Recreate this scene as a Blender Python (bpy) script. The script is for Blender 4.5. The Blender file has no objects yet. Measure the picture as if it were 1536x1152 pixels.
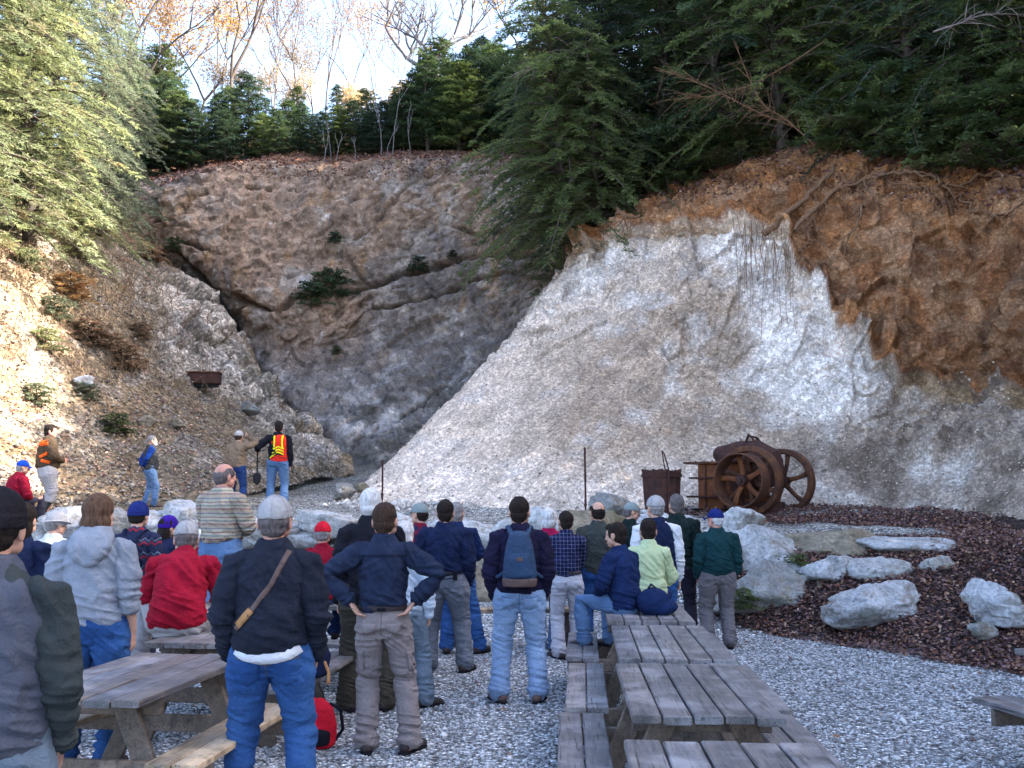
import bpy, math, random
import numpy as np
from mathutils import Vector, Matrix
from mathutils.bvhtree import BVHTree

# ------------------------------------------------------------------ camera, sky, sun, exposure
scn = bpy.context.scene
COL = scn.collection
F = 1500.0
PITCH = math.radians(6.62)
CAMH = 1.75
cam_d = bpy.data.cameras.new("camera")
cam_d.sensor_width = 36.0
cam_d.lens = 36.0 * F / 1536.0
cam_d.clip_start = 0.1
cam_d.clip_end = 600
cam = bpy.data.objects.new("camera", cam_d)
cam.location = (0, 0, CAMH)
cam.rotation_euler = (math.radians(90) + PITCH, 0, 0)
COL.objects.link(cam)
scn.camera = cam

SUN_AZ, SUN_EL = math.radians(90), math.radians(35)
world = bpy.data.worlds.new("World")
scn.world = world
world.use_nodes = True
wnt = world.node_tree
sky = wnt.nodes.new("ShaderNodeTexSky")
sky.sky_type = 'NISHITA'
sky.sun_disc = False
sky.sun_elevation = SUN_EL
sky.sun_rotation = SUN_AZ
sky.air_density = 0.75
sky.dust_density = 2.4
sky.ozone_density = 0.8
wnt.links.new(sky.outputs[0], wnt.nodes["Background"].inputs[0])
wnt.nodes["Background"].inputs[1].default_value = 0.15
sl = bpy.data.lights.new("sun", 'SUN')
sl.energy = 3.7
sl.angle = math.radians(0.5)
sl.color = (1.0, 0.93, 0.82)
sun = bpy.data.objects.new("sun", sl)
sd = Vector((math.cos(SUN_EL) * math.sin(SUN_AZ), math.cos(SUN_EL) * math.cos(SUN_AZ), math.sin(SUN_EL)))
sun.rotation_euler = sd.to_track_quat('Z', 'Y').to_euler()
sun.location = (30, 0, 40)
COL.objects.link(sun)
scn.view_settings.view_transform = 'Standard'
scn.view_settings.look = 'None'
scn.view_settings.exposure = 2.75
scn.view_settings.gamma = 1.0

rng = np.random.default_rng(7)
random.seed(7)

# ------------------------------------------------------------------ helpers
_c, _s = math.cos(PITCH), math.sin(PITCH)
def U(px, py, Y):
    u = (px - 768.0) / F; v = (576.0 - py) / F
    dy = _c - v * _s
    return (u * Y / dy, Y, CAMH + (_s + v * _c) * Y / dy)

def proj(P):
    dx = P[:, 0]; dy = P[:, 1]; dz = P[:, 2] - CAMH
    d = dy * _c + dz * _s; v = -dy * _s + dz * _c
    return 768 + F * dx / d, 576 - F * v / d

def tag(o, label=None, cat=None, group=None, kind=None):
    if label: o["label"] = label
    if cat: o["category"] = cat
    if group: o["group"] = group
    if kind: o["kind"] = kind
    return o

def empty(name, label, cat, loc=(0, 0, 0), rz=0.0, group=None, scale=1.0):
    o = bpy.data.objects.new(name, None)
    o.empty_display_size = 0.1
    o.location = loc; o.rotation_euler = (0, 0, rz); o.scale = (scale,) * 3
    COL.objects.link(o)
    return tag(o, label, cat, group)

def link(name, me, mat=None, parent=None, smooth=True):
    o = bpy.data.objects.new(name, me)
    COL.objects.link(o)
    if mat is not None and len(me.materials) == 0: me.materials.append(mat)
    if smooth and len(me.polygons):
        me.polygons.foreach_set("use_smooth", np.ones(len(me.polygons), dtype=bool))
    if parent is not None: o.parent = parent
    return o

def mesh_np(name, V, Fc, mat=None, parent=None, smooth=True, col=None):
    """V (n,3); Fc (m,k) constant k, or a list of such arrays"""
    me = bpy.data.meshes.new(name)
    V = np.asarray(V, dtype=np.float32)
    if not isinstance(Fc, list): Fc = [Fc]
    Fc = [np.asarray(f, dtype=np.int32) for f in Fc if len(f)]
    nl = sum(f.size for f in Fc); nf = sum(len(f) for f in Fc)
    me.vertices.add(len(V)); me.vertices.foreach_set("co", V.ravel())
    me.loops.add(nl); me.loops.foreach_set("vertex_index", np.concatenate([f.ravel() for f in Fc]))
    me.polygons.add(nf)
    tot = np.concatenate([np.full(len(f), f.shape[1], dtype=np.int32) for f in Fc])
    st = np.concatenate([[0], np.cumsum(tot)[:-1]]).astype(np.int32)
    me.polygons.foreach_set("loop_start", st)
    me.polygons.foreach_set("loop_total", tot)
    me.update(calc_edges=True)
    if col is not None:
        a = me.color_attributes.new("Col", 'FLOAT_COLOR', 'POINT')
        c4 = np.ones((len(V), 4), dtype=np.float32); c4[:, :col.shape[1]] = col
        a.data.foreach_set("color", c4.ravel())
    return link(name, me, mat, parent, smooth)

def _h(ix, iy, iz, seed):
    n = (ix * 374761393 + iy * 668265263 + iz * 2147483647 + seed * 1274126177) & 0xFFFFFFFF
    n = ((n ^ (n >> 13)) * 1274126177) & 0xFFFFFFFF
    n = ((n ^ (n >> 16)) * 2246822519) & 0xFFFFFFFF
    n ^= n >> 15
    return (n & 0xFFFFFF) / float(0xFFFFFF)

def vnoise(P, seed=0):
    P = np.asarray(P, dtype=np.float64)
    i = np.floor(P).astype(np.int64); f = P - i
    f = f * f * (3 - 2 * f)
    r = 0
    for dx in (0, 1):
        wx = f[:, 0] if dx else 1 - f[:, 0]
        for dy in (0, 1):
            wy = f[:, 1] if dy else 1 - f[:, 1]
            for dz in (0, 1):
                wz = f[:, 2] if dz else 1 - f[:, 2]
                r = r + wx * wy * wz * _h(i[:, 0] + dx, i[:, 1] + dy, i[:, 2] + dz, seed)
    return r * 2 - 1

def fbm(P, oct=4, seed=0, gain=0.5, lac=2.03, ridge=False):
    P = np.asarray(P, dtype=np.float64); a = 1.0; s = 0; t = 0
    for k in range(oct):
        n = vnoise(P, seed + k * 17)
        if ridge: n = 1 - 2 * np.abs(n)
        s = s + a * n; t += a; a *= gain; P = P * lac + 3.7
    return s / t

def facet(P, seed=0):
    """blocky cells: returns (plane height inside the nearest cell, distance to the crack)"""
    P = np.asarray(P, dtype=np.float64)
    i = np.floor(P).astype(np.int64)
    best = np.full(len(P), 9.0); sec = np.full(len(P), 9.0); val = np.zeros(len(P))
    for dx in (-1, 0, 1):
        for dy in (-1, 0, 1):
            for dz in (-1, 0, 1):
                c = i + np.array([dx, dy, dz])
                h = [_h(c[:, 0], c[:, 1], c[:, 2], seed + q * 31) for q in range(7)]
                fp = c + np.stack(h[:3], 1)
                D = P - fp
                d = np.sqrt((D ** 2).sum(1))
                v = (D[:, 0] * (h[3] - .5) + D[:, 1] * (h[4] - .5) + D[:, 2] * (h[5] - .5)) * 1.6 + (h[6] - .5)
                closer = d < best
                sec = np.where(closer, best, np.minimum(sec, d))
                val = np.where(closer, v, val)
                best = np.where(closer, d, best)
    return val, sec - best

def sstep(a, b, x):
    t = np.clip((x - a) / (b - a), 0, 1)
    return t * t * (3 - 2 * t)

def catmull_axis(A, n, axis=0):
    A = np.moveaxis(np.asarray(A, float), axis, 0)
    m = len(A)
    t = np.linspace(0, m - 1, n); i = np.minimum(np.floor(t).astype(int), m - 2); f = (t - i)
    Ap = np.concatenate([[2 * A[0] - A[1]], A, [2 * A[-1] - A[-2]]])
    sh = (-1,) + (1,) * (A.ndim - 1)
    f = f.reshape(sh)
    p0, p1, p2, p3 = Ap[i], Ap[i + 1], Ap[i + 2], Ap[i + 3]
    r = 0.5 * ((2 * p1) + (-p0 + p2) * f + (2 * p0 - 5 * p1 + 4 * p2 - p3) * f ** 2 + (-p0 + 3 * p1 - 3 * p2 + p3) * f ** 3)
    return np.moveaxis(r, 0, axis)

def sheet(net, nr, nc):
    return catmull_axis(catmull_axis(net, nr, 0), nc, 1)

def grid_faces(nr, nc):
    i = np.arange((nr - 1) * nc).reshape(nr - 1, nc)[:, :-1]
    return np.stack([i, i + 1, i + nc + 1, i + nc], -1).reshape(-1, 4)

def sheet_normals(S):
    du = np.gradient(S, axis=1); dv = np.gradient(S, axis=0)
    n = np.cross(du, dv)
    n /= np.linalg.norm(n, axis=2, keepdims=True) + 1e-9
    return n

# ------------------------------------------------------------------ materials
class NT:
    def __init__(s, name):
        s.m = bpy.data.materials.new(name); s.m.use_nodes = True
        s.t = s.m.node_tree; s.b = s.t.nodes["Principled BSDF"]
        s.b.inputs["Roughness"].default_value = 0.85
        s.b.inputs["Specular IOR Level"].default_value = 0.3
        s.tc = s.t.nodes.new("ShaderNodeTexCoord")
        s.last_bump = None
    def n(s, typ, **kw):
        nd = s.t.nodes.new(typ)
        for k, v in kw.items(): setattr(nd, k, v)
        return nd
    def l(s, a, b): s.t.links.new(a, b)
    def val(s, sock, v):
        if hasattr(v, "bl_idname") or hasattr(v, "is_output"): s.l(v, sock)
        else: sock.default_value = v
    def obj(s): return s.tc.outputs["Object"]
    def mapping(s, scale=(1, 1, 1), rot=(0, 0, 0), src=None):
        m = s.n("ShaderNodeMapping"); m.inputs["Scale"].default_value = scale; m.inputs["Rotation"].default_value = rot
        s.l(src or s.obj(), m.inputs["Vector"]); return m.outputs[0]
    def noise(s, scale, detail=4, rough=0.55, src=None, dist=0.0):
        m = s.n("ShaderNodeTexNoise"); m.inputs["Scale"].default_value = scale; m.inputs["Detail"].default_value = detail
        m.inputs["Roughness"].default_value = rough; m.inputs["Distortion"].default_value = dist
        s.l(src or s.obj(), m.inputs["Vector"]); return m.outputs["Fac"]
    def voro(s, scale, feature='F1', src=None, out="Distance", rand=1.0):
        m = s.n("ShaderNodeTexVoronoi", feature=feature); m.inputs["Scale"].default_value = scale
        m.inputs["Randomness"].default_value = rand
        s.l(src or s.obj(), m.inputs["Vector"]); return m.outputs[out]
    def ramp(s, fac, stops, interp='LINEAR'):
        r = s.n("ShaderNodeValToRGB"); r.color_ramp.interpolation = interp
        e = r.color_ramp.elements
        while len(e) < len(stops): e.new(0.5)
        for k, (p, c) in enumerate(stops):
            e[k].position = p; e[k].color = (c[0], c[1], c[2], 1) if hasattr(c, "__len__") else (c, c, c, 1)
        s.l(fac, r.inputs[0]); return r.outputs[0]
    def mix(s, fac, a, b, mode='MIX'):
        m = s.n("ShaderNodeMix", data_type='RGBA', blend_type=mode)
        for idx, v in ((0, fac), (6, a), (7, b)):
            if hasattr(v, "is_output"): s.l(v, m.inputs[idx])
            elif idx == 0: m.inputs[0].default_value = v
            else: m.inputs[idx].default_value = (v[0], v[1], v[2], 1) if hasattr(v, "__len__") else (v, v, v, 1)
        return m.outputs[2]
    def math(s, op, a, b=0.0, clamp=False):
        m = s.n("ShaderNodeMath", operation=op, use_clamp=clamp)
        s.val(m.inputs[0], a); s.val(m.inputs[1], b); return m.outputs[0]
    def attr(s, name="Col", out="Color"):
        a = s.n("ShaderNodeAttribute"); a.attribute_name = name; return a.outputs[out]
    def objrand(s):
        return s.n("ShaderNodeObjectInfo").outputs["Random"]
    def bump(s, h, strength=0.4, dist=0.02):
        b = s.n("ShaderNodeBump"); b.inputs["Strength"].default_value = strength; b.inputs["Distance"].default_value = dist
        s.l(h, b.inputs["Height"])
        if s.last_bump is not None: s.l(s.last_bump, b.inputs["Normal"])
        s.last_bump = b.outputs[0]; s.l(b.outputs[0], s.b.inputs["Normal"])
    def color(s, c): 
        if hasattr(c, "is_output"): s.l(c, s.b.inputs["Base Color"])
        else: s.b.inputs["Base Color"].default_value = (*c, 1)
    def rough(s, v): s.val(s.b.inputs["Roughness"], v)

def mat_rock(name="rock", specks=0.35, big=0.8, fine=14.0, stone=9.0, lo=0.55, hi=1.45):
    t = NT(name)
    c = t.attr()
    n1 = t.noise(1.3, 6, 0.65, dist=0.4)
    n2 = t.noise(fine, 5, 0.7)
    c = t.mix(1.0, c, t.ramp(n1, [(0.3, lo), (0.5, 0.95), (0.72, hi)]), 'MULTIPLY')
    c = t.mix(1.0, c, t.ramp(n2, [(0.32, 0.6), (0.52, 1.0), (0.7, 1.35)]), 'MULTIPLY')
    v = t.voro(stone, src=None, out="Color")
    bw = t.n("ShaderNodeSeparateColor"); t.l(v, bw.inputs[0])
    c = t.mix(specks, c, t.mix(1.0, c, t.ramp(bw.outputs[0], [(0.1, 0.55), (0.6, 1.0), (0.95, 1.9)]), 'MULTIPLY'))
    t.color(c)
    d = t.voro(stone * 0.6)
    t.bump(t.noise(2.6, 9, 0.72, dist=0.3), big, 0.22)
    t.bump(d, 0.35, 0.05)
    t.bump(n2, 0.7, 0.04)
    t.rough(0.92)
    return t.m

def unit(a): return a / (np.linalg.norm(a, axis=-1, keepdims=True) + 1e-9)
# ------------------------------------------------------------------ the ground
def wall_Y0(x):
    return np.interp(x, [-12, -2, 1.5, 3.0, 4.2, 5.2, 7.5, 11], [15.6, 15.6, 15.3, 13.6, 12.0, 10.3, 8.6, 6.5])
def wall_Y1(x):
    return np.interp(x, [-12, -2, 1.5, 3.0, 4.2, 5.2, 7.5, 11], [16.5, 16.5, 16.2, 15.4, 15.8, 16.0, 15.5, 15.0])
def ground_z(x, y):
    x = np.asarray(x, float); y = np.asarray(y, float)
    t = sstep(0, 1, (y - wall_Y0(x)) / (wall_Y1(x) - wall_Y0(x)))
    z = 1.2 * t
    z = z + np.clip(y - 16.0, 0, None) * 0.072 + np.clip(y - 30, 0, None) * 0.05
    z = z + 0.22 * sstep(12.5, 15.4, y) * (1 - t)
    P = np.stack([x, y, np.zeros_like(x)], -1).reshape(-1, 3)
    n = fbm(P * 0.35, 3, 5).reshape(x.shape) * 0.05 + fbm(P * 1.7, 3, 9).reshape(x.shape) * 0.025
    return z + n * sstep(3, 14, y) + (n * 2.0) * (y > 16.5)
def gz(x, y): return float(ground_z(np.array([x]), np.array([y]))[0])

xs = np.concatenate([np.linspace(-60, -14, 24)[:-1], np.linspace(-14, 14, 420), np.linspace(14, 60, 24)[1:]])
ys = np.concatenate([np.linspace(-60, 0, 20)[:-1], np.linspace(0, 40, 640), np.linspace(40, 90, 20)[1:]])
GX, GY = np.meshgrid(xs, ys)
GZ = ground_z(GX, GY)
V = np.stack([GX, GY, GZ], -1).reshape(-1, 3)
P0 = V * np.array([1, 1, 0])
n1 = fbm(P0 * 0.5, 4, 21); n2 = fbm(P0 * 2.3, 3, 22)
Y0 = wall_Y0(V[:, 0])
grav = np.array([0.60, 0.60, 0.61]); terr = np.array([0.56, 0.53, 0.49]); leaf = np.array([0.085, 0.05, 0.045])
tan = np.array([0.30, 0.235, 0.15])
ramp_zone = sstep(2.4, 3.0, V[:, 0]) * sstep(-0.25, 0.15, V[:, 1] - Y0 + n2 * 0.5 + vnoise(P0 * 1.1, 77) * 0.35)
back = V[:, 1] - (15.9 + 0.0 * V[:, 0])
up = sstep(0, 0.4, back)
# the swept gravel path on the terrace at the right, leaves beside it
path = sstep(-0.5, 0.2, n2 * 0.3 + (V[:, 0] * -0.34 + 19.3 - V[:, 1]))
leaf_m = np.clip(ramp_zone * (1 - up) + up * sstep(4.2, 5.0, V[:, 0] + n2 * .5) * (1 - path) * (V[:, 1] < 19.2), 0, 1)
c = grav[None] * (1 + 0.12 * n1[:, None])
c = c + (terr - grav)[None] * up[:, None]
tl = sstep(-4.5, -7.5, V[:, 0] + n2) * up
c = c * (1 - tl[:, None]) + tan[None] * tl[:, None]
c = c * (1 - leaf_m[:, None]) + leaf[None] * leaf_m[:, None]
far = sstep(25, 30, V[:, 1] + n1 * 3)
c = c * (1 - far[:, None] * 0.35)

t = NT("gravel")
base = t.attr()
wob = t.noise(0.9, 4, 0.6)
vc = t.voro(26.0, out="Color"); sp = t.n("ShaderNodeSeparateColor"); t.l(vc, sp.inputs[0])
vd = t.voro(26.0)
vc2 = t.voro(58.0, out="Color"); sp2 = t.n("ShaderNodeSeparateColor"); t.l(vc2, sp2.inputs[0])
vd2 = t.voro(58.0)
k1 = t.ramp(sp.outputs[0], [(0.0, 0.22), (0.4, 0.85), (1.0, 1.9)])
k2 = t.ramp(sp2.outputs[0], [(0.0, 0.45), (0.5, 1.0), (1.0, 1.5)])
cc = t.mix(1.0, base, k1, 'MULTIPLY'); cc = t.mix(1.0, cc, k2, 'MULTIPLY')
cc = t.mix(1.0, cc, t.ramp(vd, [(0.25, 1.0), (0.62, 0.3)]), 'MULTIPLY')
cc = t.mix(1.0, cc, t.ramp(wob, [(0.3, 0.72), (0.6, 1.12)]), 'MULTIPLY')
t.color(cc)
t.bump(t.math('MULTIPLY', vd, -1.0), 0.9, 0.05)
t.bump(t.math('MULTIPLY', vd2, -1.0), 0.6, 0.02)
M_GRAVEL = t.m
tag(mesh_np("ground", V, grid_faces(len(ys), len(xs)), M_GRAVEL, col=c), kind="structure")

# ------------------------------------------------------------------ rock sheets
M_ROCK = mat_rock("cliff_rock", 0.35, 0.9, 9.0, 5.0)
M_TALUS = mat_rock("crumbled_rock", 0.5, 0.55, 22.0, 18.0, 0.72, 1.28)
M_SLOPE = mat_rock("slope_soil", 0.9, 0.5, 18.0, 12.0, 0.6, 1.5)

def blend(c, m, k):
    m = np.clip(m, 0, 1)[:, None]
    return c * (1 - m) + np.asarray(k)[None] * m

# --- the back cliff: rows from the foot up, columns left to right
cl_cols = [120, 200, 270, 340, 410, 480, 560, 640, 730, 820, 920, 1040]
def row(pys, Ys, cols=cl_cols): return [U(px, py, Y) for px, py, Y in zip(cols, pys, Ys)]
net = [
    row([760, 750, 740, 730, 720, 715, 705, 705, 700, 700, 700, 700], [35, 35, 35, 35, 35, 35, 35, 34.5, 34, 33.5, 33, 33]),
    row([640, 650, 660, 670, 680, 672, 668, 660, 650, 640, 640, 640], [37, 37, 37, 36.5, 36, 36, 36, 36, 35.5, 35, 34, 34]),
    row([520, 520, 540, 580, 610, 610, 600, 590, 570, 560, 560, 560], [40, 40, 39.5, 38.5, 37.5, 37.5, 38, 38, 37.5, 36.5, 35.5, 35]),
    row([430, 420, 430, 480, 520, 530, 510, 500, 480, 470, 470, 470], [42, 41.5, 41, 40, 39, 39.5, 40.2, 40, 39.2, 38, 37, 36.5]),
    row([380, 370, 370, 410, 455, 460, 440, 420, 400, 395, 390, 390], [42.5, 42, 41, 40.2, 39.0, 39.8, 40.9, 41, 40, 39, 38, 37.5]),
    row([330, 320, 320, 340, 370, 380, 370, 350, 340, 330, 330, 330], [43, 42.5, 41.8, 41.5, 41.3, 41.3, 41.8, 41.6, 41, 40, 39, 38.5]),
    row([290, 285, 280, 270, 275, 280, 275, 270, 270, 275, 290, 300], [44, 43.5, 43, 43, 43, 43, 43, 42.5, 42, 41, 40, 39]),
    row([276, 272, 262, 246, 240, 240, 236, 232, 234, 245, 262, 280], [46, 45.5, 45, 45, 45, 45, 45, 44.5, 44, 43, 42, 41]),
    row([262, 258, 250, 236, 230, 228, 224, 220, 222, 235, 250, 268], [52, 51.5, 51, 51, 51, 51, 51, 50, 50, 49, 48, 47]),
    row([235, 230, 225, 215, 210, 208, 204, 200, 202, 215, 230, 245], [75, 75, 75, 75, 75, 75, 75, 75, 75, 75, 75, 75]),
]
net = np.array(net)
NR, NC = 420, 520
S = sheet(net, NR, NC); N = sheet_normals(S)
if N[NR // 3, NC // 2, 1] > 0: N = -N
P = S.reshape(-1, 3); Nn = N.reshape(-1, 3)
rowf = np.repeat(np.linspace(0, 9, NR), NC)
# bedding planes dipping to the left: rotate the sampling space
th = math.radians(20)
Q = np.stack([P[:, 0] * math.cos(th) - P[:, 2] * math.sin(th) * -1, P[:, 1], -P[:, 0] * math.sin(th) + P[:, 2] * math.cos(th)], 1)
warp = fbm(P * 0.25, 3, 44)[:, None] * 1.2
f1, e1 = facet((Q + warp) * np.array([0.22, 0.3, 0.42]), 3)
f2, e2 = facet((Q + warp) * np.array([0.75, 0.9, 1.3]), 4)
f3, e3 = facet(Q * np.array([2.2, 2.2, 3.4]), 6)
rough = fbm(P * 1.4, 5, 8, ridge=True)
wall_m = sstep(0.2, 1.2, rowf) * (1 - sstep(6.6, 7.2, rowf))
low = 1 - sstep(2.0, 3.6, rowf)
crk = sstep(0.0, 0.35, fbm(P * 0.3, 3, 33))
px_, py_ = proj(P)
def near_line(pts, w):
    d = np.full(len(P), 1e9)
    for (x0, y0), (x1, y1) in zip(pts[:-1], pts[1:]):
        vx, vy = x1 - x0, y1 - y0
        t_ = np.clip(((px_ - x0) * vx + (py_ - y0) * vy) / (vx * vx + vy * vy), 0, 1)
        d = np.minimum(d, np.hypot(px_ - x0 - t_ * vx, py_ - y0 - t_ * vy))
    return np.exp(-((d + 1.5 * fbm(P * 2, 2, 3)) / w) ** 2)
lines = [([(515, 440), (560, 430), (600, 412), (640, 404), (680, 390), (720, 380), (760, 383), (800, 378)], 4.0),
         ([(350, 445), (375, 457), (400, 463), (425, 460), (440, 448)], 5.0),
         ([(560, 462), (590, 462), (640, 448), (690, 430)], 2.5), ([(270, 360), (310, 372)], 4.0),
         ([(230, 330), (265, 325), (290, 300), (310, 292)], 3.0), ([(370, 284), (405, 287)], 2.5),
         ([(255, 372), (300, 420), (330, 470), (360, 510)], 5.0), ([(590, 635), (640, 600), (700, 560), (760, 545)], 2.5),
         ([(680, 340), (710, 350), (770, 345)], 2.5), ([(700, 420), (760, 410), (830, 420)], 2.0)]
LN = np.zeros(len(P))
for pts_, w_ in lines: LN = np.maximum(LN, near_line(pts_, w_))
shelf = sstep(395, 445, 0.35 * px_ * 0 + py_ + 0.28 * (px_ - 560)) * 0    # (reserved)
GUL = near_line([(215, 385), (262, 408), (300, 430), (335, 480), (350, 520), (385, 575), (430, 625), (480, 665), (540, 690)], 20.0)
D = wall_m * (f1 * 0.20 + f2 * 0.13 + f3 * 0.15 + rough * 0.10 - LN * 0.45 - GUL * 0.5) + low * wall_m * fbm(P * 0.8, 5, 31) * 0.4
D -= wall_m * crk * (np.exp(-(e1 / 0.04) ** 2) * 0.14 + np.exp(-(e2 / 0.06) ** 2) * 0.05)
D += (1 - wall_m) * fbm(P * 0.7, 3, 12) * 0.25
P = P + Nn * D[:, None]
# colours: tan with grey patches above, cool grey rubble below, brown rim
a1 = fbm(P * np.array([0.25, .25, .25]), 4, 51); a2 = fbm(P * 1.1, 4, 52); a3 = fbm(P * np.array([1.6, 1.6, 0.35]), 4, 53)
c = np.tile(np.array([0.215, 0.155, 0.112]), (len(P), 1))
c = blend(c, sstep(-0.05, 0.35, a1) * 0.85, (0.150, 0.135, 0.125))
c = blend(c, sstep(0.10, 0.45, a2), (0.27, 0.235, 0.20))
c = blend(c, sstep(0.2, 0.55, a3) * 0.7, (0.24, 0.15, 0.075))
c = blend(c, (1 - sstep(2.2, 3.8, rowf + a1 * 1.2)) * 0.85, (0.145, 0.145, 0.150))
c = blend(c, (1 - sstep(1.8, 3.6, rowf)) * sstep(0.0, 0.4, a2) * 0.8, (0.36, 0.36, 0.37))
c = blend(c, (1 - sstep(1.4, 3.2, rowf)) * sstep(-0.1, -0.4, a2) * 0.8, (0.05, 0.05, 0.045))
c = blend(c, np.exp(-(e1 / 0.03) ** 2) * wall_m * crk * 0.5, (0.08, 0.06, 0.045))
c = blend(c, LN * 0.8, (0.05, 0.035, 0.025)); c = blend(c, GUL * 0.8, (0.055, 0.055, 0.055))
c = blend(c, sstep(6.5, 7.0, rowf + a2 * 0.4), (0.12, 0.065, 0.04))
c = blend(c, np.exp(-(np.hypot(px_ - 455, (py_ - 424) * .8) / 12) ** 4) * 0.9, (0.42, 0.41, 0.40)); c = blend(c, sstep(0.25, 0.55, fbm(P * np.array([1.3, 1.3, 0.18]) + 5, 4, 57)) * 0.55 * wall_m, (0.075, 0.07, 0.07))
sp = sstep(0.55, 0.75, fbm(P * 2.5, 3, 77)); c = blend(c, sp * wall_m, (0.42, 0.40, 0.38))
c = c * np.array([[1.65, 1.5, 1.4]])
tag(mesh_np("cliff", P, grid_faces(NR, NC), M_ROCK, col=c), kind="structure")
CLIFF_S = P.reshape(NR, NC, 3)

# --- left slope with its rock outcrop
cols_n = 9
def R(*pts): return [U(*p) for p in pts]
net = [
    R((-900, 850, 12), (-420, 800, 15), (-120, 782, 18), (40, 775, 20.0), (150, 762, 21.6), (250, 752, 23.2), (350, 742, 25), (440, 726, 28.5), (530, 712, 33)),
    R((-900, 740, 13.5), (-420, 720, 16.5), (-120, 700, 19.2), (30, 690, 21.2), (130, 690, 23.2), (240, 690, 25.2), (340, 690, 27), (440, 692, 30.2), (525, 690, 34.5)),
    R((-900, 600, 15), (-420, 590, 18), (-120, 590, 20.8), (10, 590, 22.8), (110, 600, 25), (210, 615, 27), (300, 625, 29), (410, 648, 32), (500, 672, 36)),
    R((-900, 480, 16.5), (-420, 480, 19.5), (-120, 480, 22.5), (0, 485, 24.5), (90, 500, 27), (180, 530, 29), (280, 565, 31), (395, 600, 34), (470, 645, 38)),
    R((-900, 380, 18), (-420, 380, 21.5), (-130, 390, 24.5), (-10, 400, 26.5), (80, 410, 29), (180, 450, 31.2), (270, 490, 32.5), (345, 530, 35), (430, 600, 40)),
    R((-900, 300, 20), (-420, 320, 23.5), (-140, 330, 26.5), (-20, 345, 29), (80, 360, 31.5), (175, 400, 33.5), (250, 430, 35), (325, 470, 37), (400, 560, 42)),
    R((-900, 250, 23), (-420, 270, 26.5), (-150, 290, 29.5), (-30, 305, 32), (70, 325, 34.5), (160, 362, 36.5), (215, 385, 38.5), (300, 430, 40.5), (360, 520, 45)),
    R((-900, 210, 30), (-420, 225, 33), (-150, 250, 36), (-30, 265, 38), (70, 280, 40), (150, 300, 42), (200, 330, 44), (240, 400, 46), (300, 500, 48)),
    R((-900, 150, 55), (-420, 170, 55), (-150, 200, 58), (-30, 215, 60), (60, 225, 60), (120, 235, 60), (170, 280, 60), (200, 380, 60), (260, 480, 60)),
]
net = np.array(net)
NR, NC = 300, 340
S = sheet(net, NR, NC); N = sheet_normals(S)
if N[NR // 3, NC // 2, 2] < 0: N = -N
P = S.reshape(-1, 3); Nn = N.reshape(-1, 3)
rowf = np.repeat(np.linspace(0, 8, NR), NC); colf = np.tile(np.linspace(0, 8, NC), NR)
P0 = P.copy()
nz = fbm(P * 0.5, 4, 61)
outc = sstep(0, 0.5, 1 - np.hypot((colf - 6.5) / 1.4, (rowf - 4.2) / 1.9) + nz * 0.5)        # bare outcrop
o2 = sstep(0, 0.5, 1 - np.hypot((colf - 7.3) / 1.0, (rowf - 2.0) / 1.6) + nz * 0.5)
outc = np.maximum(outc, o2 * 0.9)
f1, e1 = facet((P + nz[:, None] * .5) * np.array([0.55, 0.5, 0.8]), 13); f2, e2 = facet(P * 1.6, 14)
D = outc * (0.15 + f1 * 0.6 + f2 * 0.3 + fbm(P * 1.8, 4, 15) * 0.15 - np.exp(-(e1 / .06) ** 2) * 0.35)
D += (1 - outc) * (fbm(P * 0.7, 4, 16) * 0.28 + fbm(P * 3.5, 3, 17) * 0.06)
# terraces of slumped soil at the far left
D += (1 - outc) * sstep(3.0, 4.2, rowf) * (1 - sstep(4.5, 6, colf)) * fbm(P * np.array([.35, .35, 1.3]), 3, 18, ridge=True) * 0.35
P = P + Nn * D[:, None]
a1 = fbm(P * 0.4, 4, 71); a2 = fbm(P * 1.5, 4, 72)
c = np.tile(np.array([0.27, 0.20, 0.125]), (len(P), 1))
c = blend(c, sstep(0, 0.45, a1), (0.30, 0.265, 0.21))
c = blend(c, sstep(0.1, 0.5, a2) * 0.8, (0.15, 0.085, 0.045))
c = blend(c, sstep(-0.1, -0.5, a2) * 0.8, (0.35, 0.31, 0.26))
dk = sstep(3.4, 5.2, colf - (rowf - 1.5) * 0.3 + a1 * 0.7)
c = blend(c, dk * 0.75, (0.105, 0.082, 0.055))
c = blend(c, dk * sstep(0.1, 0.4, -a2) * 0.6, (0.19, 0.18, 0.165))
c = blend(c, outc, (0.25, 0.215, 0.18))
c = blend(c, outc * sstep(0.05, 0.4, a2), (0.36, 0.33, 0.30))
c = blend(c, outc * sstep(0.1, 0.4, a1) * 0.7, (0.165, 0.155, 0.15))
c = blend(c, outc * np.exp(-(e1 / .06) ** 2) * 0.7, (0.04, 0.035, 0.03))
c = blend(c, sstep(5.6, 6.6, rowf) * (1 - outc), (0.10, 0.06, 0.035))
c = c * (1.12 + 0.55 * outc)[:, None] * np.array([[1.04, 1.0, 0.96]])
tag(mesh_np("left_slope", P, grid_faces(NR, NC), M_SLOPE, col=c), kind="structure")
LEFT_S = P.reshape(NR, NC, 3)

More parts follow.
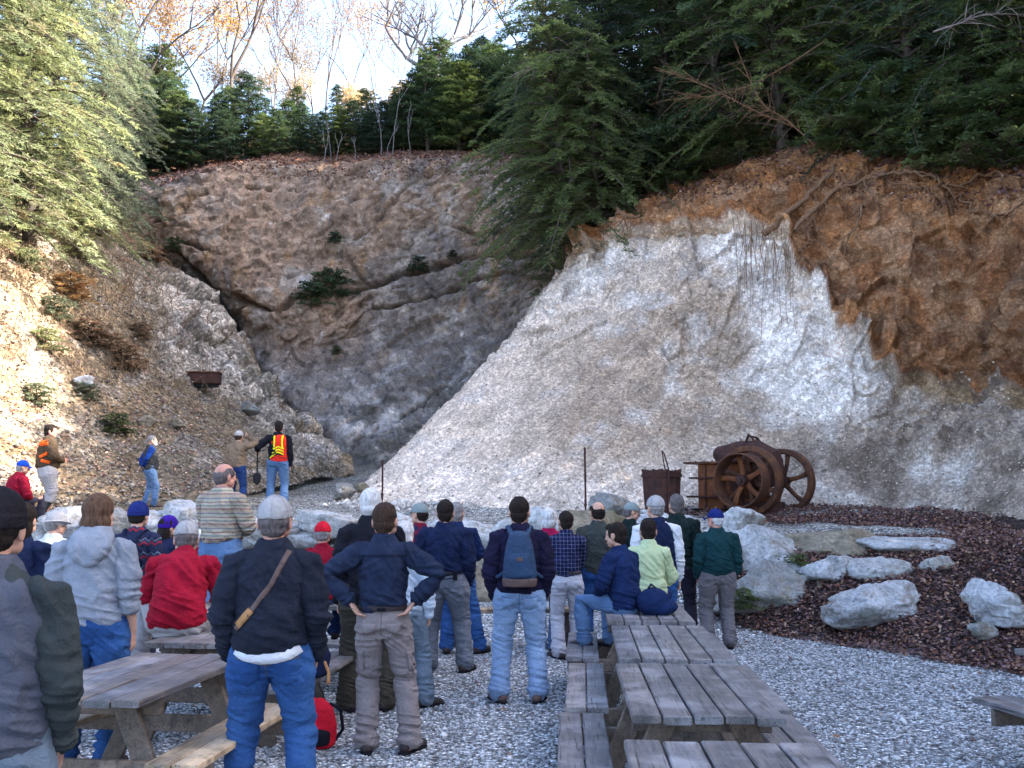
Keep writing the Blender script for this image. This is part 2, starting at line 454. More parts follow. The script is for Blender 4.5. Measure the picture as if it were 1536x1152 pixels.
# --- the white rock face and talus with the brown soil bank over it, one sheet running on to the right edge of the quarry
net = [
    R((500, 775, 30), (498, 764, 22.9), (610, 782, 21.7), (760, 788, 21.0), (900, 788, 20.8), (1050, 785, 21.3), (1190, 788, 21.3), (1330, 800, 20.5), (1470, 812, 19.0), (1700, 830, 16)) ,
    R((540, 740, 31), (556, 722, 23.9), (660, 716, 22.8), (790, 712, 22.0), (920, 712, 21.8), (1060, 712, 22.2), (1200, 712, 22.3), (1350, 715, 21.5), (1500, 710, 20.0), (1750, 700, 17)),
    R((610, 680, 32.5), (640, 640, 25.4), (720, 642, 24.2), (830, 642, 23.2), (945, 642, 22.9), (1080, 645, 23.1), (1220, 652, 22.8), (1370, 655, 22.1), (1520, 640, 20.6), (1790, 600, 17.8)),
    R((690, 610, 34), (722, 560, 27.1), (780, 560, 25.9), (870, 560, 24.8), (975, 560, 24.2), (1100, 575, 23.9), (1240, 610, 23.2), (1385, 618, 22.5), (1530, 600, 21.0), (1810, 560, 18.1)),
    R((770, 520, 35.5), (800, 480, 28.6), (845, 470, 27.5), (910, 460, 26.4), (1010, 455, 25.4), (1130, 470, 24.7), (1260, 540, 23.5), (1400, 560, 22.9), (1540, 530, 21.3), (1820, 480, 18.5)),
    R((830, 440, 36.5), (860, 405, 29.8), (895, 392, 28.9), (945, 378, 27.9), (1035, 370, 26.8), (1150, 380, 25.5), (1280, 440, 24.3), (1410, 470, 23.3), (1550, 450, 21.7), (1830, 400, 18.9)),
    R((850, 400, 37), (885, 362, 30.0), (920, 352, 29.1), (965, 342, 28.1), (1060, 330, 27.0), (1165, 325, 26.0), (1290, 350, 24.8), (1420, 380, 23.8), (1560, 360, 22.1), (1840, 320, 19.3)),
    R((870, 370, 38), (915, 335, 31.0), (960, 318, 30.2), (1010, 308, 29.3), (1100, 288, 28.2), (1190, 262, 27.2), (1300, 268, 25.7), (1430, 285, 24.5), (1570, 280, 22.8), (1850, 240, 19.8)),
    R((900, 340, 41), (950, 300, 33.5), (1000, 270, 32.8), (1060, 245, 32), (1140, 215, 31), (1230, 195, 30), (1330, 205, 28.3), (1450, 225, 27), (1600, 220, 25.5), (1900, 180, 22.5)),
    R((930, 300, 50), (980, 230, 46), (1050, 190, 45), (1120, 160, 44), (1200, 130, 43), (1290, 110, 42), (1400, 100, 41), (1550, 100, 40), (1750, 90, 39), (2250, 20, 38)),
]
# continue the sheet round the right rim towards and past the camera
ext = []
ex = [(13.0, 10.0), (13.5, 3.0), (14.0, -6.0), (15.0, -16.0)]
prof = [(0, -0.3), (0.9, 0.9), (1.6, 2.6), (2.0, 3.8), (2.6, 5.2), (3.1, 6.4), (3.6, 7.4), (4.6, 8.4), (8, 9.6), (24, 13.0)]
for r in range(len(net)):
    net[r] = net[r] + [(bx + prof[r][0], by, prof[r][1]) for bx, by in ex]
net = np.array(net)
NR = 460
colpos = [np.linspace(0, 8.4, 620), np.linspace(8.4, 13, 90)[1:]]
tcol = np.concatenate(colpos); NC = len(tcol)
S = catmull_axis(net, NR, 0)
Sf = catmull_axis(S, 1301, 1)            # fine, then pick the columns
idx = tcol / 13.0 * 1300
i0 = np.minimum(idx.astype(int), 1299); fr = (idx - i0)[None, :, None]
S = Sf[:, i0] * (1 - fr) + Sf[:, i0 + 1] * fr
N = sheet_normals(S)
if N[NR // 3, NC // 2, 1] > 0: N = -N
P = S.reshape(-1, 3); Nn = N.reshape(-1, 3)
rowf = np.repeat(np.linspace(0, 9, NR), NC); colf = np.tile(tcol, NR)
nA = fbm(P * 0.45, 4, 81); nB = fbm(P * 1.6, 4, 82)
# jagged line where the white rock stops and the soil starts (in rows), per column
edge = np.interp(colf, [0, 1, 2, 3, 4, 5, 5.4, 6, 6.5, 7, 8, 9, 13], [6.05, 5.9, 5.8, 5.8, 5.85, 5.65, 5.0, 4.6, 4.2, 3.6, 3.3, 3.0, 2.6])
edge = edge + nB * 0.38 + nA * 0.3 + 0.35 * vnoise(np.stack([colf * 6, colf * 0, colf * 0], 1), 5) * sstep(4.6, 5.4, colf)
soil = sstep(-0.04, 0.06, rowf - edge)
talus = 1 - sstep(2.6, 4.4, rowf + nA * 0.8 - sstep(5.5, 7, colf) * -1.2)
right = sstep(6.0, 7.2, colf)
f1, e1 = facet((P + nA[:, None] * .4) * np.array([0.8, 0.8, 0.6]), 23); f2, e2 = facet(P * np.array([2.6, 2.6, 1.9]), 24)
ribs = fbm(P * np.array([1.6, 1.6, 0.35]), 4, 25, ridge=True)
D = (1 - soil) * (1 - talus) * (f1 * 0.28 + f2 * 0.12 + ribs * 0.20 + fbm(P * 4, 4, 26) * 0.07)
D += (1 - soil) * talus * (fbm(P * 1.0, 4, 27) * 0.12 + fbm(P * 4.5, 4, 28) * 0.045 + ribs * 0.45 * right * sstep(.5, 2, rowf))
D += soil * (1 - sstep(7.2, 8, rowf)) * (0.10 + f1 * 0.26 + f2 * 0.16 + fbm(P * 1.2, 5, 29) * 0.30)
f4, e4 = facet(P * np.array([5.0, 5.0, 3.6]), 25)
D += (1 - soil) * (1 - talus) * f4 * 0.06 + (1 - soil) * talus * f4 * 0.025 + soil * (1 - sstep(7.2, 8, rowf)) * (f4 * 0.03 + f2 * 0.05)
lip = np.exp(-((rowf - edge - 0.12) / 0.16) ** 2)                    # soil lip hanging over the face
D += lip * 0.38 - np.exp(-((rowf - edge + 0.25) / 0.16) ** 2) * 0.18
D += sstep(7.4, 8.2, rowf) * fbm(P * 0.6, 3, 30) * 0.3
D *= sstep(0.0, 0.3, rowf)
P = P + Nn * D[:, None]
a1 = fbm(P * 0.35, 4, 91); a2 = fbm(P * 1.3, 4, 92); a3 = fbm(P * np.array([1.5, 1.5, 0.5]) + 9, 4, 93); a4 = fbm(P * 5, 3, 94)
c = np.tile(np.array([0.80, 0.65, 0.53]), (len(P), 1))
tanm = np.clip(np.exp(-(((colf - 4.3) / 1.7) ** 2 + ((rowf - 3.0) / 1.5) ** 2)) * 1.7 + a1 * 0.6 + a2 * 0.3, 0, 1)
c = blend(c, tanm * 0.85, (0.42, 0.295, 0.20))
c = blend(c, sstep(0.0, 0.5, a2) * 0.6, (0.66, 0.59, 0.53))
c = blend(c, sstep(0.1, 0.5, -a2) * 0.4, (0.40, 0.31, 0.24))
white = np.clip(np.exp(-(((colf - 5.7 - (4.2 - rowf) * 0.25) / 0.75) ** 2 + ((rowf - 3.9) / 1.3) ** 2)) * 2.0 + a2 * 0.5 - 0.25, 0, 1)
white = np.maximum(white, np.clip(np.exp(-(((colf - 4.8) / 0.7) ** 2 + ((rowf - 5.2) / 0.8) ** 2)) * 1.6 + a2 * .5 - .3, 0, 1))
white = np.maximum(white, 0.8 * np.clip(np.exp(-(((colf - 2.2) / 0.9) ** 2 + ((rowf - 5.0) / 0.8) ** 2)) * 1.4 + a2 * .5 - .2, 0, 1))
white = np.clip(white * (1 + 0.9 * a4), 0, 1)
c = blend(c, np.exp(-(e1 / .05) ** 2) * (1 - talus) * sstep(0, .3, a1 + .15) * 0.55, (0.20, 0.14, 0.10)); c = blend(c, white, (0.97, 0.85, 0.75))
c = blend(c, (1 - sstep(0.8, 2.6, rowf + a1)) * (1 - tanm) * 0.6, (0.72, 0.60, 0.51))
r2 = sstep(5.5, 6.6, colf + a1 * .5 - (rowf - 2) * .15)
c = blend(c, r2 * 0.85 * (1 - white), (0.33, 0.245, 0.185))
c = blend(c, r2 * sstep(0.0, 0.35, a3) * 0.9, (0.58, 0.50, 0.43))
c = blend(c, r2 * sstep(0.05, 0.4, -a3) * 0.75, (0.14, 0.095, 0.068))
c = blend(c, np.exp(-((rowf - edge + 0.3) / 0.35) ** 2) * (1 - soil) * sstep(-.3, .3, a2) * 0.7, (0.42, 0.26, 0.12))
qa = (-P[:, 0] * 0.72 + P[:, 2] * 0.69); qb = (P[:, 0] * 0.69 + P[:, 2] * 0.72)
stk = fbm(np.stack([qa * 2.6, qb * 0.35, P[:, 1] * 0.3], 1), 4, 95); stk2 = fbm(np.stack([qa * 7.0, qb * 0.9, P[:, 1] * 0.5], 1), 3, 96)
c = c * (1 + (0.20 * stk + 0.22 * stk2) * (1 - sstep(5.8, 7.0, colf)))[:, None]
c = blend(c, sstep(0.15, 0.5, stk) * sstep(-.2, .3, a2) * 0.30 * (1 - white), (0.50, 0.37, 0.27))
s = np.tile(np.array([0.19, 0.105, 0.052]), (len(P), 1))
s = blend(s, sstep(0, 0.4, a2) * 0.8, (0.30, 0.175, 0.085))
s = blend(s, sstep(0.05, 0.45, a3) * 0.8, (0.26, 0.185, 0.13))
s = blend(s, sstep(0.05, 0.45, -a2) * 0.8, (0.085, 0.045, 0.026))
s = blend(s, sstep(0.25, 0.5, a4) * 0.5, (0.36, 0.26, 0.17))
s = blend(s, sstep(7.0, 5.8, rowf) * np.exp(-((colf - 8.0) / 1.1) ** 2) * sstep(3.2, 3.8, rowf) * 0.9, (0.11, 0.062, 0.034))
s = s * np.array([[1.60, 1.16, 0.84]])
s = blend(s, sstep(0.25, 0.6, fbm(P * np.array([2.2, 2.2, 1.1]), 4, 98, ridge=True)) * 0.32, (0.40, 0.25, 0.14)); s = blend(s, sstep(0.2, 0.5, -fbm(P * np.array([1.9, 1.9, 1.2]) + 4, 4, 99)) * 0.45, (0.06, 0.032, 0.02))
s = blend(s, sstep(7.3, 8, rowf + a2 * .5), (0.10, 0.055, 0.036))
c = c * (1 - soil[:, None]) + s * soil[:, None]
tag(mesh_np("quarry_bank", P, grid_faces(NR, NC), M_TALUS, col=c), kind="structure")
BANK_S = P.reshape(NR, NC, 3)
def surf(S, pr, pc):
    """point on a sheet at fractional row/column (0..1)"""
    r = int(np.clip(pr, 0, 1) * (S.shape[0] - 1)); q = int(np.clip(pc, 0, 1) * (S.shape[1] - 1))
    return S[r, q]
# ------------------------------------------------------------------ vegetation helpers
def tubes(paths, nside=5):
    """paths: list of (points (n,3), radii (n,)); returns verts, quads of open tubes"""
    Vs, Fs, off = [], [], 0
    ang = np.arange(nside) * 2 * math.pi / nside
    for pts, rad in paths:
        pts = np.asarray(pts, float); rad = np.asarray(rad, float)
        T = np.gradient(pts, axis=0); T /= np.linalg.norm(T, axis=1, keepdims=True) + 1e-9
        ref = np.array([0, 0, 1.0]) if abs(T[:, 2].mean()) < 0.8 else np.array([1.0, 0, 0])
        A = np.cross(T, ref); A /= np.linalg.norm(A, axis=1, keepdims=True) + 1e-9
        B = np.cross(T, A)
        R = pts[:, None] + rad[:, None, None] * (np.cos(ang)[None, :, None] * A[:, None] + np.sin(ang)[None, :, None] * B[:, None])
        n = len(pts)
        Vs.append(R.reshape(-1, 3))
        i = np.arange((n - 1) * nside).reshape(n - 1, nside)
        j = np.roll(i, -1, axis=1)
        Fs.append(np.stack([i, j, j + nside, i + nside], -1).reshape(-1, 4) + off)
        off += n * nside
    return np.concatenate(Vs), np.concatenate(Fs)

def leaf_quads(C, Dr, Up, L, W):
    """rhombic leaflets: centre base C, direction Dr, side vector Up, length L, width W"""
    n = len(C); L = np.broadcast_to(L, n)[:, None]; W = np.broadcast_to(W, n)[:, None]
    V = np.stack([C, C + Dr * L * 0.45 + Up * W * 0.5, C + Dr * L, C + Dr * L * 0.45 - Up * W * 0.5], 1).reshape(-1, 3)
    return V, np.arange(n * 4).reshape(n, 4)


def conifer_arrays(H, R, nb, seed, base=0.05, droop=0.35, spacing=0.15, spray=0.38, leaf=0.11, lw=0.032, power=0.75, gap=0.25, lean=0.0):
    g = np.random.default_rng(seed)
    limbs = []
    tz = np.linspace(0, 1, 9)
    wob = np.stack([np.sin(tz * 5 + seed) * 0.02 * H + lean * tz * H, np.cos(tz * 4 + seed) * 0.02 * H, tz * H], 1)
    limbs.append((wob, (1 - tz) ** 0.9 * 0.018 * H + 0.012))
    SC, SD, SL, ST = [], [], [], []
    for b in range(nb):
        hf = base + (1 - base) * (b + g.random()) / nb
        h = hf * H
        L = R * (1 - hf ** 1.5) ** power * g.uniform(0.62, 1.15) + 0.12
        if g.random() < gap * 0.5: L *= 0.45
        az = b * 2.39996 + g.normal() * 0.35
        d = np.array([math.cos(az), math.sin(az), 0.0])
        rise = g.uniform(0.05, 0.35) + 0.5 * hf
        dr = droop * g.uniform(0.6, 1.4) * (1.1 - hf * 0.5)
        t = np.linspace(0, 1, 7)
        bx = np.array([np.interp(h, wob[:, 2], wob[:, 0]), np.interp(h, wob[:, 2], wob[:, 1]), h])
        pts = bx + d * (L * t)[:, None]; pts[:, 2] += L * (rise * t - (dr + rise * 0.7) * t ** 2)
        side = np.array([-d[1], d[0], 0]); bend = g.normal() * 0.12
        pts = pts + side * (bend * L * t ** 2)[:, None]
        limbs.append((pts, np.linspace(0.010 + 0.011 * L, 0.004, 7)))
        ns = max(3, int(L / spacing))
        ts = np.sort(g.uniform(0.12, 1, ns * 2))
        base_p = np.stack([np.interp(ts, t, pts[:, k]) for k in range(3)], 1)
        sgn = np.where(np.arange(ns * 2) % 2 == 0, 1.0, -1.0)
        a = g.uniform(0.5, 1.25, ns * 2)
        dd = np.cos(a)[:, None] * d + (sgn * np.sin(a))[:, None] * side
        dd[:, 2] += -dr * 0.9 * ts + g.normal(0, 0.22, ns * 2) + 0.05
        SC.append(base_p); SD.append(unit(dd)); SL.append(spray * (1.15 - 0.6 * ts) * g.uniform(0.6, 1.2, ns * 2) * min(1.0, 0.5 + L / 2)); ST.append(np.full(ns * 2, g.random()))
    SC = np.concatenate(SC); SD = np.concatenate(SD); SL = np.concatenate(SL); ST = np.concatenate(ST)
    m = 9
    k = np.arange(m)
    tt = (k // 2 + 0.6) / (m / 2 + 0.4)
    C = SC[:, None] + SD[:, None] * (SL[:, None] * tt)[:, :, None]
    sidev = unit(np.cross(SD, np.array([0, 0, 1.0]) + g.normal(0, 0.35, SD.shape)))
    sg = np.where(k % 2 == 0, 1, -1.0)
    Ld = unit(SD[:, None] * 0.75 + sidev[:, None] * (sg[None, :, None] * 0.75) + g.normal(0, 0.18, (len(SC), m, 3)) - np.array([0, 0, 0.12]))
    C = C.reshape(-1, 3); Ld = Ld.reshape(-1, 3)
    Up = unit(np.cross(Ld, unit(np.array([0, 0, 1.0]) + g.normal(0, 0.45, Ld.shape))))
    LL = leaf * g.uniform(0.7, 1.3, len(C))
    V, Fq = leaf_quads(C, Ld, Up, LL, lw * g.uniform(0.8, 1.3, len(C)))
    br = 0.75 + 0.5 * g.random(len(SC)) * 0.6 + 0.25 * ST
    colv = np.repeat(np.repeat(br, m) * g.uniform(0.85, 1.15, len(C)), 4)
    hue = np.repeat(np.repeat(ST, m), 4)
    return V, Fq, np.stack([colv, hue, colv * 0], 1), tubes(limbs, 5)

def mat_leaf(name, dark, light, trans=0.3, warm=None):
    t = NT(name)
    a = t.attr(); sp = t.n("ShaderNodeSeparateColor"); t.l(a, sp.inputs[0])
    c = t.mix(sp.outputs[1], dark, light)
    c = t.mix(1.0, c, t.mix(sp.outputs[0], (0, 0, 0), (1, 1, 1)), 'MULTIPLY')
    if warm is not None:
        c = t.mix(t.ramp(t.noise(0.9, 3), [(0.56, 0.0), (0.72, 0.8)]), c, warm)
    rn = t.objrand(); c = t.mix(1.0, c, t.ramp(rn, [(0.0, (0.68, 0.70, 0.80)), (0.5, (1.0, 1.0, 1.0)), (1.0, (1.38, 1.28, 0.95))]), 'MULTIPLY')
    t.color(c); t.rough(0.55); t.b.inputs["Specular IOR Level"].default_value = 0.35
    tr = t.n("ShaderNodeBsdfTranslucent"); t.l(c, tr.inputs[0])
    mx = t.n("ShaderNodeMixShader"); mx.inputs[0].default_value = trans
    out = t.t.nodes["Material Output"]
    t.l(t.b.outputs[0], mx.inputs[1]); t.l(tr.outputs[0], mx.inputs[2]); t.l(mx.outputs[0], out.inputs["Surface"])
    return t.m

def mat_bark(name, c0, c1):
    t = NT(name); n = t.noise(18, 5, 0.7, src=t.mapping((1, 1, 0.25)))
    t.color(t.ramp(n, [(0.3, c0), (0.7, c1)])); t.bump(n, 0.6, 0.03); return t.m

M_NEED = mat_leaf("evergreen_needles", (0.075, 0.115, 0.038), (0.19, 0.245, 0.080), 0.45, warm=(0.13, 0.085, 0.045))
M_NEED2 = mat_leaf("shaded_needles", (0.035, 0.068, 0.040), (0.085, 0.135, 0.062), 0.35)  # darker copy of the needles, shade put into the green
M_NEEDS = mat_leaf("sunlit_needles", (0.145, 0.180, 0.105), (0.30, 0.345, 0.205), 0.45, warm=(0.33, 0.25, 0.16))  # paler copy of the needles, sunlight and haze put into the colour
M_BARK = mat_bark("bark", (0.045, 0.035, 0.03), (0.13, 0.10, 0.08))
M_BARKG = mat_bark("grey_bark", (0.10, 0.09, 0.09), (0.24, 0.21, 0.20))
M_AUT = mat_leaf("autumn_leaves", (0.52, 0.23, 0.05), (0.62, 0.42, 0.10), 0.5)
M_RUSS = mat_leaf("russet_leaves", (0.34, 0.19, 0.11), (0.46, 0.34, 0.20), 0.5)

_drop = []
for S_ in (CLIFF_S, LEFT_S, BANK_S):
    s_ = S_[::3, ::3]
    _drop.append(BVHTree.FromPolygons([tuple(v) for v in s_.reshape(-1, 3)], [tuple(int(q) for q in f) for f in grid_faces(*s_.shape[:2])]))
def zdrop(x, y):
    best = gz(x, y)
    for b in _drop:
        h = b.ray_cast(Vector((x, y, 80)), Vector((0, 0, -1)))
        if h[0] is not None: best = max(best, h[0].z)
    return best

_protos = {}
def conifer_proto(key, **kw):
    V, Fq, c, (tv, tf) = conifer_arrays(**kw)
    _protos[key] = (V, Fq, c, tv, tf, kw["H"], {})
conifer_proto("hem_a", H=11, R=3.6, nb=250, seed=1, droop=0.42, spacing=0.125, power=0.6)
conifer_proto("hem_b", H=11, R=3.2, nb=230, seed=2, droop=0.5, gap=0.4, spacing=0.125, power=0.6)
conifer_proto("hem_c", H=11, R=3.4, nb=230, seed=3, droop=0.3, gap=0.35, spacing=0.125, power=0.6)
conifer_proto("hem_d", H=8, R=3.6, nb=210, seed=33, droop=0.55, gap=0.2, spacing=0.115, power=0.45, lean=0.16, base=0.0)
conifer_proto("ced_a", H=5, R=1.35, nb=150, seed=4, droop=0.15, spacing=0.13, spray=0.3, leaf=0.12, lw=0.04, power=0.6)
conifer_proto("ced_b", H=5, R=1.7, nb=150, seed=5, droop=0.2, spacing=0.14, spray=0.34, leaf=0.12, lw=0.04, power=0.5, gap=0.6)
conifer_proto("ced_c", H=5, R=1.1, nb=100, seed=6, droop=0.12, spacing=0.16, spray=0.3, leaf=0.12, lw=0.04, power=0.7, gap=0.6)
conifer_proto("shrub", H=1.0, R=0.75, nb=34, seed=8, droop=0.1, spacing=0.08, spray=0.22, leaf=0.09, lw=0.04, power=0.4, base=0.02)

def tree(key, loc, height, mat, label, group, cat="tree", name="pine_tree", rz=None, wide=1.0, crown="crown", parts=True):
    V, Fq, c, tv, tf, H0, cache = _protos[key]
    k = mat.name
    if k not in cache:
        cache[k] = None
        a = mesh_np(crown, V, Fq, mat, col=c, smooth=False)
        b = mesh_np("trunk", tv, tf, M_BARK)
        cache[k] = (a.data, b.data)
        bpy.data.objects.remove(a); bpy.data.objects.remove(b)
    e = empty(name, label, cat, loc, rng.uniform(0, 6.28) if rz is None else rz, group)
    s = height / H0
    e.scale = (s * wide, s * wide, s)
    for nm, me in ((crown, cache[k][0]), ("trunk", cache[k][1])):
        o = bpy.data.objects.new(nm, me); COL.objects.link(o); o.parent = e
    return e

ORD = ["first", "second", "third", "fourth", "fifth", "sixth", "seventh", "eighth", "ninth", "tenth", "eleventh", "twelfth", "thirteenth",
       "fourteenth", "fifteenth", "sixteenth", "seventeenth", "eighteenth", "nineteenth", "twentieth"]
def put(px, Y, py_hint=260):
    x = U(px, py_hint, Y)[0]
    return (x, Y, zdrop(x, Y) - 0.1)

# dark small evergreens along the cliff top
G1 = "small dark evergreens along the cliff top"
row1 = [(150, 130, 45.8, "ced_b"), (208, 150, 45.6, "ced_a"), (245, 118, 47.5, "ced_b"), (285, 150, 46, "ced_b"), (325, 140, 47.5, "ced_a"), (368, 112, 48.5, "ced_b"),
        (412, 165, 46, "ced_b"), (450, 156, 47.5, "ced_a"), (484, 168, 46, "ced_b"), (526, 150, 47.0, "ced_b"), (572, 152, 46, "ced_a"), (606, 122, 46.5, "ced_b"),
        (640, 82, 46.3, "ced_a"), (672, 92, 47.5, "ced_b"), (706, 70, 47, "ced_a"), (742, 64, 48, "ced_b"), (778, 92, 46, "ced_b"), (820, 75, 46.5, "ced_a")]
for i, (px, top, Y, key) in enumerate(row1):
    p = put(px, Y)
    zt = U(px, top, Y)[2]
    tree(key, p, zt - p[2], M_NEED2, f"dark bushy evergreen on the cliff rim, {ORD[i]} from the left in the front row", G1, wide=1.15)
extra = [(335, 165, 46.0), (392, 172, 46.8), (470, 172, 47), (505, 160, 46.6), (550, 168, 46.4), (592, 150, 47.4), (625, 120, 48), (265, 135, 46.4), (190, 120, 46.6), (690, 95, 46.0), (760, 80, 47), (800, 100, 45.6), (430, 150, 48.2)]
for i, (px, top, Y) in enumerate(extra):
    p = put(px, Y); zt = U(px, top, Y)[2]
    tree("ced_b", p, max(1.2, zt - p[2]), M_NEED if i % 2 else M_NEED2, f"bushy evergreen filling a gap in the rim row, {ORD[i]} listed of the gap fillers" if False else "rounded rim evergreen, near the " + ["bare forked trunk", "left of the middle saplings", "left saplings", "right of the left saplings", "right saplings", "tall right cedars' left side", "foot of the tall right cedars", "left end, second", "left corner of the cliff", "middle of the tall cedars", "right end under the golden tree", "last before the hemlocks", "thin pink-twigged tree"][i], "gap-filling evergreens on the rim", wide=1.3)
G2 = "evergreens in the second row behind the cliff top"
row2 = [(180, 90, 52, "ced_b"), (232, 70, 53, "ced_a"), (300, 170, 53, "ced_c"), (345, 130, 54, "ced_b"), (395, 150, 53, "ced_c"), (440, 130, 54, "ced_c"), (505, 130, 53, "ced_c"),
        (548, 135, 54, "ced_b"), (590, 140, 53, "ced_a"), (655, 60, 53, "ced_b"), (720, 60, 54, "ced_a"), (790, 70, 53, "ced_b"), (850, 60, 52, "ced_a")]
for i, (px, top, Y, key) in enumerate(row2):
    p = put(px, Y); zt = U(px, top, Y)[2]
    tree(key, p, max(2.0, zt - p[2]), M_NEED if i % 2 else M_NEED2, f"evergreen behind the rim trees, {ORD[i]} from the left in the second row", G2, wide=1.2)

# pale sunlit conifers on the left bank
G3 = "sunlit conifers on the left bank"
left = [(-190, 24, 11.5, "hem_c", 1.0), (-70, 26.5, 12, "hem_a", 1.0), (35, 29, 12, "hem_b", 1.0), (70, 32.0, 11.0, "hem_a", 0.9), (-10, 33.5, 12.5, "hem_c", 1), (150, 36.5, 9.5, "hem_b", 0.75), (120, 30.6, 2.0, "hem_a", 1.3), (185, 41, 9, "hem_c", 0.7)]
for i, (px, Y, H, key, w) in enumerate(left):
    p = put(px, Y, 330)
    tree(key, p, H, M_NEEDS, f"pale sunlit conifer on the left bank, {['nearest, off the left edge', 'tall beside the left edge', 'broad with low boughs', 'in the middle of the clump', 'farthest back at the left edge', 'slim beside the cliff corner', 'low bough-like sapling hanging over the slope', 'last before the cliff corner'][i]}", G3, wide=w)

# big shaded hemlocks on the right bank
G4 = "tall dark hemlocks on the right bank"
right_t = [(885, 32.2, 10.5, "hem_a", 1.02), (835, 36.5, 10.5, "hem_c", 0.9), (985, 31.8, 12, "hem_b", 1.05), (1075, 30.6, 12, "hem_c", 1.0), (1165, 29.2, 12, "hem_a", 0.95), (1270, 30.4, 12, "hem_c", 0.95),
           (1360, 27.0, 11, "hem_a", 0.85), (1475, 26.2, 12, "hem_b", 1.0), (1570, 25.0, 11, "hem_c", 1.0), (930, 37, 14, "hem_a", 1.0), (1050, 36, 14, "hem_a", 1.0), (1150, 35, 14, "hem_b", 1.05),
           (1250, 34.5, 14, "hem_a", 1.0), (1390, 32.5, 14, "hem_c", 1.1), (1510, 31, 14, "hem_a", 1.1), (1650, 28, 14, "hem_b", 1.1)]
wh = ["at the left end of the bank over the white pile", "behind the left end of the bank", "second along the bank edge, over the white face", "over the middle of the white face", "above the leaf-covered notch",
      "above the tangled roots", "with low boughs over the brown soil", "near the right edge on the bank lip", "cut by the right edge on the bank lip", "in the back row at its left end", "second in the back row",
      "third in the back row", "fourth in the back row", "fifth in the back row", "sixth in the back row near the right edge", "last in the back row, cut by the right edge"]
for i, (px, Y, H, key, w) in enumerate(right_t):
    p = put(px, Y, 260)
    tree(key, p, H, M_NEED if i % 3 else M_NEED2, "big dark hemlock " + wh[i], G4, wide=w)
    
for px, py, Y, H, rz, lb in ((862, 388, 30.2, 7.5, math.pi + .5, "low leaning hemlock hanging over the left edge of the white pile"), (905, 352, 29.9, 5.5, math.pi + .9, "short leaning hemlock draped over the left lip of the bank")):
    q_ = U(px, py, Y); tree("hem_d", (q_[0], q_[1], zdrop(q_[0] + .6, q_[1] + .3) - .3), H, M_NEED, lb, G4, rz=rz)
tree("hem_c", put(1790, 22.8, 260), 12.5, M_NEED, "unseen hemlock added beyond the right edge to shade the white pile", G4)  # out of view, added to keep sun dapples off the pile
# low rhododendron-like boughs filling the bank top
conifer_proto("bush", H=2.2, R=1.7, nb=60, seed=18, droop=0.1, spacing=0.10, spray=0.30, leaf=0.13, lw=0.045, power=0.4, base=0.02)
G5 = "leafy bushes at the foot of the right bank's trees"
bl = [(1015, 30.4, 1.8), (1110, 29.6, 1.6), (1330, 26.4, 2.6), (1420, 25.2, 2.2), (1500, 24.2, 2.4), (1250, 28.5, 2.4), (1380, 29, 3), (1450, 28, 3), (1535, 26.5, 3), (960, 32, 2.2)]
bw = ["low, left of the notch", "small, beside the notch", "round, over the roots", "drooping, right of the roots", "spreading, close to the right edge", "upright, behind the fallen branch", "tall, behind the rounded one",
      "tall, behind the drooping one", "tall, at the right edge", "low, at the left end under the hemlocks"]
for i, (px, Y, H) in enumerate(bl):
    tree("bush", put(px, Y, 280), H, M_NEED, "dark green bush on the right bank, " + bw[i], G5, "bush", "bush", wide=1.1, crown="foliage")

# unseen wood added on the right rim to shade the quarry floor and cliff
mr = random.Random(5)
VV, FF, CC, off = [], [], [], 0
for k in range(56):
    V, Fq, c, tv, tf, H0, _ = _protos[["hem_a", "hem_b", "hem_c"][k % 3]]
    x = mr.uniform(17.5, 27); y = -16 + 37 * (k + mr.random()) / 34
    s = mr.uniform(1.05, 1.35)
    if k >= 34: x = mr.uniform(8.5, 18); y = 38.5 + 12 * (k - 34) / 22 + mr.uniform(-.5, .5); s = mr.uniform(1.6, 1.9)
    sub = np.arange(len(Fq))[::2]
    a = mr.uniform(0, 6); R2 = np.array([[math.cos(a), math.sin(a), 0], [-math.sin(a), math.cos(a), 0], [0, 0, 1]])
    Vs = V.reshape(-1, 4, 3)[sub].copy(); Vs = (Vs - Vs[:, :1]) * 1.5 + Vs[:, :1]
    Vs = Vs.reshape(-1, 3) @ R2 * s + np.array([x, y, zdrop(x, y)])
    VV.append(Vs); CC.append(c.reshape(-1, 4, 3)[sub].reshape(-1, 3)); FF.append(np.arange(len(Vs)).reshape(-1, 4) + off); off += len(Vs)
tag(mesh_np("shade_woodland", np.concatenate(VV), np.concatenate(FF), M_NEED, col=np.concatenate(CC), smooth=False),
    "unseen wood added on the rim to shade the quarry and its cliff", kind="stuff")

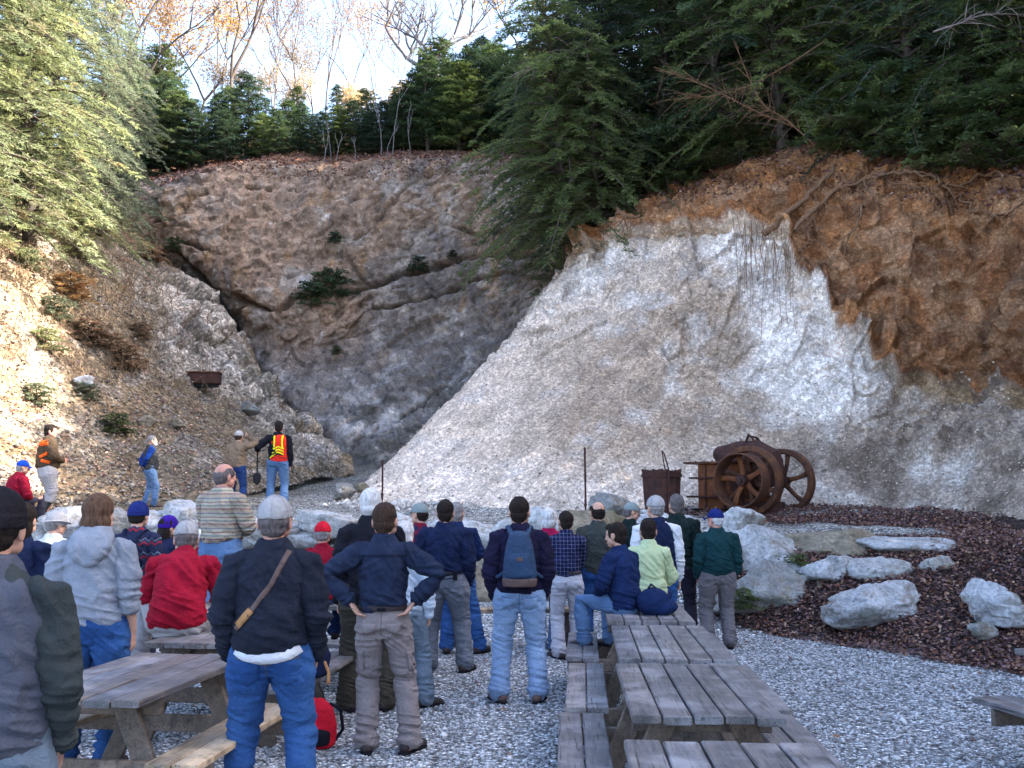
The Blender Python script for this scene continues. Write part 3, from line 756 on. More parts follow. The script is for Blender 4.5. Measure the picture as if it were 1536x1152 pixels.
# bare autumn trees
def bare_arrays(H, seed, spread=0.5, depth=5, leaves=600, fork=0.4, lean=0.0, r0=None, lsz=0.12):
    g = random.Random(seed); paths = []; tips = []
    def grow(p, d, L, r, lev):
        n = 5; pts = [p.copy()]; q = p.copy(); dd = d.copy()
        for k in range(n):
            dd = dd + np.array([g.gauss(0, .10), g.gauss(0, .10), g.gauss(0, .05) + 0.04]); dd /= np.linalg.norm(dd)
            q = q + dd * L / n; pts.append(q.copy())
        paths.append((np.array(pts), np.linspace(r, r * 0.6, n + 1)))
        if lev >= 2:
            for k in range(2): tips.append(pts[g.randint(2, n)])
        if lev >= depth: return
        nchild = 2 if lev == 0 else g.choice([2, 3, 3])
        for k in range(nchild):
            az = g.uniform(0, 6.28); s = spread * g.uniform(0.6, 1.3)
            ax = np.array([math.cos(az), math.sin(az), 0.0])
            nd = dd + ax * s + np.array([0, 0, 0.15]); nd /= np.linalg.norm(nd)
            grow(pts[-1] if k < 2 else pts[g.randint(2, n - 1)], nd, L * g.uniform(0.6, 0.85), r * (0.62 if k else 0.7), lev + 1)
    r0 = r0 or H * 0.016
    r0 *= 0.72
    grow(np.zeros(3), np.array([lean, 0, 1.0]), H * fork, r0, 0)
    tv, tf = tubes(paths, 5)
    gg = np.random.default_rng(seed); tips = np.array(tips)
    C = tips[gg.integers(0, len(tips), leaves)] + gg.normal(0, 0.35, (leaves, 3))
    D = unit(gg.normal(0, 1, (leaves, 3))); Up = unit(np.cross(D, gg.normal(0, 1, (leaves, 3))))
    V, Fq = leaf_quads(C, D, Up, lsz * gg.uniform(.7, 1.4, leaves), lsz * 0.8)
    c = np.repeat(np.stack([gg.uniform(.7, 1.2, leaves), gg.random(leaves), np.zeros(leaves)], 1), 4, 0)
    return V, Fq, c, tv, tf

def bare_tree(px, Y, H, seed, label, leaves=600, mat=None, bark=None, py=235, **kw):
    V, Fq, c, tv, tf = bare_arrays(H, seed, leaves=leaves, **kw)
    p = put(px, Y, py)
    e = empty("bare_tree", label, "tree", p, 0, "bare autumn trees against the sky")
    mesh_np("trunk", tv, tf, bark or M_BARK, e)
    mesh_np("crown", V, Fq, mat or M_AUT, e, smooth=False, col=c)
bare_tree(358, 56, 11.5, 11, "forked dark bare tree left of the bright sky gap", 700, fork=0.42, spread=0.4, r0=0.22, depth=6)
bare_tree(232, 54, 10, 12, "autumn tree with orange leaves behind the left conifers", 2400, spread=0.7, lsz=0.15, depth=6)
bare_tree(285, 58, 10, 31, "autumn tree thick with yellow leaves, right of the orange one", 2000, spread=0.7, lsz=0.15, depth=6)
bare_tree(447, 57, 9.5, 13, "thin bare tree with pinkish twigs, left of the sky gap", 900, spread=0.4, r0=0.12, mat=M_RUSS, depth=6)
bare_tree(487, 59, 10, 14, "slim straight bare tree with a few rusty leaves", 900, spread=0.35, r0=0.1, mat=M_RUSS, depth=6)
bare_tree(676, 52, 12.5, 17, "big forked bare tree with a long limb reaching left", 120, spread=0.85, r0=0.34, fork=0.33, bark=M_BARKG, depth=6)
bare_tree(785, 54, 9.5, 18, "autumn tree with golden leaves beside the big hemlocks", 2400, spread=0.7, lsz=0.15, depth=6)
bare_tree(320, 64, 12, 20, "thin autumn tree with sparse orange leaves, far behind", 1600, spread=0.5, r0=0.1)
bare_tree(180, 52, 11, 51, "rusty autumn tree just right of the pale conifers", 3500, spread=0.7, lsz=0.15, depth=6, mat=M_RUSS)
bare_tree(560, 70, 9, 52, "faint far tree with pinkish leaves in the sky gap", 1800, spread=0.6, lsz=0.13, r0=0.08, mat=M_RUSS)
bare_tree(415, 72, 12, 53, "faint far tree with pale orange leaves left of the sky gap", 2600, spread=0.6, lsz=0.14, r0=0.1)
bare_tree(405, 66, 13, 21, "thin far bare tree between the two forked ones", 1200, spread=0.4, r0=0.1, mat=M_RUSS)
bare_tree(530, 64, 8, 22, "low leafless tree at the left of the sky gap", 400, spread=0.4, r0=0.08, mat=M_RUSS)
bare_tree(600, 62, 7, 23, "low leafless tree in the sky gap", 300, spread=0.4, r0=0.07, mat=M_RUSS)
bare_tree(130, 50, 14, 24, "bare tree with rusty leaves behind the left bank", 1500, spread=0.5, mat=M_RUSS)
bare_tree(60, 48, 15, 25, "bare grey tree behind the pale conifers", 1500, spread=0.5, mat=M_RUSS, bark=M_BARKG)
M_PALEL = mat_leaf("pale_gold_leaves", (0.42, 0.33, 0.22), (0.55, 0.46, 0.30), 0.5)
for px_t, Y_t, H_t, sd_t, lb_t in ((345, 58, 6.5, 61, "hazy gold-leaved tree behind the rim, beside the forked dark tree"), (425, 60, 6.0, 62, "hazy gold-leaved tree behind the rim, left of the sky gap"), (515, 62, 5.5, 63, "low hazy gold-leaved tree behind the rim, under the sky gap"),
                                   (585, 60, 5.5, 64, "low hazy gold-leaved tree behind the rim, right of the tall saplings"), (265, 57, 7.5, 65, "hazy gold-leaved tree behind the rim, near the pale conifers"), (465, 64, 8.0, 66, "taller hazy pale tree behind the pink-twigged one")):
    bare_tree(px_t, Y_t, H_t, sd_t, lb_t, 3000, mat=M_PALEL, spread=0.75, r0=0.09, fork=0.3, depth=6, lsz=0.11)
# pale saplings on the rim
SAP = [(488, 205, 0.05, 40), (497, 200, -0.05, 41), (505, 210, 0.02, 42), (572, 150, -0.10, 43), (588, 100, 0.10, 44), (580, 190, 0.02, 45), (614, 180, 0.03, 46), (532, 215, 0.04, 47)]
sw = ["leaning left in the left cluster", "middle one of the left cluster", "right one of the left cluster", "leaning left, in the right cluster", "tallest, forked and leaning right", "short, in the right cluster",
      "single, right of the clusters", "tiny, between the clusters"]
for i, (px, top, ln, sd_) in enumerate(SAP):
    Y = 44.9; x, _, z = put(px, Y, 235)
    hgt = U(px, top, Y)[2] - z
    V, Fq, c, tv, tf = bare_arrays(max(hgt, 0.8), sd_, spread=0.25, depth=2, leaves=12, fork=0.6, lean=ln * 2, r0=0.035)
    e = empty("sapling", "pale leafless sapling on the cliff rim, " + sw[i], "sapling", (x, Y, z), 0, "pale saplings on the cliff rim")
    mesh_np("trunk", tv, tf, M_BARKG, e)

# small plants growing on the cliff
def snap(px, py, S, want=None):
    """nearest sheet point that projects to the pixel (frontmost)"""
    Pq = S.reshape(-1, 3); a, b = proj(Pq)
    m = np.hypot(a - px, b - py) < 7
    if not m.any(): m = np.hypot(a - px, b - py) < 25
    Q = Pq[m]; return Q[np.argmin(Q[:, 1])]
CP = [(507, 355, .75, "dark tuft under the top of the wide pink face"), (470, 440, 1.5, "wide shrub on the ledge beside the white patch"), (502, 425, 1.7, "upright shrub on the ledge right of the white patch"),
      (627, 405, .9, "green tuft on the long diagonal crack"), (508, 522, .5, "small tuft low on the grey rock"), (260, 372, .8, "small shrub at the top left of the cliff face"), (678, 388, .4, "tiny tuft at the right end of the crack")]
for px, py, h, lb in CP:
    q = snap(px, py, CLIFF_S)
    tree("shrub", (q[0], q[1] - 0.05, q[2] - h * 0.3), h * .7, M_NEED2, lb, "small plants rooted in the cliff", "shrub", "shrub", crown="foliage")
LP = [(130, 590, .6, "green tuft at the edge of the sun on the left slope", M_NEEDS), (60, 600, .7, "grassy green tuft on the lit slope", M_NEEDS), (85, 470, .9, "olive shrub high on the lit slope", M_NEEDS),
      (45, 395, .8, "yellow-green shrub near the left edge of the slope", M_NEEDS), (178, 640, .7, "mossy shrub in the shade above the blue-shirted man", M_NEED), (170, 520, .8, "dry orange shrub beside the outcrop", M_RUSS),
      (215, 500, .7, "rusty leafed shrub against the grey outcrop", M_RUSS), (185, 330, 1.0, "orange shrub at the corner of the cliff", M_RUSS), (135, 510, 1.1, "tan shrub in the middle of the slope", M_RUSS),
      (195, 545, 1.0, "yellow brown shrub over the dark soil", M_RUSS), (235, 390, .9, "russet shrub on top of the outcrop", M_RUSS), (110, 440, 1.1, "brown brush above the outcrop's left end", M_RUSS), (75, 520, .8, "small tan shrub in the sunny strip", M_NEEDS)]
for px, py, h, lb, mt in LP:
    q = snap(px, py, LEFT_S)
    tree("shrub", (q[0], q[1], q[2] - h * 0.15), h * .75, mt, lb, "small plants on the left slope", "shrub", "shrub", crown="foliage", wide=1.1)
# ------------------------------------------------------------------ implicit-union modelling: overlapping closed shapes, fused to one skin
class Parts:
    def __init__(s): s.V, s.F, s.n = [], [], 0
    def add(s, V, Fq):
        s.V.append(np.asarray(V, float)); s.F += [tuple(int(i) + s.n for i in f) for f in Fq]; s.n += len(V)
    def rings(s, R):
        """R (n,m,3): closed loft"""
        R = np.asarray(R, float); n, m, _ = R.shape
        Fq = [(i * m + j, i * m + (j + 1) % m, (i + 1) * m + (j + 1) % m, (i + 1) * m + j) for i in range(n - 1) for j in range(m)]
        V = np.concatenate([R.reshape(-1, 3), R[0].mean(0)[None], R[-1].mean(0)[None]])
        Fq += [(n * m, (j + 1) % m, j) for j in range(m)] + [(n * m + 1, (n - 1) * m + j, (n - 1) * m + (j + 1) % m) for j in range(m)]
        s.add(V, Fq)
    def tube(s, pts, rad, m=12, flat=None, cap=True):
        """round-ended tube; flat=(vector, factor) squashes the section along the vector"""
        pts = [np.asarray(p, float) for p in pts]; rad = list(rad)
        P_, R_ = list(pts), rad
        if cap:
            d0 = unit(pts[0] - pts[1]); d1 = unit(pts[-1] - pts[-2])
            P_ = [pts[0] + d0 * rad[0] * 0.85, pts[0] + d0 * rad[0] * 0.5] + P_ + [pts[-1] + d1 * rad[-1] * 0.5, pts[-1] + d1 * rad[-1] * 0.85]
            R_ = [rad[0] * 0.45, rad[0] * 0.85] + rad + [rad[-1] * 0.85, rad[-1] * 0.45]
        P_ = np.array(P_); T = np.gradient(P_, axis=0); T = unit(T)
        ref = np.array([0.31, 0.77, 0.12]); 
        rr = []
        for p, t_, r in zip(P_, T, R_):
            a = np.cross(t_, ref)
            if np.linalg.norm(a) < 0.1: a = np.cross(t_, np.array([1, 0, 0.0]))
            a = unit(a); b = np.cross(t_, a)
            k = np.arange(m) * 2 * math.pi / m
            ring = (np.cos(k)[:, None] * a + np.sin(k)[:, None] * b) * r
            if flat is not None:
                f = unit(np.asarray(flat[0], float)); ring = ring - (ring @ f)[:, None] * f * (1 - flat[1])
            rr.append(p + ring)
        s.rings(rr)
    def ell(s, c, r, rot=None, m=14, n=9):
        th = np.linspace(0.12, math.pi - 0.12, n); k = np.arange(m) * 2 * math.pi / m
        R = np.stack([np.sin(th)[:, None] * np.cos(k), np.sin(th)[:, None] * np.sin(k), np.cos(th)[:, None] * np.ones(m)], -1) * np.asarray(r, float)
        if rot is not None: R = R @ np.asarray(rot, float).T
        s.rings(R + np.asarray(c, float))
    def box(s, c, h, rot=None):
        X = np.array([(x, y, z) for x in (-1, 1) for y in (-1, 1) for z in (-1, 1)], float) * np.asarray(h, float)
        if rot is not None: X = X @ np.asarray(rot, float).T
        s.add(X + np.asarray(c, float), [(0, 1, 3, 2), (4, 6, 7, 5), (0, 4, 5, 1), (2, 3, 7, 6), (0, 2, 6, 4), (1, 5, 7, 3)])
    def fused(s, name, voxel, smooth=3, disp=None, mat=None, parent=None, scale=1.0):
        me = bpy.data.meshes.new(name + "_raw")
        me.from_pydata([tuple(v) for v in np.concatenate(s.V)], [], s.F)
        o = bpy.data.objects.new(name + "_raw", me); COL.objects.link(o)
        md = o.modifiers.new("r", 'REMESH'); md.mode = 'VOXEL'; md.voxel_size = voxel; md.adaptivity = 0
        if smooth:
            sm = o.modifiers.new("s", 'SMOOTH'); sm.iterations = smooth; sm.factor = 0.5
        dg = bpy.context.evaluated_depsgraph_get()
        m2 = bpy.data.meshes.new_from_object(o.evaluated_get(dg))
        bpy.data.objects.remove(o); bpy.data.meshes.remove(me)
        m2.name = name
        n = len(m2.vertices)
        co = np.zeros(n * 3, dtype=np.float32); m2.vertices.foreach_get("co", co); co = co.reshape(-1, 3).astype(float)
        if disp is not None and n:
            nr = np.zeros(n * 3, dtype=np.float32); m2.vertices.foreach_get("normal", nr); nr = nr.reshape(-1, 3)
            co = co + nr * disp(co)[:, None]
        m2.vertices.foreach_set("co", (co * scale).astype(np.float32).ravel()); m2.update()
        return link(name, m2, mat, parent)

def ring_ell(c, rx, ry, m=24, ax=(1, 0, 0), ay=(0, 1, 0), pw=2.3):
    k = np.arange(m) * 2 * math.pi / m
    cx, sx = np.cos(k), np.sin(k)
    e = 2.0 / pw
    return np.asarray(c, float) + (np.sign(cx) * np.abs(cx) ** e * rx)[:, None] * np.asarray(ax, float) + (np.sign(sx) * np.abs(sx) ** e * ry)[:, None] * np.asarray(ay, float)

def patch(name, target, outline, mat, parent, frm, thick=0.004, step=0.02, off=0.003, strip=None):
    """a cloth patch laid on a garment: outline in (u,v) on the plane given by frm=(origin, udir, vdir, inward), projected on by ray cast"""
    bv = BVHTree.FromPolygons([v.co[:] for v in target.data.vertices], [p.vertices[:] for p in target.data.polygons])
    o, ud, vd, inn = [np.asarray(q, float) for q in frm]
    if strip is not None:                                   # list of (u,v) centre line points and a half width
        pts, hw = strip
        pts = np.asarray(pts, float); L = np.concatenate([[0], np.cumsum(np.linalg.norm(np.diff(pts, axis=0), axis=1))])
        nn = max(2, int(L[-1] / step) + 1); tt = np.linspace(0, L[-1], nn)
        cu = np.stack([np.interp(tt, L, pts[:, 0]), np.interp(tt, L, pts[:, 1])], 1)
        tg = np.gradient(cu, axis=0); tg /= np.linalg.norm(tg, axis=1, keepdims=True) + 1e-9
        nr = np.stack([-tg[:, 1], tg[:, 0]], 1)
        G = np.stack([cu - nr * hw, cu, cu + nr * hw], 1)
    else:
        q = np.asarray(outline, float)                      # quad of 4 corners, or 5 with a pointed bottom
        if len(q) == 5: tl, tr, br, bt, bl_ = q
        else: (tl, tr, br, bl_), bt = q, None
        nu = max(2, int(np.linalg.norm(tr - tl) / step) + 2); nv = max(2, int(np.linalg.norm(bl_ - tl) / step) + 2)
        a = np.linspace(0, 1, nu); b = np.linspace(0, 1, nv)
        top = tl + (tr - tl) * a[:, None]; bot = bl_ + (br - bl_) * a[:, None]
        if bt is not None: bot = bot + (1 - np.abs(2 * a - 1))[:, None] * (bt - (bl_ + br) / 2)
        G = top[None] * (1 - b)[:, None, None] + bot[None] * b[:, None, None]
    r, c_ = G.shape[:2]
    W = o + G[..., :1] * ud + G[..., 1:] * vd
    out = np.zeros_like(W); inner = np.zeros_like(W); last = None
    for i in range(r):
        for j in range(c_):
            h = bv.ray_cast(Vector(W[i, j] - inn * 0.8), Vector(inn))
            if h[0] is None:
                hit = np.array(bv.find_nearest(Vector(W[i, j]))[0])
            else: hit = np.array(h[0])
            out[i, j] = hit - inn * (off + thick); inner[i, j] = hit + inn * 0.004
    V = np.concatenate([out.reshape(-1, 3), inner.reshape(-1, 3)]); N_ = r * c_
    fs = grid_faces(r, c_); F2 = [fs, fs[:, ::-1] + N_]
    edge = [i for i in range(c_)] + [i * c_ + c_ - 1 for i in range(1, r)] + [(r - 1) * c_ + j for j in range(c_ - 2, -1, -1)] + [i * c_ for i in range(r - 2, 0, -1)]
    e2 = edge[1:] + edge[:1]
    F2.append(np.array([(b_, a_, a_ + N_, b_ + N_) for a_, b_ in zip(edge, e2)]))
    return mesh_np(name, V, np.concatenate(F2), mat, parent)

# ------------------------------------------------------------------ cloth and skin materials
def mat_cloth(name, c, c2=None, scale=60, bump=0.25, kind=None, mott=0.25, rough=0.9):
    t = NT(name); c = np.array(c)
    n = t.noise(3, 3, 0.6); f = t.noise(scale * 4, 3, 0.7)
    lo = tuple(c * (1 - mott)); hi = tuple(np.minimum(c * (1 + mott), 1))
    col = t.ramp(n, [(0.3, lo), (0.7, hi)])
    if kind == "plaid" or kind == "redplaid":
        o = t.n("ShaderNodeSeparateXYZ"); t.l(t.obj(), o.inputs[0])
        P_ = 0.042 if kind == "plaid" else 0.10
        def line(s, per, w): 
            m = t.math('FRACT', t.math('MULTIPLY', s, 1 / per)); return t.math('LESS_THAN', m, w)
        if kind == "plaid":
            l1 = line(o.outputs[0], P_, 0.13); l2 = line(o.outputs[2], P_, 0.13)
            col = t.mix(t.math('MULTIPLY', t.math('MAXIMUM', l1, l2), 0.75), col, c2)
        else:
            l1 = line(o.outputs[0], P_, 0.5); l2 = line(o.outputs[2], P_, 0.5)
            col = t.mix(t.math('MULTIPLY', t.math('ADD', l1, l2), 0.5), col, c2)
    elif kind == "stripes":
        o = t.n("ShaderNodeSeparateXYZ"); t.l(t.obj(), o.inputs[0])
        m = t.math('FRACT', t.math('MULTIPLY', t.math('ADD', o.outputs[2], t.math('MULTIPLY', t.noise(5, 2), 0.02)), 1 / 0.135))
        col = t.ramp(m, [(0.0, (0.33, 0.27, 0.20)), (0.14, (0.24, 0.12, 0.13)), (0.22, (0.36, 0.31, 0.23)), (0.36, (0.20, 0.20, 0.19)), (0.46, (0.40, 0.36, 0.27)),
                         (0.60, (0.26, 0.14, 0.15)), (0.68, (0.34, 0.33, 0.24)), (0.84, (0.19, 0.17, 0.20)), (0.94, (0.37, 0.30, 0.22))], 'CONSTANT')
        col = t.mix(1.0, col, t.ramp(f, [(0.3, 0.75), (0.7, 1.2)]), 'MULTIPLY')
    elif kind == "nordic":
        o = t.n("ShaderNodeSeparateXYZ"); t.l(t.obj(), o.inputs[0])
        m = t.math('FRACT', t.math('MULTIPLY', t.math('ADD', o.outputs[2], t.math('MULTIPLY', t.math('PINGPONG', o.outputs[0], 0.03), 1.0)), 1 / 0.13))
        col = t.ramp(m, [(0.0, (0.02, 0.025, 0.06)), (0.3, (0.30, 0.02, 0.03)), (0.42, (0.03, 0.04, 0.09)), (0.6, (0.15, 0.18, 0.22)), (0.68, (0.02, 0.025, 0.06))], 'CONSTANT')
    elif kind == "denim":
        w = t.noise(1.6, 2, 0.5)
        col = t.mix(t.ramp(w, [(0.35, 0.0), (0.80, 1.0)]), col, c2 if c2 is not None else tuple(np.minimum(c * 1.9 + 0.03, 1)))
        col = t.mix(1.0, col, t.ramp(f, [(0.3, 0.8), (0.7, 1.25)]), 'MULTIPLY')
    elif c2 is not None:
        col = t.mix(t.ramp(t.noise(4, 3), [(0.45, 0.0), (0.6, 1.0)]), col, c2)
    t.color(col); t.bump(t.noise(13, 6, 0.65, dist=1.2), 0.7, 0.04); t.bump(f, bump, 0.004); t.rough(rough)
    t.b.inputs["Specular IOR Level"].default_value = 0.12 if rough > 0.8 else 0.4
    return t.m
def mat_skin(name, c):
    t = NT(name); c = np.array(c)
    t.color(t.ramp(t.noise(14, 4), [(0.3, tuple(c * 0.85)), (0.7, tuple(c * 1.1))])); t.rough(0.5)
    t.b.inputs["Subsurface Weight"].default_value = 0.08; t.b.inputs["Subsurface Radius"].default_value = (0.02, 0.008, 0.004)
    t.bump(t.noise(160, 3), 0.15, 0.002); return t.m
def mat_hair(name, c, c2=None):
    t = NT(name); c = np.array(c); n = t.noise(60, 4, 0.7, src=t.mapping((1, 1, 0.16)))
    col = t.ramp(n, [(0.3, tuple(c * 0.5)), (0.7, tuple(np.minimum(c * 1.5, 1)))])
    if c2 is not None: col = t.mix(t.ramp(t.noise(9, 3), [(0.4, 0.0), (0.62, 0.9)]), col, c2)
    t.color(col); t.bump(n, 0.9, 0.02); t.rough(0.8); t.b.inputs['Specular IOR Level'].default_value = 0.15; return t.m

MC = {}
def cloth(key, *a, **k):
    if key not in MC: MC[key] = mat_cloth(key, *a, **k)
    return MC[key]
SKIN = mat_skin("skin", (0.52, 0.29, 0.21)); SKIN2 = mat_skin("ruddy_skin", (0.50, 0.24, 0.18))
H_DARK = mat_hair("dark_hair", (0.018, 0.012, 0.010)); H_BROWN = mat_hair("brown_hair", (0.045, 0.025, 0.018)); H_GREY = mat_hair("grey_hair", (0.24, 0.22, 0.22)); H_WHITE = mat_hair("white_hair", (0.58, 0.56, 0.56))
H_SALT = mat_hair("greying_hair", (0.12, 0.10, 0.10)); H_LBROWN = mat_hair("light_brown_hair", (0.10, 0.055, 0.035))
C_NAVY = cloth("navy_cloth", (0.011, 0.0176, 0.0523)); C_FLEECE = cloth("navy_fleece", (0.0165, 0.0198, 0.033), scale=30, bump=0.5); C_NAVYB = cloth("blue_navy_cloth", (0.0096, 0.021, 0.075))
C_SLATE = cloth("slate_blue_shirt", (0.018, 0.026, 0.055)); C_BLACK = cloth("black_cloth", (0.010, 0.010, 0.016)); C_PURP = cloth("dark_purple_navy", (0.0132, 0.0108, 0.033))
C_RED = cloth("red_fleece", (0.315, 0.0075, 0.0263), scale=30, bump=0.5); C_RED2 = cloth("dark_red_jacket", (0.21, 0.0056, 0.021)); C_PINK = cloth("raspberry_knit", (0.36, 0.01, 0.07))
C_GREYH = cloth("grey_sweatshirt", (0.2375, 0.2612, 0.3135), mott=0.1, scale=40); C_LBLUE = cloth("pale_blue_shirt", (0.45, 0.52, 0.62), mott=0.1); C_WHITE = cloth("white_cotton", (0.66, 0.66, 0.70), mott=0.06)
C_OLIVE = cloth("olive_grey_jacket", (0.049, 0.056, 0.0525)); C_DKGREEN = cloth("dark_green_jacket", (0.0108, 0.021, 0.021)); C_TEAL = cloth("teal_green_jacket", (0.0091, 0.0403, 0.0468)); C_LIME = cloth("pale_lime_sweater", (0.50, 0.58, 0.34), mott=0.08)
C_TAN = cloth("tan_jacket", (0.204, 0.1445, 0.0978)); C_ORV = cloth("olive_brown_jacket", (0.08, 0.052, 0.032)); C_VEST = cloth("charcoal_vest", (0.0385, 0.0406, 0.0434)); C_ROYAL = cloth("royal_blue_shirt", (0.008, 0.036, 0.192))
C_HIVIS = cloth("red_safety_vest", (0.75, 0.035, 0.020), mott=0.08); C_YEL = cloth("yellow_reflective_tape", (0.80, 0.78, 0.02), mott=0.03); C_ORANGE = cloth("blaze_orange", (0.95, 0.14, 0.02), mott=0.06)
C_GVEST = cloth("grey_fleece_vest", (0.0805, 0.0875, 0.1155), scale=30, bump=0.5); C_GSLV = cloth("grey_green_sleeve", (0.045, 0.0528, 0.0552))
C_STRIPE = cloth("striped_sweater", (0.3, 0.25, 0.2), kind="stripes"); C_PLAID = cloth("navy_plaid_shirt", (0.0096, 0.012, 0.042), c2=(0.14, 0.15, 0.28), kind="plaid"); C_RPLAID = cloth("red_plaid_shirt", (0.22, 0.01, 0.02), c2=(0.02, 0.02, 0.06), kind="redplaid")
C_NORD = cloth("patterned_sweater", (0.05, 0.05, 0.1), kind="nordic")
J_BLUE = cloth("blue_denim", (0.020, 0.065, 0.20), kind="denim", c2=(0.055, 0.135, 0.32)); J_LIGHT = cloth("pale_denim", (0.19, 0.28, 0.44), kind="denim", c2=(0.32, 0.42, 0.58)); J_MID = cloth("mid_denim", (0.085, 0.155, 0.29), kind="denim", c2=(0.16, 0.25, 0.40)); J_DARK = cloth("dark_denim", (0.012, 0.028, 0.104), kind="denim", c2=(0.03, 0.07, 0.2))
T_KHAKI = cloth("khaki_trousers", (0.234, 0.198, 0.198), mott=0.12); T_GREY = cloth("grey_trousers", (0.1487, 0.1615, 0.1955), mott=0.12); T_CREAM = cloth("cream_trousers", (0.48, 0.47, 0.52), mott=0.1); T_TAUPE = cloth("taupe_trousers", (0.1615, 0.1445, 0.153), mott=0.12)
T_OLIVE = cloth("olive_trousers", (0.052, 0.045, 0.035)); T_DARK = cloth("charcoal_trousers", (0.030, 0.028, 0.045)); T_TEAL = cloth("faded_teal_trousers", (0.13, 0.17, 0.22)); T_GAIT = cloth("olive_gaiter", (0.22, 0.19, 0.10))
T_BEIGE = cloth("beige_trousers", (0.36, 0.34, 0.35), mott=0.1)
C_CAPW = cloth("off_white_cap", (0.36, 0.345, 0.35), mott=0.08, scale=30); C_CAPR = cloth("red_cap", (0.58, 0.012, 0.030), mott=0.08); C_CAPB = cloth("blue_cap", (0.010, 0.060, 0.42), mott=0.08); C_CAPN = cloth("navy_cap", (0.012, 0.022, 0.13)); C_CAPG = cloth("grey_green_cap", (0.20, 0.24, 0.24))
C_PURPB = cloth("purple_knit", (0.035, 0.010, 0.22)); C_KNIT = cloth("black_knit", (0.014, 0.012, 0.016), scale=20, bump=0.6)
L_BOOT = cloth("dark_leather", (0.030, 0.020, 0.022), rough=0.6); L_BROWN = cloth("brown_leather", (0.11, 0.065, 0.055), rough=0.6); L_RUB = cloth("rubber_boot", (0.012, 0.015, 0.016), rough=0.35); L_TAN = cloth("tan_leather", (0.42, 0.20, 0.07), rough=0.5)
L_SOLE = cloth("boot_sole", (0.012, 0.012, 0.016))
M_EYE = mat_cloth("eye_white", (0.6, 0.6, 0.6), bump=0); M_LIP = mat_skin("lips", (0.36, 0.12, 0.10))

def ik(a, c, l1, l2, pole):
    a, c, pole = [np.asarray(q, float) for q in (a, c, pole)]
    d = c - a; L = np.linalg.norm(d); Lm = min(L, (l1 + l2) * 0.999); Lm = max(Lm, abs(l1 - l2) + 0.02)
    u = d / (L + 1e-9); c = a + u * Lm
    x = (l1 ** 2 - l2 ** 2 + Lm ** 2) / (2 * Lm); h = math.sqrt(max(l1 ** 2 - x ** 2, 0))
    p = pole - u * (pole @ u); p = unit(p)
    return a + u * x + p * h, c

def rotx(a): return np.array([[1, 0, 0], [0, math.cos(a), -math.sin(a)], [0, math.sin(a), math.cos(a)]])
def roty(a): return np.array([[math.cos(a), 0, math.sin(a)], [0, 1, 0], [-math.sin(a), 0, math.cos(a)]])
def rotz(a): return np.array([[math.cos(a), -math.sin(a), 0], [math.sin(a), math.cos(a), 0], [0, 0, 1]])

ARMS = {   # right-arm wrist target (x mirrored for the left) relative to standing body, and elbow pole
    "down": ((0.24, 0.05, 0.86), (0.4, -0.9, 0), (0, 0.25, -1)),
    "hips": ((0.225, -0.065, 1.045), (1.0, -0.30, -0.15), (-0.55, -0.30, -0.75)),
    "pockets": ((0.195, 0.10, 0.89), (0.42, -0.9, 0), (-0.2, 0.4, -1)),
    "crossed": ((-0.04, 0.22, 1.20), (0.9, -0.3, -0.6), (-1, 0.1, 0.1)),
    "front": ((0.10, 0.24, 1.08), (0.9, -0.4, -0.5), (-0.8, 0.5, 0)),
    "knees": ((0.16, 0.42, 1.12), (0.9, -0.2, -0.6), (-0.3, 0.9, -0.4)),
    "lap": ((0.10, 0.26, 1.02), (0.9, -0.5, -0.3), (-0.5, 0.8, -0.3)),
    "shade": ((0.12, 0.20, 1.62), (0.9, 0.1, -0.5), (-0.7, 0.3, 0.5)),
    "hold": ((0.42, 0.16, 1.17), (0.6, -0.5, -0.5), (0.3, 0.6, -0.3)),
    "behind": ((0.05, -0.17, 1.00), (0.9, -0.3, 0), (-0.9, 0, -0.2)),
}

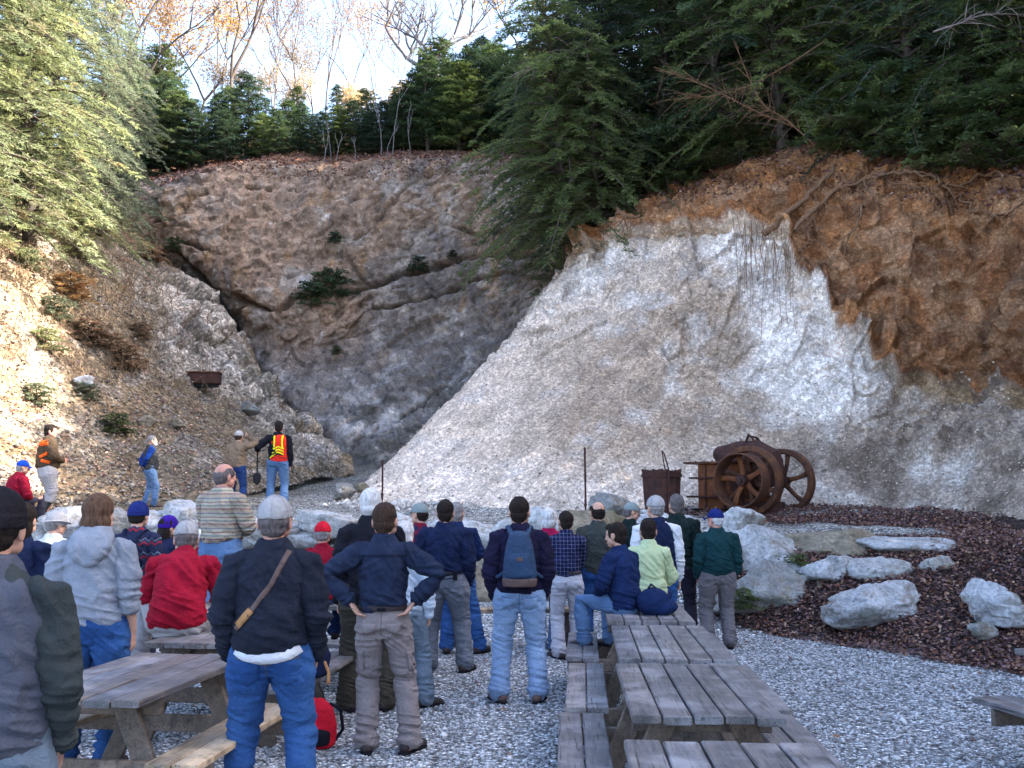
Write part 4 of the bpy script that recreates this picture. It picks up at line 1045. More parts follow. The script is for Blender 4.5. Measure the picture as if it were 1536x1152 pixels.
def person(label, X, Y, z0, H, yaw=0.0, arms=("down", "down"), jacket=None, sleeves=None, trousers=None, w=1.0, fat=1.0, lean=0.0, headyaw=0.0, headpitch=0.0,
           hair=None, hairstyle="short", hat=None, hatmat=None, shoes=L_BOOT, feet=None, seat=None, detail=1.0, skin=SKIN, hem=0.90, loose=1.0, vest=None, leglong=True,
           bare=False, belt=False, collar=0.02, hood=False, beard=None, group="people watching in the quarry", boots=None, side=0.0):
    s = H / 1.75
    e = empty("person", label, "person", (X, Y, z0), math.radians(yaw), group)
    vx = 0.0085 * detail
    pel = np.array([0.0, 0.0, 0.96])
    if seat is not None: pel = np.array([0, 0, seat / s + 0.10])
    off = pel - np.array([0, 0, 0.96])
    al = math.radians(lean)
    Rs = roty(math.radians(side))
    def bend(p):
        p = np.asarray(p, float); z = p[2]
        zz = np.linspace(0.96, max(z, 0.961), 12); t_ = np.clip((zz - 0.96) / 0.42, 0, 1)
        a = al * (0.35 + 0.65 * t_) if seat is not None else al * t_
        dz = np.diff(zz); am = (a[1:] + a[:-1]) / 2
        cy, cz = (np.sin(am) * dz).sum(), 0.96 + (np.cos(am) * dz).sum()
        if z < 0.96: cy, cz, aa = 0, z, a[0]
        else: aa = a[-1]
        q = np.array([p[0], cy + p[1] * math.cos(aa), cz - p[1] * math.sin(aa)])
        q = Rs @ (q - np.array([0, 0, 0.96])) + np.array([0, 0, 0.96])
        return q + off
    def bring(z, rx, ry, yc=0.0, xc=0.0, m=24, pw=2.3):
        r0 = ring_ell((xc, yc, z), rx, ry, m, pw=pw)
        c0 = bend((xc, yc, z)); cx = bend((xc + 0.1, yc, z)) - c0; cy = bend((xc, yc + 0.1, z)) - c0
        d = r0 - np.array([xc, yc, z])
        return c0 + d[:, :1] * cx / 0.1 + d[:, 1:2] * cy / 0.1
    W = w
    # --- legs
    hipR = {sd_: pel + np.array([sd_ * 0.090 * W, 0.0, -0.04]) for sd_ in (-1, 1)}
    if feet is None: feet = {-1: (-0.14, 0.0, 0.0, -12), 1: (0.14, 0.0, 0.0, 12)}
    legs = {}
    for sd_ in (-1, 1):
        fx, fy, fz, fa = feet[sd_]
        ank = np.array([fx, fy, fz + 0.085])
        pole = np.array([sd_ * 0.12, 1.0, 0.25]) if seat is None else np.array([sd_ * 0.35, 0.9, 0.8])
        kn, an = ik(hipR[sd_], ank, 0.435, 0.425, pole)
        legs[sd_] = (hipR[sd_], kn, an, math.radians(fa))
    # --- arms
    arm = {}
    if isinstance(arms, str): arms = (arms, arms)
    for sd_, kind in zip((-1, 1), arms):
        tgt, pole, hd = ARMS[kind] if isinstance(kind, str) else kind
        m = np.array([sd_, 1, 1.0])
        sh = bend((sd_ * 0.168 * W, -0.005, 1.385))
        tg = np.array(tgt) * m
        if isinstance(kind, str) and kind in ("hips", "pockets", "behind", "down"): tg = tg + np.array([sd_ * 0.045 * (fat * W - 1) * 2, 0, 0]) + off if kind != "down" else bend(tg) 
        else: tg = bend(tg)
        el, wr = ik(sh, tg, 0.285, 0.255, np.array(pole) * m)
        arm[sd_] = (sh, el, wr, unit(np.array(hd) * m))
    # --- head frame
    hb = bend((0, 0.0, 1.50)); hv = bend((0, 0, 1.60)) - hb
    Rh = rotz(math.radians(headyaw)) @ rotx(math.radians(headpitch) - al * 0.45)
    hc = bend((0, 0.012, 1.518)) + Rh @ np.array([0, 0.018, 0.092])
    def hd_(p): return hc + Rh @ (np.asarray(p, float) * 1.10)
    # --- body: one skin
    b = Parts()
    b.rings([bring(z, rx * W, ry * fat ** 0.5, yc) for z, rx, ry, yc in [(0.84, .09, .07, 0), (0.90, .155, .105, -.01), (0.97, .155, .105, 0), (1.07, .135, .09, 0), (1.20, .145, .10, 0), (1.32, .165, .11, 0), (1.38, .150, .090, -.005), (1.43, .095, .065, -.01), (1.48, .06, .06, -.005)]])
    b.tube([bend((0, -0.012, 1.42)), bend((0, -0.004, 1.50)), hd_((0, -0.018, -0.03))], [0.062, 0.056, 0.056])
    for sd_ in (-1, 1):
        h_, k_, a_, fa = legs[sd_]
        b.tube([h_, (h_ + k_) / 2, k_, (k_ * 0.65 + a_ * 0.35), a_ + (a_ - k_) * 0.02], [0.078 * W, 0.066, 0.050, 0.052, 0.034])
        fd = np.array([math.sin(fa), math.cos(fa), 0]) * np.array([1, 1, 1])
        b.tube([a_ - fd * 0.04 - np.array([0, 0, .04]), a_ + fd * 0.06 - np.array([0, 0, .045]), a_ + fd * 0.14 - np.array([0, 0, .062])], [0.034, 0.034, 0.022])
        sh, el, wr, hd = arm[sd_]
        b.tube([sh, (sh + el) / 2, el, (el * .65 + wr * .35), wr], [0.046, 0.043, 0.036, 0.036, 0.025])
        # hand: palm, four fingers, thumb
        fw = unit(wr - el); hdv = unit(hd)
        nrm = unit(np.cross(hdv, np.array([0, 1.0, 0.15]))) * -sd_
        if abs(hdv[0]) > 0.6: nrm = unit(np.cross(hdv, np.array([0, 0, 1.0])) * sd_)
        acr = unit(np.cross(nrm, hdv)); 
        b.tube([wr - fw * 0.01, wr + hdv * 0.03, wr + hdv * 0.085], [0.026, 0.034, 0.036], flat=(nrm, 0.48))
        for q in range(4):
            lat = (q - 1.5) * 0.0195; Lf = (0.070, 0.080, 0.075, 0.058)[q]
            p0 = wr + hdv * 0.082 + acr * lat
            d1 = unit(hdv + nrm * 0.25 + acr * lat * 2.5); p1 = p0 + d1 * Lf * 0.5; d2 = unit(hdv * 0.75 + nrm * 0.65 + acr * lat); p2 = p1 + d2 * Lf * 0.5
            b.tube([p0 - hdv * 0.015, p1, p2], [0.0098, 0.0088, 0.0075], m=8)
        t0 = wr + hdv * 0.025 + acr * -0.026; t1 = t0 + unit(hdv * 0.7 - acr * 0.8 + nrm * 0.2) * 0.038; t2 = t1 + unit(hdv * 0.95 - acr * 0.15 + nrm * .2) * 0.032
        b.tube([t0, t1, t2], [0.0125, 0.0105, 0.0085], m=8)
    def hell(c, r): b.ell(hd_(c), np.array(r) * 1.10, Rh)
    hell((0, -0.012, 0.022), (0.076, 0.094, 0.092)); hell((0, 0.018, -0.035), (0.060, 0.070, 0.070)); hell((0, 0.050, -0.078), (0.036, 0.035, 0.030)); hell((0, 0.062, 0.022), (0.055, 0.026, 0.040))
    for sd_ in (-1, 1):
        hell((sd_ * 0.030, 0.060, -0.025), (0.026, 0.026, 0.026)); hell((sd_ * 0.077, -0.010, -0.012), (0.010, 0.020, 0.033)); hell((sd_ * .05, .02, -.055), (.022, .04, .03))
    b.tube([hd_((0, 0.078, 0.012)), hd_((0, 0.096, -0.016)), hd_((0, 0.104, -0.030))], [0.010, 0.013, 0.016], m=8)
    hell((0, 0.083, -0.060), (0.026, 0.014, 0.010))
    b.fused("body", 0.0062 * max(detail, .75), 2, None, skin, e, s)
    for sd_ in (-1, 1):
        f = Parts(); f.ell(hd_((sd_ * 0.031, 0.083, 0.002)) , (0.013, 0.007, 0.007), Rh, 10, 6); f.fused("eye", 0.004, 1, None, M_EYE, e, s)
    f = Parts(); f.ell(hd_((0, 0.094, -0.061)), (0.022, 0.006, 0.006), Rh, 10, 6); f.fused("mouth", 0.004, 1, None, M_LIP, e, s)
    sd0 = int(abs(X * 97 + Y * 31)) % 1000
    def creases(P, joints, amp=0.010):
        out = np.zeros(len(P))
        for pos, ax, rad, fr in joints:
            D_ = P - pos; t_ = D_ @ ax; d_ = np.linalg.norm(D_ * 1.0, axis=1)
            lat = np.linalg.norm(D_ - t_[:, None] * ax, axis=1)
            wv = vnoise(np.stack([t_ * fr + D_[:, 0] * 9, D_[:, 1] * 7 + D_[:, 0] * 5, D_[:, 2] * 3], 1), sd0 + int(fr))
            out += amp * np.exp(-(d_ / rad) ** 2) * (1 - 2.2 * np.abs(wv))
        return out
    jl, ja = [], []
    for sd_ in (-1, 1):
        h_, k_, a_, fa = legs[sd_]; sh, el, wr, hd = arm[sd_]
        jl += [(k_, unit(h_ - a_), 0.13, 26.0), (a_ + np.array([0, 0, .06]), unit(k_ - a_), 0.15, 34.0), (h_ + np.array([0, -.05, -.10]), unit(np.array([sd_ * .5, 0, 1.0])), 0.13, 24.0)]
        ja += [(el, unit(sh - wr), 0.11, 34.0), (wr, unit(el - wr), 0.12, 36.0), (sh + np.array([-sd_ * .03, -.03, -.07]), unit(np.array([sd_ * .7, 0, .7])), 0.13, 24.0)]
    ja += [(bend((0, -.1, hem + 0.10)), np.array([0, 0, 1.0]), 0.20, 26.0), (bend((0.04, -.12, 1.22)), unit(np.array([.4, 0, 1.0])), 0.16, 14.0)]
    def wrinkle(amp, sc=(9, 9, 16), seed=0):
        def fn(P):
            n = fbm((P + seed * 0.7) * np.array(sc), 3, sd0 + seed, ridge=True)
            n2 = fbm(P * 4.5, 2, sd0 + seed + 5)
            return amp * (n * 1.2 + n2 * 1.0)
        return fn
    # --- trousers
    if trousers is not None:
        q = Parts()
        q.rings([bring(z, rx * W * 1.0, ry * fat ** 0.5, yc) for z, rx, ry, yc in [(0.80, .10, .08, -.01), (0.86, .165, .115, -.015), (0.92, .175, .125, -.02), (0.99, .165, .118, -.005), (1.05, .155, .108, 0)]])
        for sd_ in (-1, 1):
            h_, k_, a_, fa = legs[sd_]
            kb = unit(k_ - a_); hem_p = a_ + kb * (0.0 if boots is None else 0.26)
            if seat is None: q.ell(h_ + np.array([-sd_ * 0.008, -0.050 * fat ** .5, -0.03]), (0.088 * W, 0.080, 0.10))
            pts = [h_ + np.array([0, 0, 0.03]), h_ * .72 + k_ * .28, h_ * .35 + k_ * .65, k_, k_ * .55 + a_ * .45]
            rr = [0.105 * W ** 1.2, 0.098 * W ** 1.2 * loose, 0.080 * loose * W ** .5, 0.070 * loose * W ** .5, 0.070 * loose]
            if boots is None: pts += [hem_p + kb * 0.08, hem_p + np.array([0, 0, 0.012])]; rr += [0.068 * loose, 0.074 * loose]
            else: pts += [hem_p]; rr += [0.074 * loose]
            q.tube(pts, rr, m=16)
        az = {sd_: legs[sd_][2] for sd_ in (-1, 1)}
        def dt(P):
            r_ = wrinkle(0.006, (7, 7, 20), 2)(P)
            k = np.exp(-np.clip(P[:, 2] - 0.12, 0, 9) / 0.16) if seat is None else 0.3
            kk = np.exp(-((P[:, 2] - 0.50) / 0.12) ** 2) * 0.6
            se = np.exp(-((P[:, 2] - 0.80) / 0.10) ** 2) * 0.5
            up_ = 1 - 0.75 * sstep(hem - 0.03, hem + 0.03, P[:, 2] - off[2])
            return (r_ * (0.55 + 1.0 * k + kk + se) + creases(P, jl, 0.017)) * up_ - (1 - up_) * 0.010 + (k * 0.006 * fbm(P * np.array([7, 7, 24]) + P[:, :1] * 6, 2, sd0 + 3, ridge=True) if seat is None else 0)
        tr = q.fused("trousers", vx, 2, dt, trousers, e, s)
    else: tr = None
    # --- shoes and boots
    for sd_ in (-1, 1):
        h_, k_, a_, fa = legs[sd_]
        fd = np.array([math.sin(fa), math.cos(fa), 0]); up = np.array([0, 0, 1.0])
        base = a_ - up * 0.085
        q = Parts()
        q.tube([base - fd * 0.065 + up * .048, base + up * .056, base + fd * 0.08 + up * .048, base + fd * 0.175 + up * .034], [0.044, 0.047, 0.050, 0.037], flat=(up, 0.85))
        q.tube([base + up * .06, a_ + up * (0.03 if boots is None else 0.05)] + ([] if boots is None else [a_ + unit(k_ - a_) * 0.30]), [0.042, 0.040] + ([] if boots is None else [0.060]))
        so = q.fused("boot" if boots is not None else "shoe", 0.009, 2, None, boots or shoes, e, s)
        q = Parts()
        side_ = np.array([math.cos(fa), -math.sin(fa), 0])
        oc = [base + fd * y_ + side_ * 0 for y_ in (-0.108, -0.06, 0.03, 0.10, 0.17, 0.212)]
        q.rings([ring_ell(c_ + up * 0.012, wd, 0.012, 12, side_, up) for c_, wd in zip(oc, (0.032, 0.044, 0.046, 0.053, 0.047, 0.026))])
        q.fused("sole", 0.007, 1, None, L_SOLE, so, s)
    # --- jacket / shirt
    tops = [(jacket, "shirt" if bare or belt else "jacket")]
    if jacket is not None:
        q = Parts(); lo = 0.022
        prof = [(hem - 0.02, .165, .115), (hem, .178, .125), (hem + 0.05, .182, .130), (1.02, .172, .125), (1.10, .170, .122), (1.20, .176, .125), (1.30, .187, .128), (1.36, .182, .120), (1.405, .150, .100), (1.45, .098, .082), (1.485 + collar, .066, .070)]
        if belt: prof = [(0.985, .150, .108), (1.0, .160, .116), (1.04, .172, .124)] + prof[4:]
        R_ = []
        for z, rx, ry in prof:
            belly = math.exp(-((z - 1.06) / 0.13) ** 2)
            if seat is not None and z < 1.05: rx, ry = rx * 1.10, ry * 1.15
            R_.append(bring(z, rx * W * .90 * (1 + 0.10 * (fat - 1) * belly * 3), ry * (1 + (fat - 1) * (0.5 + belly * .8)), 0.0 + (fat - 1) * 0.03 * belly, m=28))
        q.rings(R_)
        if hood:
            q.rings([bring(z, rx, ry, yc) for z, rx, ry, yc in [(1.30, .03, .02, -.155), (1.35, .10, .035, -.15), (1.41, .135, .055, -.125), (1.47, .125, .08, -.07), (1.50, .098, .085, -.03), (1.525, .085, .08, -0.01)]])
        def sleeve(q, upto=1.0):
            for sd_ in (-1, 1):
                sh, el, wr, hd = arm[sd_]
                pts = [sh + np.array([-sd_ * 0.05, 0, 0.005]), sh, sh * .5 + el * .5, el, el * .5 + wr * .5, el * .06 + wr * .94]
                rr = [0.062, 0.067 * W ** .7, 0.063 * loose * W ** .7, 0.055 * loose, 0.049 * loose, 0.041]
                if bare: pts = pts[:4] + [el * .75 + wr * .25]; rr = rr[:4] + [0.058]
                q.tube(pts, rr, m=16)
        if sleeves is None: sleeve(q)
        def dj(P):
            r_ = wrinkle(0.008, (6, 6, 11), 3)(P)
            lowb = np.exp(-((P[:, 2] - off[2] - hem - 0.08) / 0.09) ** 2)
            big = fbm(P * np.array([3.5, 3.5, 6.0]) + P[:, :1] * P[:, 2:] * 3, 3, sd0 + 8, ridge=True) * 0.017
            return r_ * (0.6 + 0.6 * lowb) + creases(P, ja, 0.016) + big + lowb * 0.007 * fbm(P * np.array([4, 4, 16]), 2, sd0 + 6, ridge=True)
        nm = "vest" if sleeves is not None else ("shirt" if belt else "jacket")
        jk = q.fused(nm, vx, 3, dj, jacket, e, s)
        if sleeves is not None:
            q = Parts(); sleeve(q)
            q.rings([bring(z, rx * W * .96, ry * .96) for z, rx, ry in [(1.2, .15, .10), (1.37, .165, .10), (1.43, .13, .085), (1.50, .07, .07)]])
            q.fused("shirt", vx, 3, lambda P: wrinkle(0.007, (7, 7, 12), 4)(P) + creases(P, ja, 0.016), sleeves, e, s)
    else: jk = None
    if belt:
        q = Parts(); q.rings([bring(z, rx * W, ry * fat ** .5, -0.008) for z, rx, ry in [(0.985, .170, .124), (0.99, .174, .128), (1.018, .174, .128), (1.022, .168, .122)]])
        q.fused("belt", 0.006, 1, None, L_BOOT, e, s)
    # --- hair
    def hn(P): return fbm(P * np.array([34, 34, 12]), 3, sd0 + 9) * 0.009
    if hair is not None:
        q = Parts()
        if hairstyle == "short":
            q.ell(hd_((0, -0.052, -0.055)), np.array((0.050, 0.045, 0.045)) * 1.11, Rh)
            q.ell(hd_((0, -0.020, 0.034)), np.array((0.081, 0.095, 0.090)) * 1.11, Rh); q.ell(hd_((0, -0.045, -0.025)), np.array((0.070, 0.062, 0.060)) * 1.11, Rh); q.ell(hd_((0, 0.03, 0.075)), np.array((0.060, 0.060, 0.040)) * 1.11, Rh)
            for sd_ in (-1, 1): q.ell(hd_((sd_ * 0.066, 0.012, 0.012)), np.array((0.012, 0.030, 0.036)) * 1.11, Rh)
        elif hairstyle == "balding":
            q.ell(hd_((0, -0.030, 0.005)), np.array((0.080, 0.086, 0.060)) * 1.11, Rh); q.ell(hd_((0, -0.045, -0.03)), np.array((0.068, 0.060, 0.055)) * 1.11, Rh)
            for sd_ in (-1, 1): q.ell(hd_((sd_ * 0.062, 0.0, 0.030)), np.array((0.020, 0.060, 0.045)) * 1.11, Rh)
        elif hairstyle == "fringe":      # hair showing under a hat
            q.ell(hd_((0, -0.030, 0.00)), np.array((0.080, 0.083, 0.055)) * 1.11, Rh); q.ell(hd_((0, -0.050, -0.035)), np.array((0.066, 0.052, 0.045)) * 1.11, Rh)
        elif hairstyle == "bob":
            q.ell(hd_((0, -0.018, 0.030)), np.array((0.090, 0.102, 0.094)) * 1.11, Rh); q.ell(hd_((0, -0.045, -0.045)), np.array((0.088, 0.070, 0.080)) * 1.11, Rh)
        elif hairstyle == "long":
            q.ell(hd_((0, -0.018, 0.030)), np.array((0.086, 0.100, 0.092)) * 1.11, Rh); q.ell(hd_((0, -0.050, -0.06)), np.array((0.084, 0.062, 0.11)) * 1.11, Rh); q.tube([hd_((0, -0.06, -0.03)), hd_((0.0, -0.085, -0.14)), hd_((0.01, -0.10, -0.22))], [0.075, 0.070, 0.045], flat=((0, 1, 0), 0.55))
        elif hairstyle == "pony":
            q.ell(hd_((0, -0.018, 0.032)), np.array((0.081, 0.096, 0.090)) * 1.11, Rh); q.tube([hd_((0, -0.09, 0.03)), hd_((0, -0.13, 0.0)), hd_((0, -0.13, -0.07))], [0.022, 0.026, 0.012])
        q.fused("hair", 0.006 * max(1, detail * .8), 1, hn, hair, e, s)
    if beard is not None:
        q = Parts(); q.ell(hd_((0, 0.055, -0.075)), np.array((0.050, 0.048, 0.042)) * 1.11, Rh); q.fused("beard", 0.007, 1, hn, beard, e, s)
    # --- hats
    if hat == "cap" or hat == "beanie" or hat == "bucket":
        q = Parts()
        th = np.linspace(0.08, 1.0, 9) * math.pi / 2 * (1.06 if hat == "cap" else 1.25)
        m = 26; k = np.arange(m) * 2 * math.pi / m
        sc = (np.array([0.088, 0.104, 0.100]) if hat != "bucket" else np.array([0.094, 0.108, 0.105])) * 1.09
        R_ = []
        for q_i, t_ in enumerate(th):
            rr = np.stack([np.sin(t_) * np.cos(k), np.sin(t_) * np.sin(k), np.full(m, np.cos(t_))], -1) * sc
            R_.append(rr @ Rh.T + hd_((0, -0.010, 0.030)))
        q.rings(R_)
        if hat == "beanie": q.rings([ (np.stack([np.cos(k) * .099, np.sin(k) * .117, np.full(m, zz)], -1)) @ Rh.T + hd_((0, -0.012, 0.030)) for zz in (-0.035, -0.030, 0.0, 0.006)])
        hm = q.fused("cap" if hat == "cap" else ("knit_hat" if hat == "beanie" else "bucket_hat"), 0.006, 1, lambda P: fbm(P * 30, 2, sd0) * (0.002 if hat != "beanie" else 0.004), hatmat, e, s)
        if hat == "cap" and detail <= 1.0:
            ps_ = []
            for k6 in range(6):
                a6 = k6 * math.pi / 3 + math.pi / 6
                tt6 = np.linspace(0.05, 1.02, 12) * math.pi / 2
                ps_.append(((np.stack([np.sin(tt6) * math.cos(a6), np.sin(tt6) * math.sin(a6), np.cos(tt6)], 1) * (sc + 0.0015)) @ Rh.T + hd_((0, -0.010, 0.030)), np.full(12, 0.0022)))
            tv6, tf6 = tubes(ps_, 5); mesh_np("stitching", tv6 * s, tf6, hatmat, hm)
            q = Parts(); q.ell(hd_((0, -0.010, 0.030)) + Rh @ np.array([0, 0, sc[2] + 0.002]), (0.009, 0.009, 0.005), Rh, 10, 6); q.fused("button", 0.004, 1, None, hatmat, hm, s)
        if hat == "cap":
            u_ = np.linspace(-1, 1, 13); v_ = np.linspace(0, 1, 6)
            Vt = []
            for vv in v_:
                for uu in u_:
                    x_ = uu * 0.076 * (1 - 0.10 * vv ** 2); y_ = 0.055 + (math.sqrt(max(0, 1 - (uu * 0.95) ** 2)) * (0.040 + 0.075 * vv)); z_ = 0.034 - 0.022 * uu ** 2 - 0.018 * vv
                    Vt.append(hd_((x_, y_, z_)))
            Vt = np.array(Vt); Vb = Vt - Rh @ np.array([0, 0, 0.004])
            n_ = len(Vt); fs = grid_faces(6, 13); ed = list(range(13)) + [i * 13 + 12 for i in range(1, 6)] + [65 + j for j in range(11, -1, -1)] + [i * 13 for i in range(4, 0, -1)]
            F2 = np.concatenate([fs, fs[:, ::-1] + n_, np.array([(b_, a_, a_ + n_, b_ + n_) for a_, b_ in zip(ed, ed[1:] + ed[:1])])])
            mesh_np("brim", np.concatenate([Vt, Vb]) * s, F2, hatmat, hm)
        if hat == "bucket":
            q = Parts(); rz_ = [(0.088, 0.104, 0.030), (0.10, 0.116, 0.012), (0.135, 0.150, -0.004), (0.150, 0.165, -0.003), (0.150, 0.165, -0.012), (0.10, 0.114, 0.0)]
            q.rings([(np.stack([np.cos(k) * a_, np.sin(k) * b_, np.full(m, c_) + 0.02 * np.cos(k) ** 2], -1)) @ Rh.T + hd_((0, -0.010, 0.018)) for a_, b_, c_ in rz_])
            q.fused("brim", 0.006, 1, None, hatmat, hm, s)
        if hat == "cap" and detail <= 1.0:      # opening and strap at the back of the cap
            t0 = Parts(); t0.ell(hd_((0, -0.100, 0.030)), (0.032, 0.012, 0.020), Rh, 12, 7); t0.fused("strap_opening", 0.005, 1, None, hair or skin, hm, s)
    e["_s"] = s
    return dict(e=e, s=s, jacket=jk, trousers=tr, bend=bend, arm=arm, legs=legs, head=hd_, pel=pel)

def px2x(px, Y): return U(px, 752, Y)[0]
def stand(label, px, top, Y, yaw=0, z0=None, **k):
    x = px2x(px, Y); z0 = gz(x, Y) if z0 is None else z0
    zt = U(px, top, Y)[2]
    return person(label, x, Y, z0, (zt - z0) * 0.995, yaw, **k)
BACKF = lambda z: (np.array([0, 0, 0.0]), np.array([1.0, 0, 0]), np.array([0, 0, 1.0]), np.array([0, 1.0, 0]))   # plane for things laid on a back

def seams(p, pts_list, mat, part="trousers", hw=0.0035):
    for pts in pts_list: patch("seam", p[part], None, mat, p["e"], BACKF(0), strip=(np.array(pts) * p["s"], hw), thick=0.0015, off=0.0005, step=0.015)
def jean_pockets(p, mat, z=0.885, w=0.062, h=0.085, xo=0.085):
    s = p["s"]
    for sd_ in (-1, 1):
        o = [(sd_ * xo - w, z + h / 2), (sd_ * xo + w, z + h / 2), (sd_ * xo + w * .88, z - h * .45), (sd_ * xo, z - h * .75), (sd_ * xo - w * .88, z - h * .45)]
        patch("back_pocket", p["trousers"], np.array(o) * s, mat, p["e"], BACKF(0), thick=0.003, off=0.002)
# ------------------------------------------------------------------ the people
FT = lambda a, b: {-1: a, 1: b}
P9 = stand("large man in off-white cap, navy fleece with a tan shoulder strap and bright blue jeans", 412, 741, 5.6, 4, arms="pockets", jacket=C_FLEECE, trousers=J_BLUE, w=1.10, fat=1.3, hair=H_SALT, hairstyle="fringe", hat="cap", hatmat=C_CAPW,
           hem=0.93, loose=1.12, skin=SKIN2, collar=0.03, feet=FT((-0.17, 0, 0, -14), (0.19, -0.03, 0, 16)), detail=0.85, headpitch=6)
jean_pockets(P9, J_BLUE, z=0.83, xo=0.10, w=0.07, h=0.11)
patch("shoulder_strap", P9["jacket"], None, L_BROWN, P9["e"], BACKF(0), strip=([(0.10, 1.475), (0.02, 1.30), (-0.10, 1.14), (-0.17, 1.06)], 0.014))
patch("strap_end", P9["jacket"], None, L_TAN, P9["e"], BACKF(0), thick=0.008, strip=([(-0.085, 1.165), (-0.16, 1.08)], 0.020))
patch("undershirt", P9["trousers"], None, C_WHITE, P9["e"], BACKF(0), strip=(np.array([(-0.165, .945), (-0.11, .918), (-0.03, .902), (0.05, .905), (0.12, .92), (0.17, .95)]) * P9["s"], 0.030), thick=0.012)

P13 = stand("man in slate blue shirt and khaki trousers, hands on his hips", 577, 750, 7.2, 2, arms="hips", jacket=C_SLATE, trousers=T_KHAKI, w=1.0, hair=H_BROWN, belt=True, loose=1.08, feet=FT((-0.10, 0.0, 0, -4), (0.20, 0.0, 0, 28)), detail=0.72, collar=0.025, headyaw=-6)
jean_pockets(P13, T_KHAKI, z=0.87, w=0.055, h=0.06)
patch("cargo_pocket", P13["trousers"], np.array([(-0.205, 0.70), (-0.13, 0.70), (-0.13, 0.56), (-0.205, 0.56)]) * P13["s"], T_KHAKI, P13["e"], BACKF(0), thick=0.008)
patch("cargo_pocket", P13["trousers"], np.array([(0.17, 0.70), (0.235, 0.68), (0.26, 0.54), (0.19, 0.56)]) * P13["s"], T_KHAKI, P13["e"], BACKF(0), thick=0.008)
patch("shirt_yoke", P13["jacket"], np.array([(-0.17, 1.42), (0.17, 1.42), (0.17, 1.365), (-0.17, 1.365)]) * P13["s"], C_SLATE, P13["e"], BACKF(0), thick=0.0015, off=0.001)
patch("belt_clip", P13["trousers"], np.array([(-0.03, 1.02), (0.03, 1.02), (0.03, 0.985), (-0.03, 0.985)]) * P13["s"], C_BLACK, P13["e"], BACKF(0), thick=0.022)

M_THR = cloth("seam_thread", (0.10, 0.10, 0.12)); M_THRK = cloth("khaki_seam", (0.17, 0.145, 0.14)); M_THRS = cloth("slate_seam", (0.010, 0.014, 0.035))
seams(P9, [[(0, .93), (0.0, .80)], [(-.17, .90), (0, .865), (.17, .90)]], M_THR)
seams(P13, [[(0, .98), (0.0, .82)], [(-.15, .52), (-.05, .515)], [(.08, .50), (.2, .49)]], M_THRK)
seams(P13, [[(-.165, 1.365), (0, 1.36), (.165, 1.365)], [(-.165, 1.38), (-.155, 1.25)], [(.165, 1.38), (.155, 1.25)]], M_THRS, "jacket")
P18 = stand("tall dark-haired man with a blue backpack and pale jeans", 779, 742, 8.93, 0, arms="pockets", jacket=C_PURP, trousers=J_LIGHT, w=1.1, fat=1.1, hair=H_DARK, loose=1.12, shoes=L_BROWN, hem=0.93, feet=FT((-0.17, 0, 0, -24), (0.16, 0.0, 0, 14)), detail=0.9, headyaw=-4)
jean_pockets(P18, J_LIGHT, z=0.84)
seams(P18, [[(0, .93), (0.0, .80)], [(-.16, .90), (0, .87), (.16, .90)]], J_MID)
s_ = P18["s"]
bp = empty("backpack", "blue school backpack with a brown base on the tall man's back", "backpack", tuple(P18["e"].location), P18["e"].rotation_euler.z)
q = Parts()
q.rings([ring_ell((0, -0.20, z), rx, ry, 24) for z, rx, ry in [(0.99, .11, .055), (1.02, .14, .085), (1.10, .145, .095), (1.22, .135, .09), (1.34, .115, .075), (1.42, .085, .05), (1.45, .05, .02)]])
M_PACK = cloth("blue_nylon", (0.012, 0.040, 0.095), rough=0.7); q.fused("pack_body", 0.009, 2, lambda P: fbm(P * 10, 3, 3) * 0.006, M_PACK, bp, s_)
q = Parts(); q.rings([ring_ell((0, -0.265, z), rx, ry, 20) for z, rx, ry in [(1.06, .09, .035), (1.08, .105, .05), (1.22, .10, .05), (1.27, .08, .03)]]); q.fused("front_pocket", 0.008, 2, lambda P: fbm(P * 14, 3, 5) * 0.004, M_PACK, bp, s_)
q = Parts(); q.rings([ring_ell((0, -0.205, z), rx, ry, 24) for z, rx, ry in [(0.985, .10, .05), (0.99, .142, .088), (1.055, .150, .100), (1.06, .13, .08)]]); q.fused("leather_base", 0.008, 2, None, L_BROWN, bp, s_)
q = Parts(); q.box((0, -0.318, 1.22), (0.026, 0.004, 0.016)); q.fused("patch", 0.003, 1, None, L_BROWN, bp, s_)
for sd_ in (-1, 1):
    q = Parts(); q.tube([(sd_ * .06, -.17, 1.40), (sd_ * .085, -.12, 1.46), (sd_ * .10, -.03, 1.485), (sd_ * .11, .08, 1.44), (sd_ * .12, .14, 1.3)], [.024, .024, .024, .022, .018], flat=((0, 0.5, 1), 0.5)); q.fused("shoulder_strap", 0.008, 2, None, M_PACK, bp, s_)
    q = Parts(); q.tube([(sd_ * .13, -.17, 1.10), (sd_ * .19, -.13, 1.06), (sd_ * .20, -.02, 1.08)], [.02, .016, .014]); q.fused("side_strap", 0.008, 2, None, M_PACK, bp, s_)

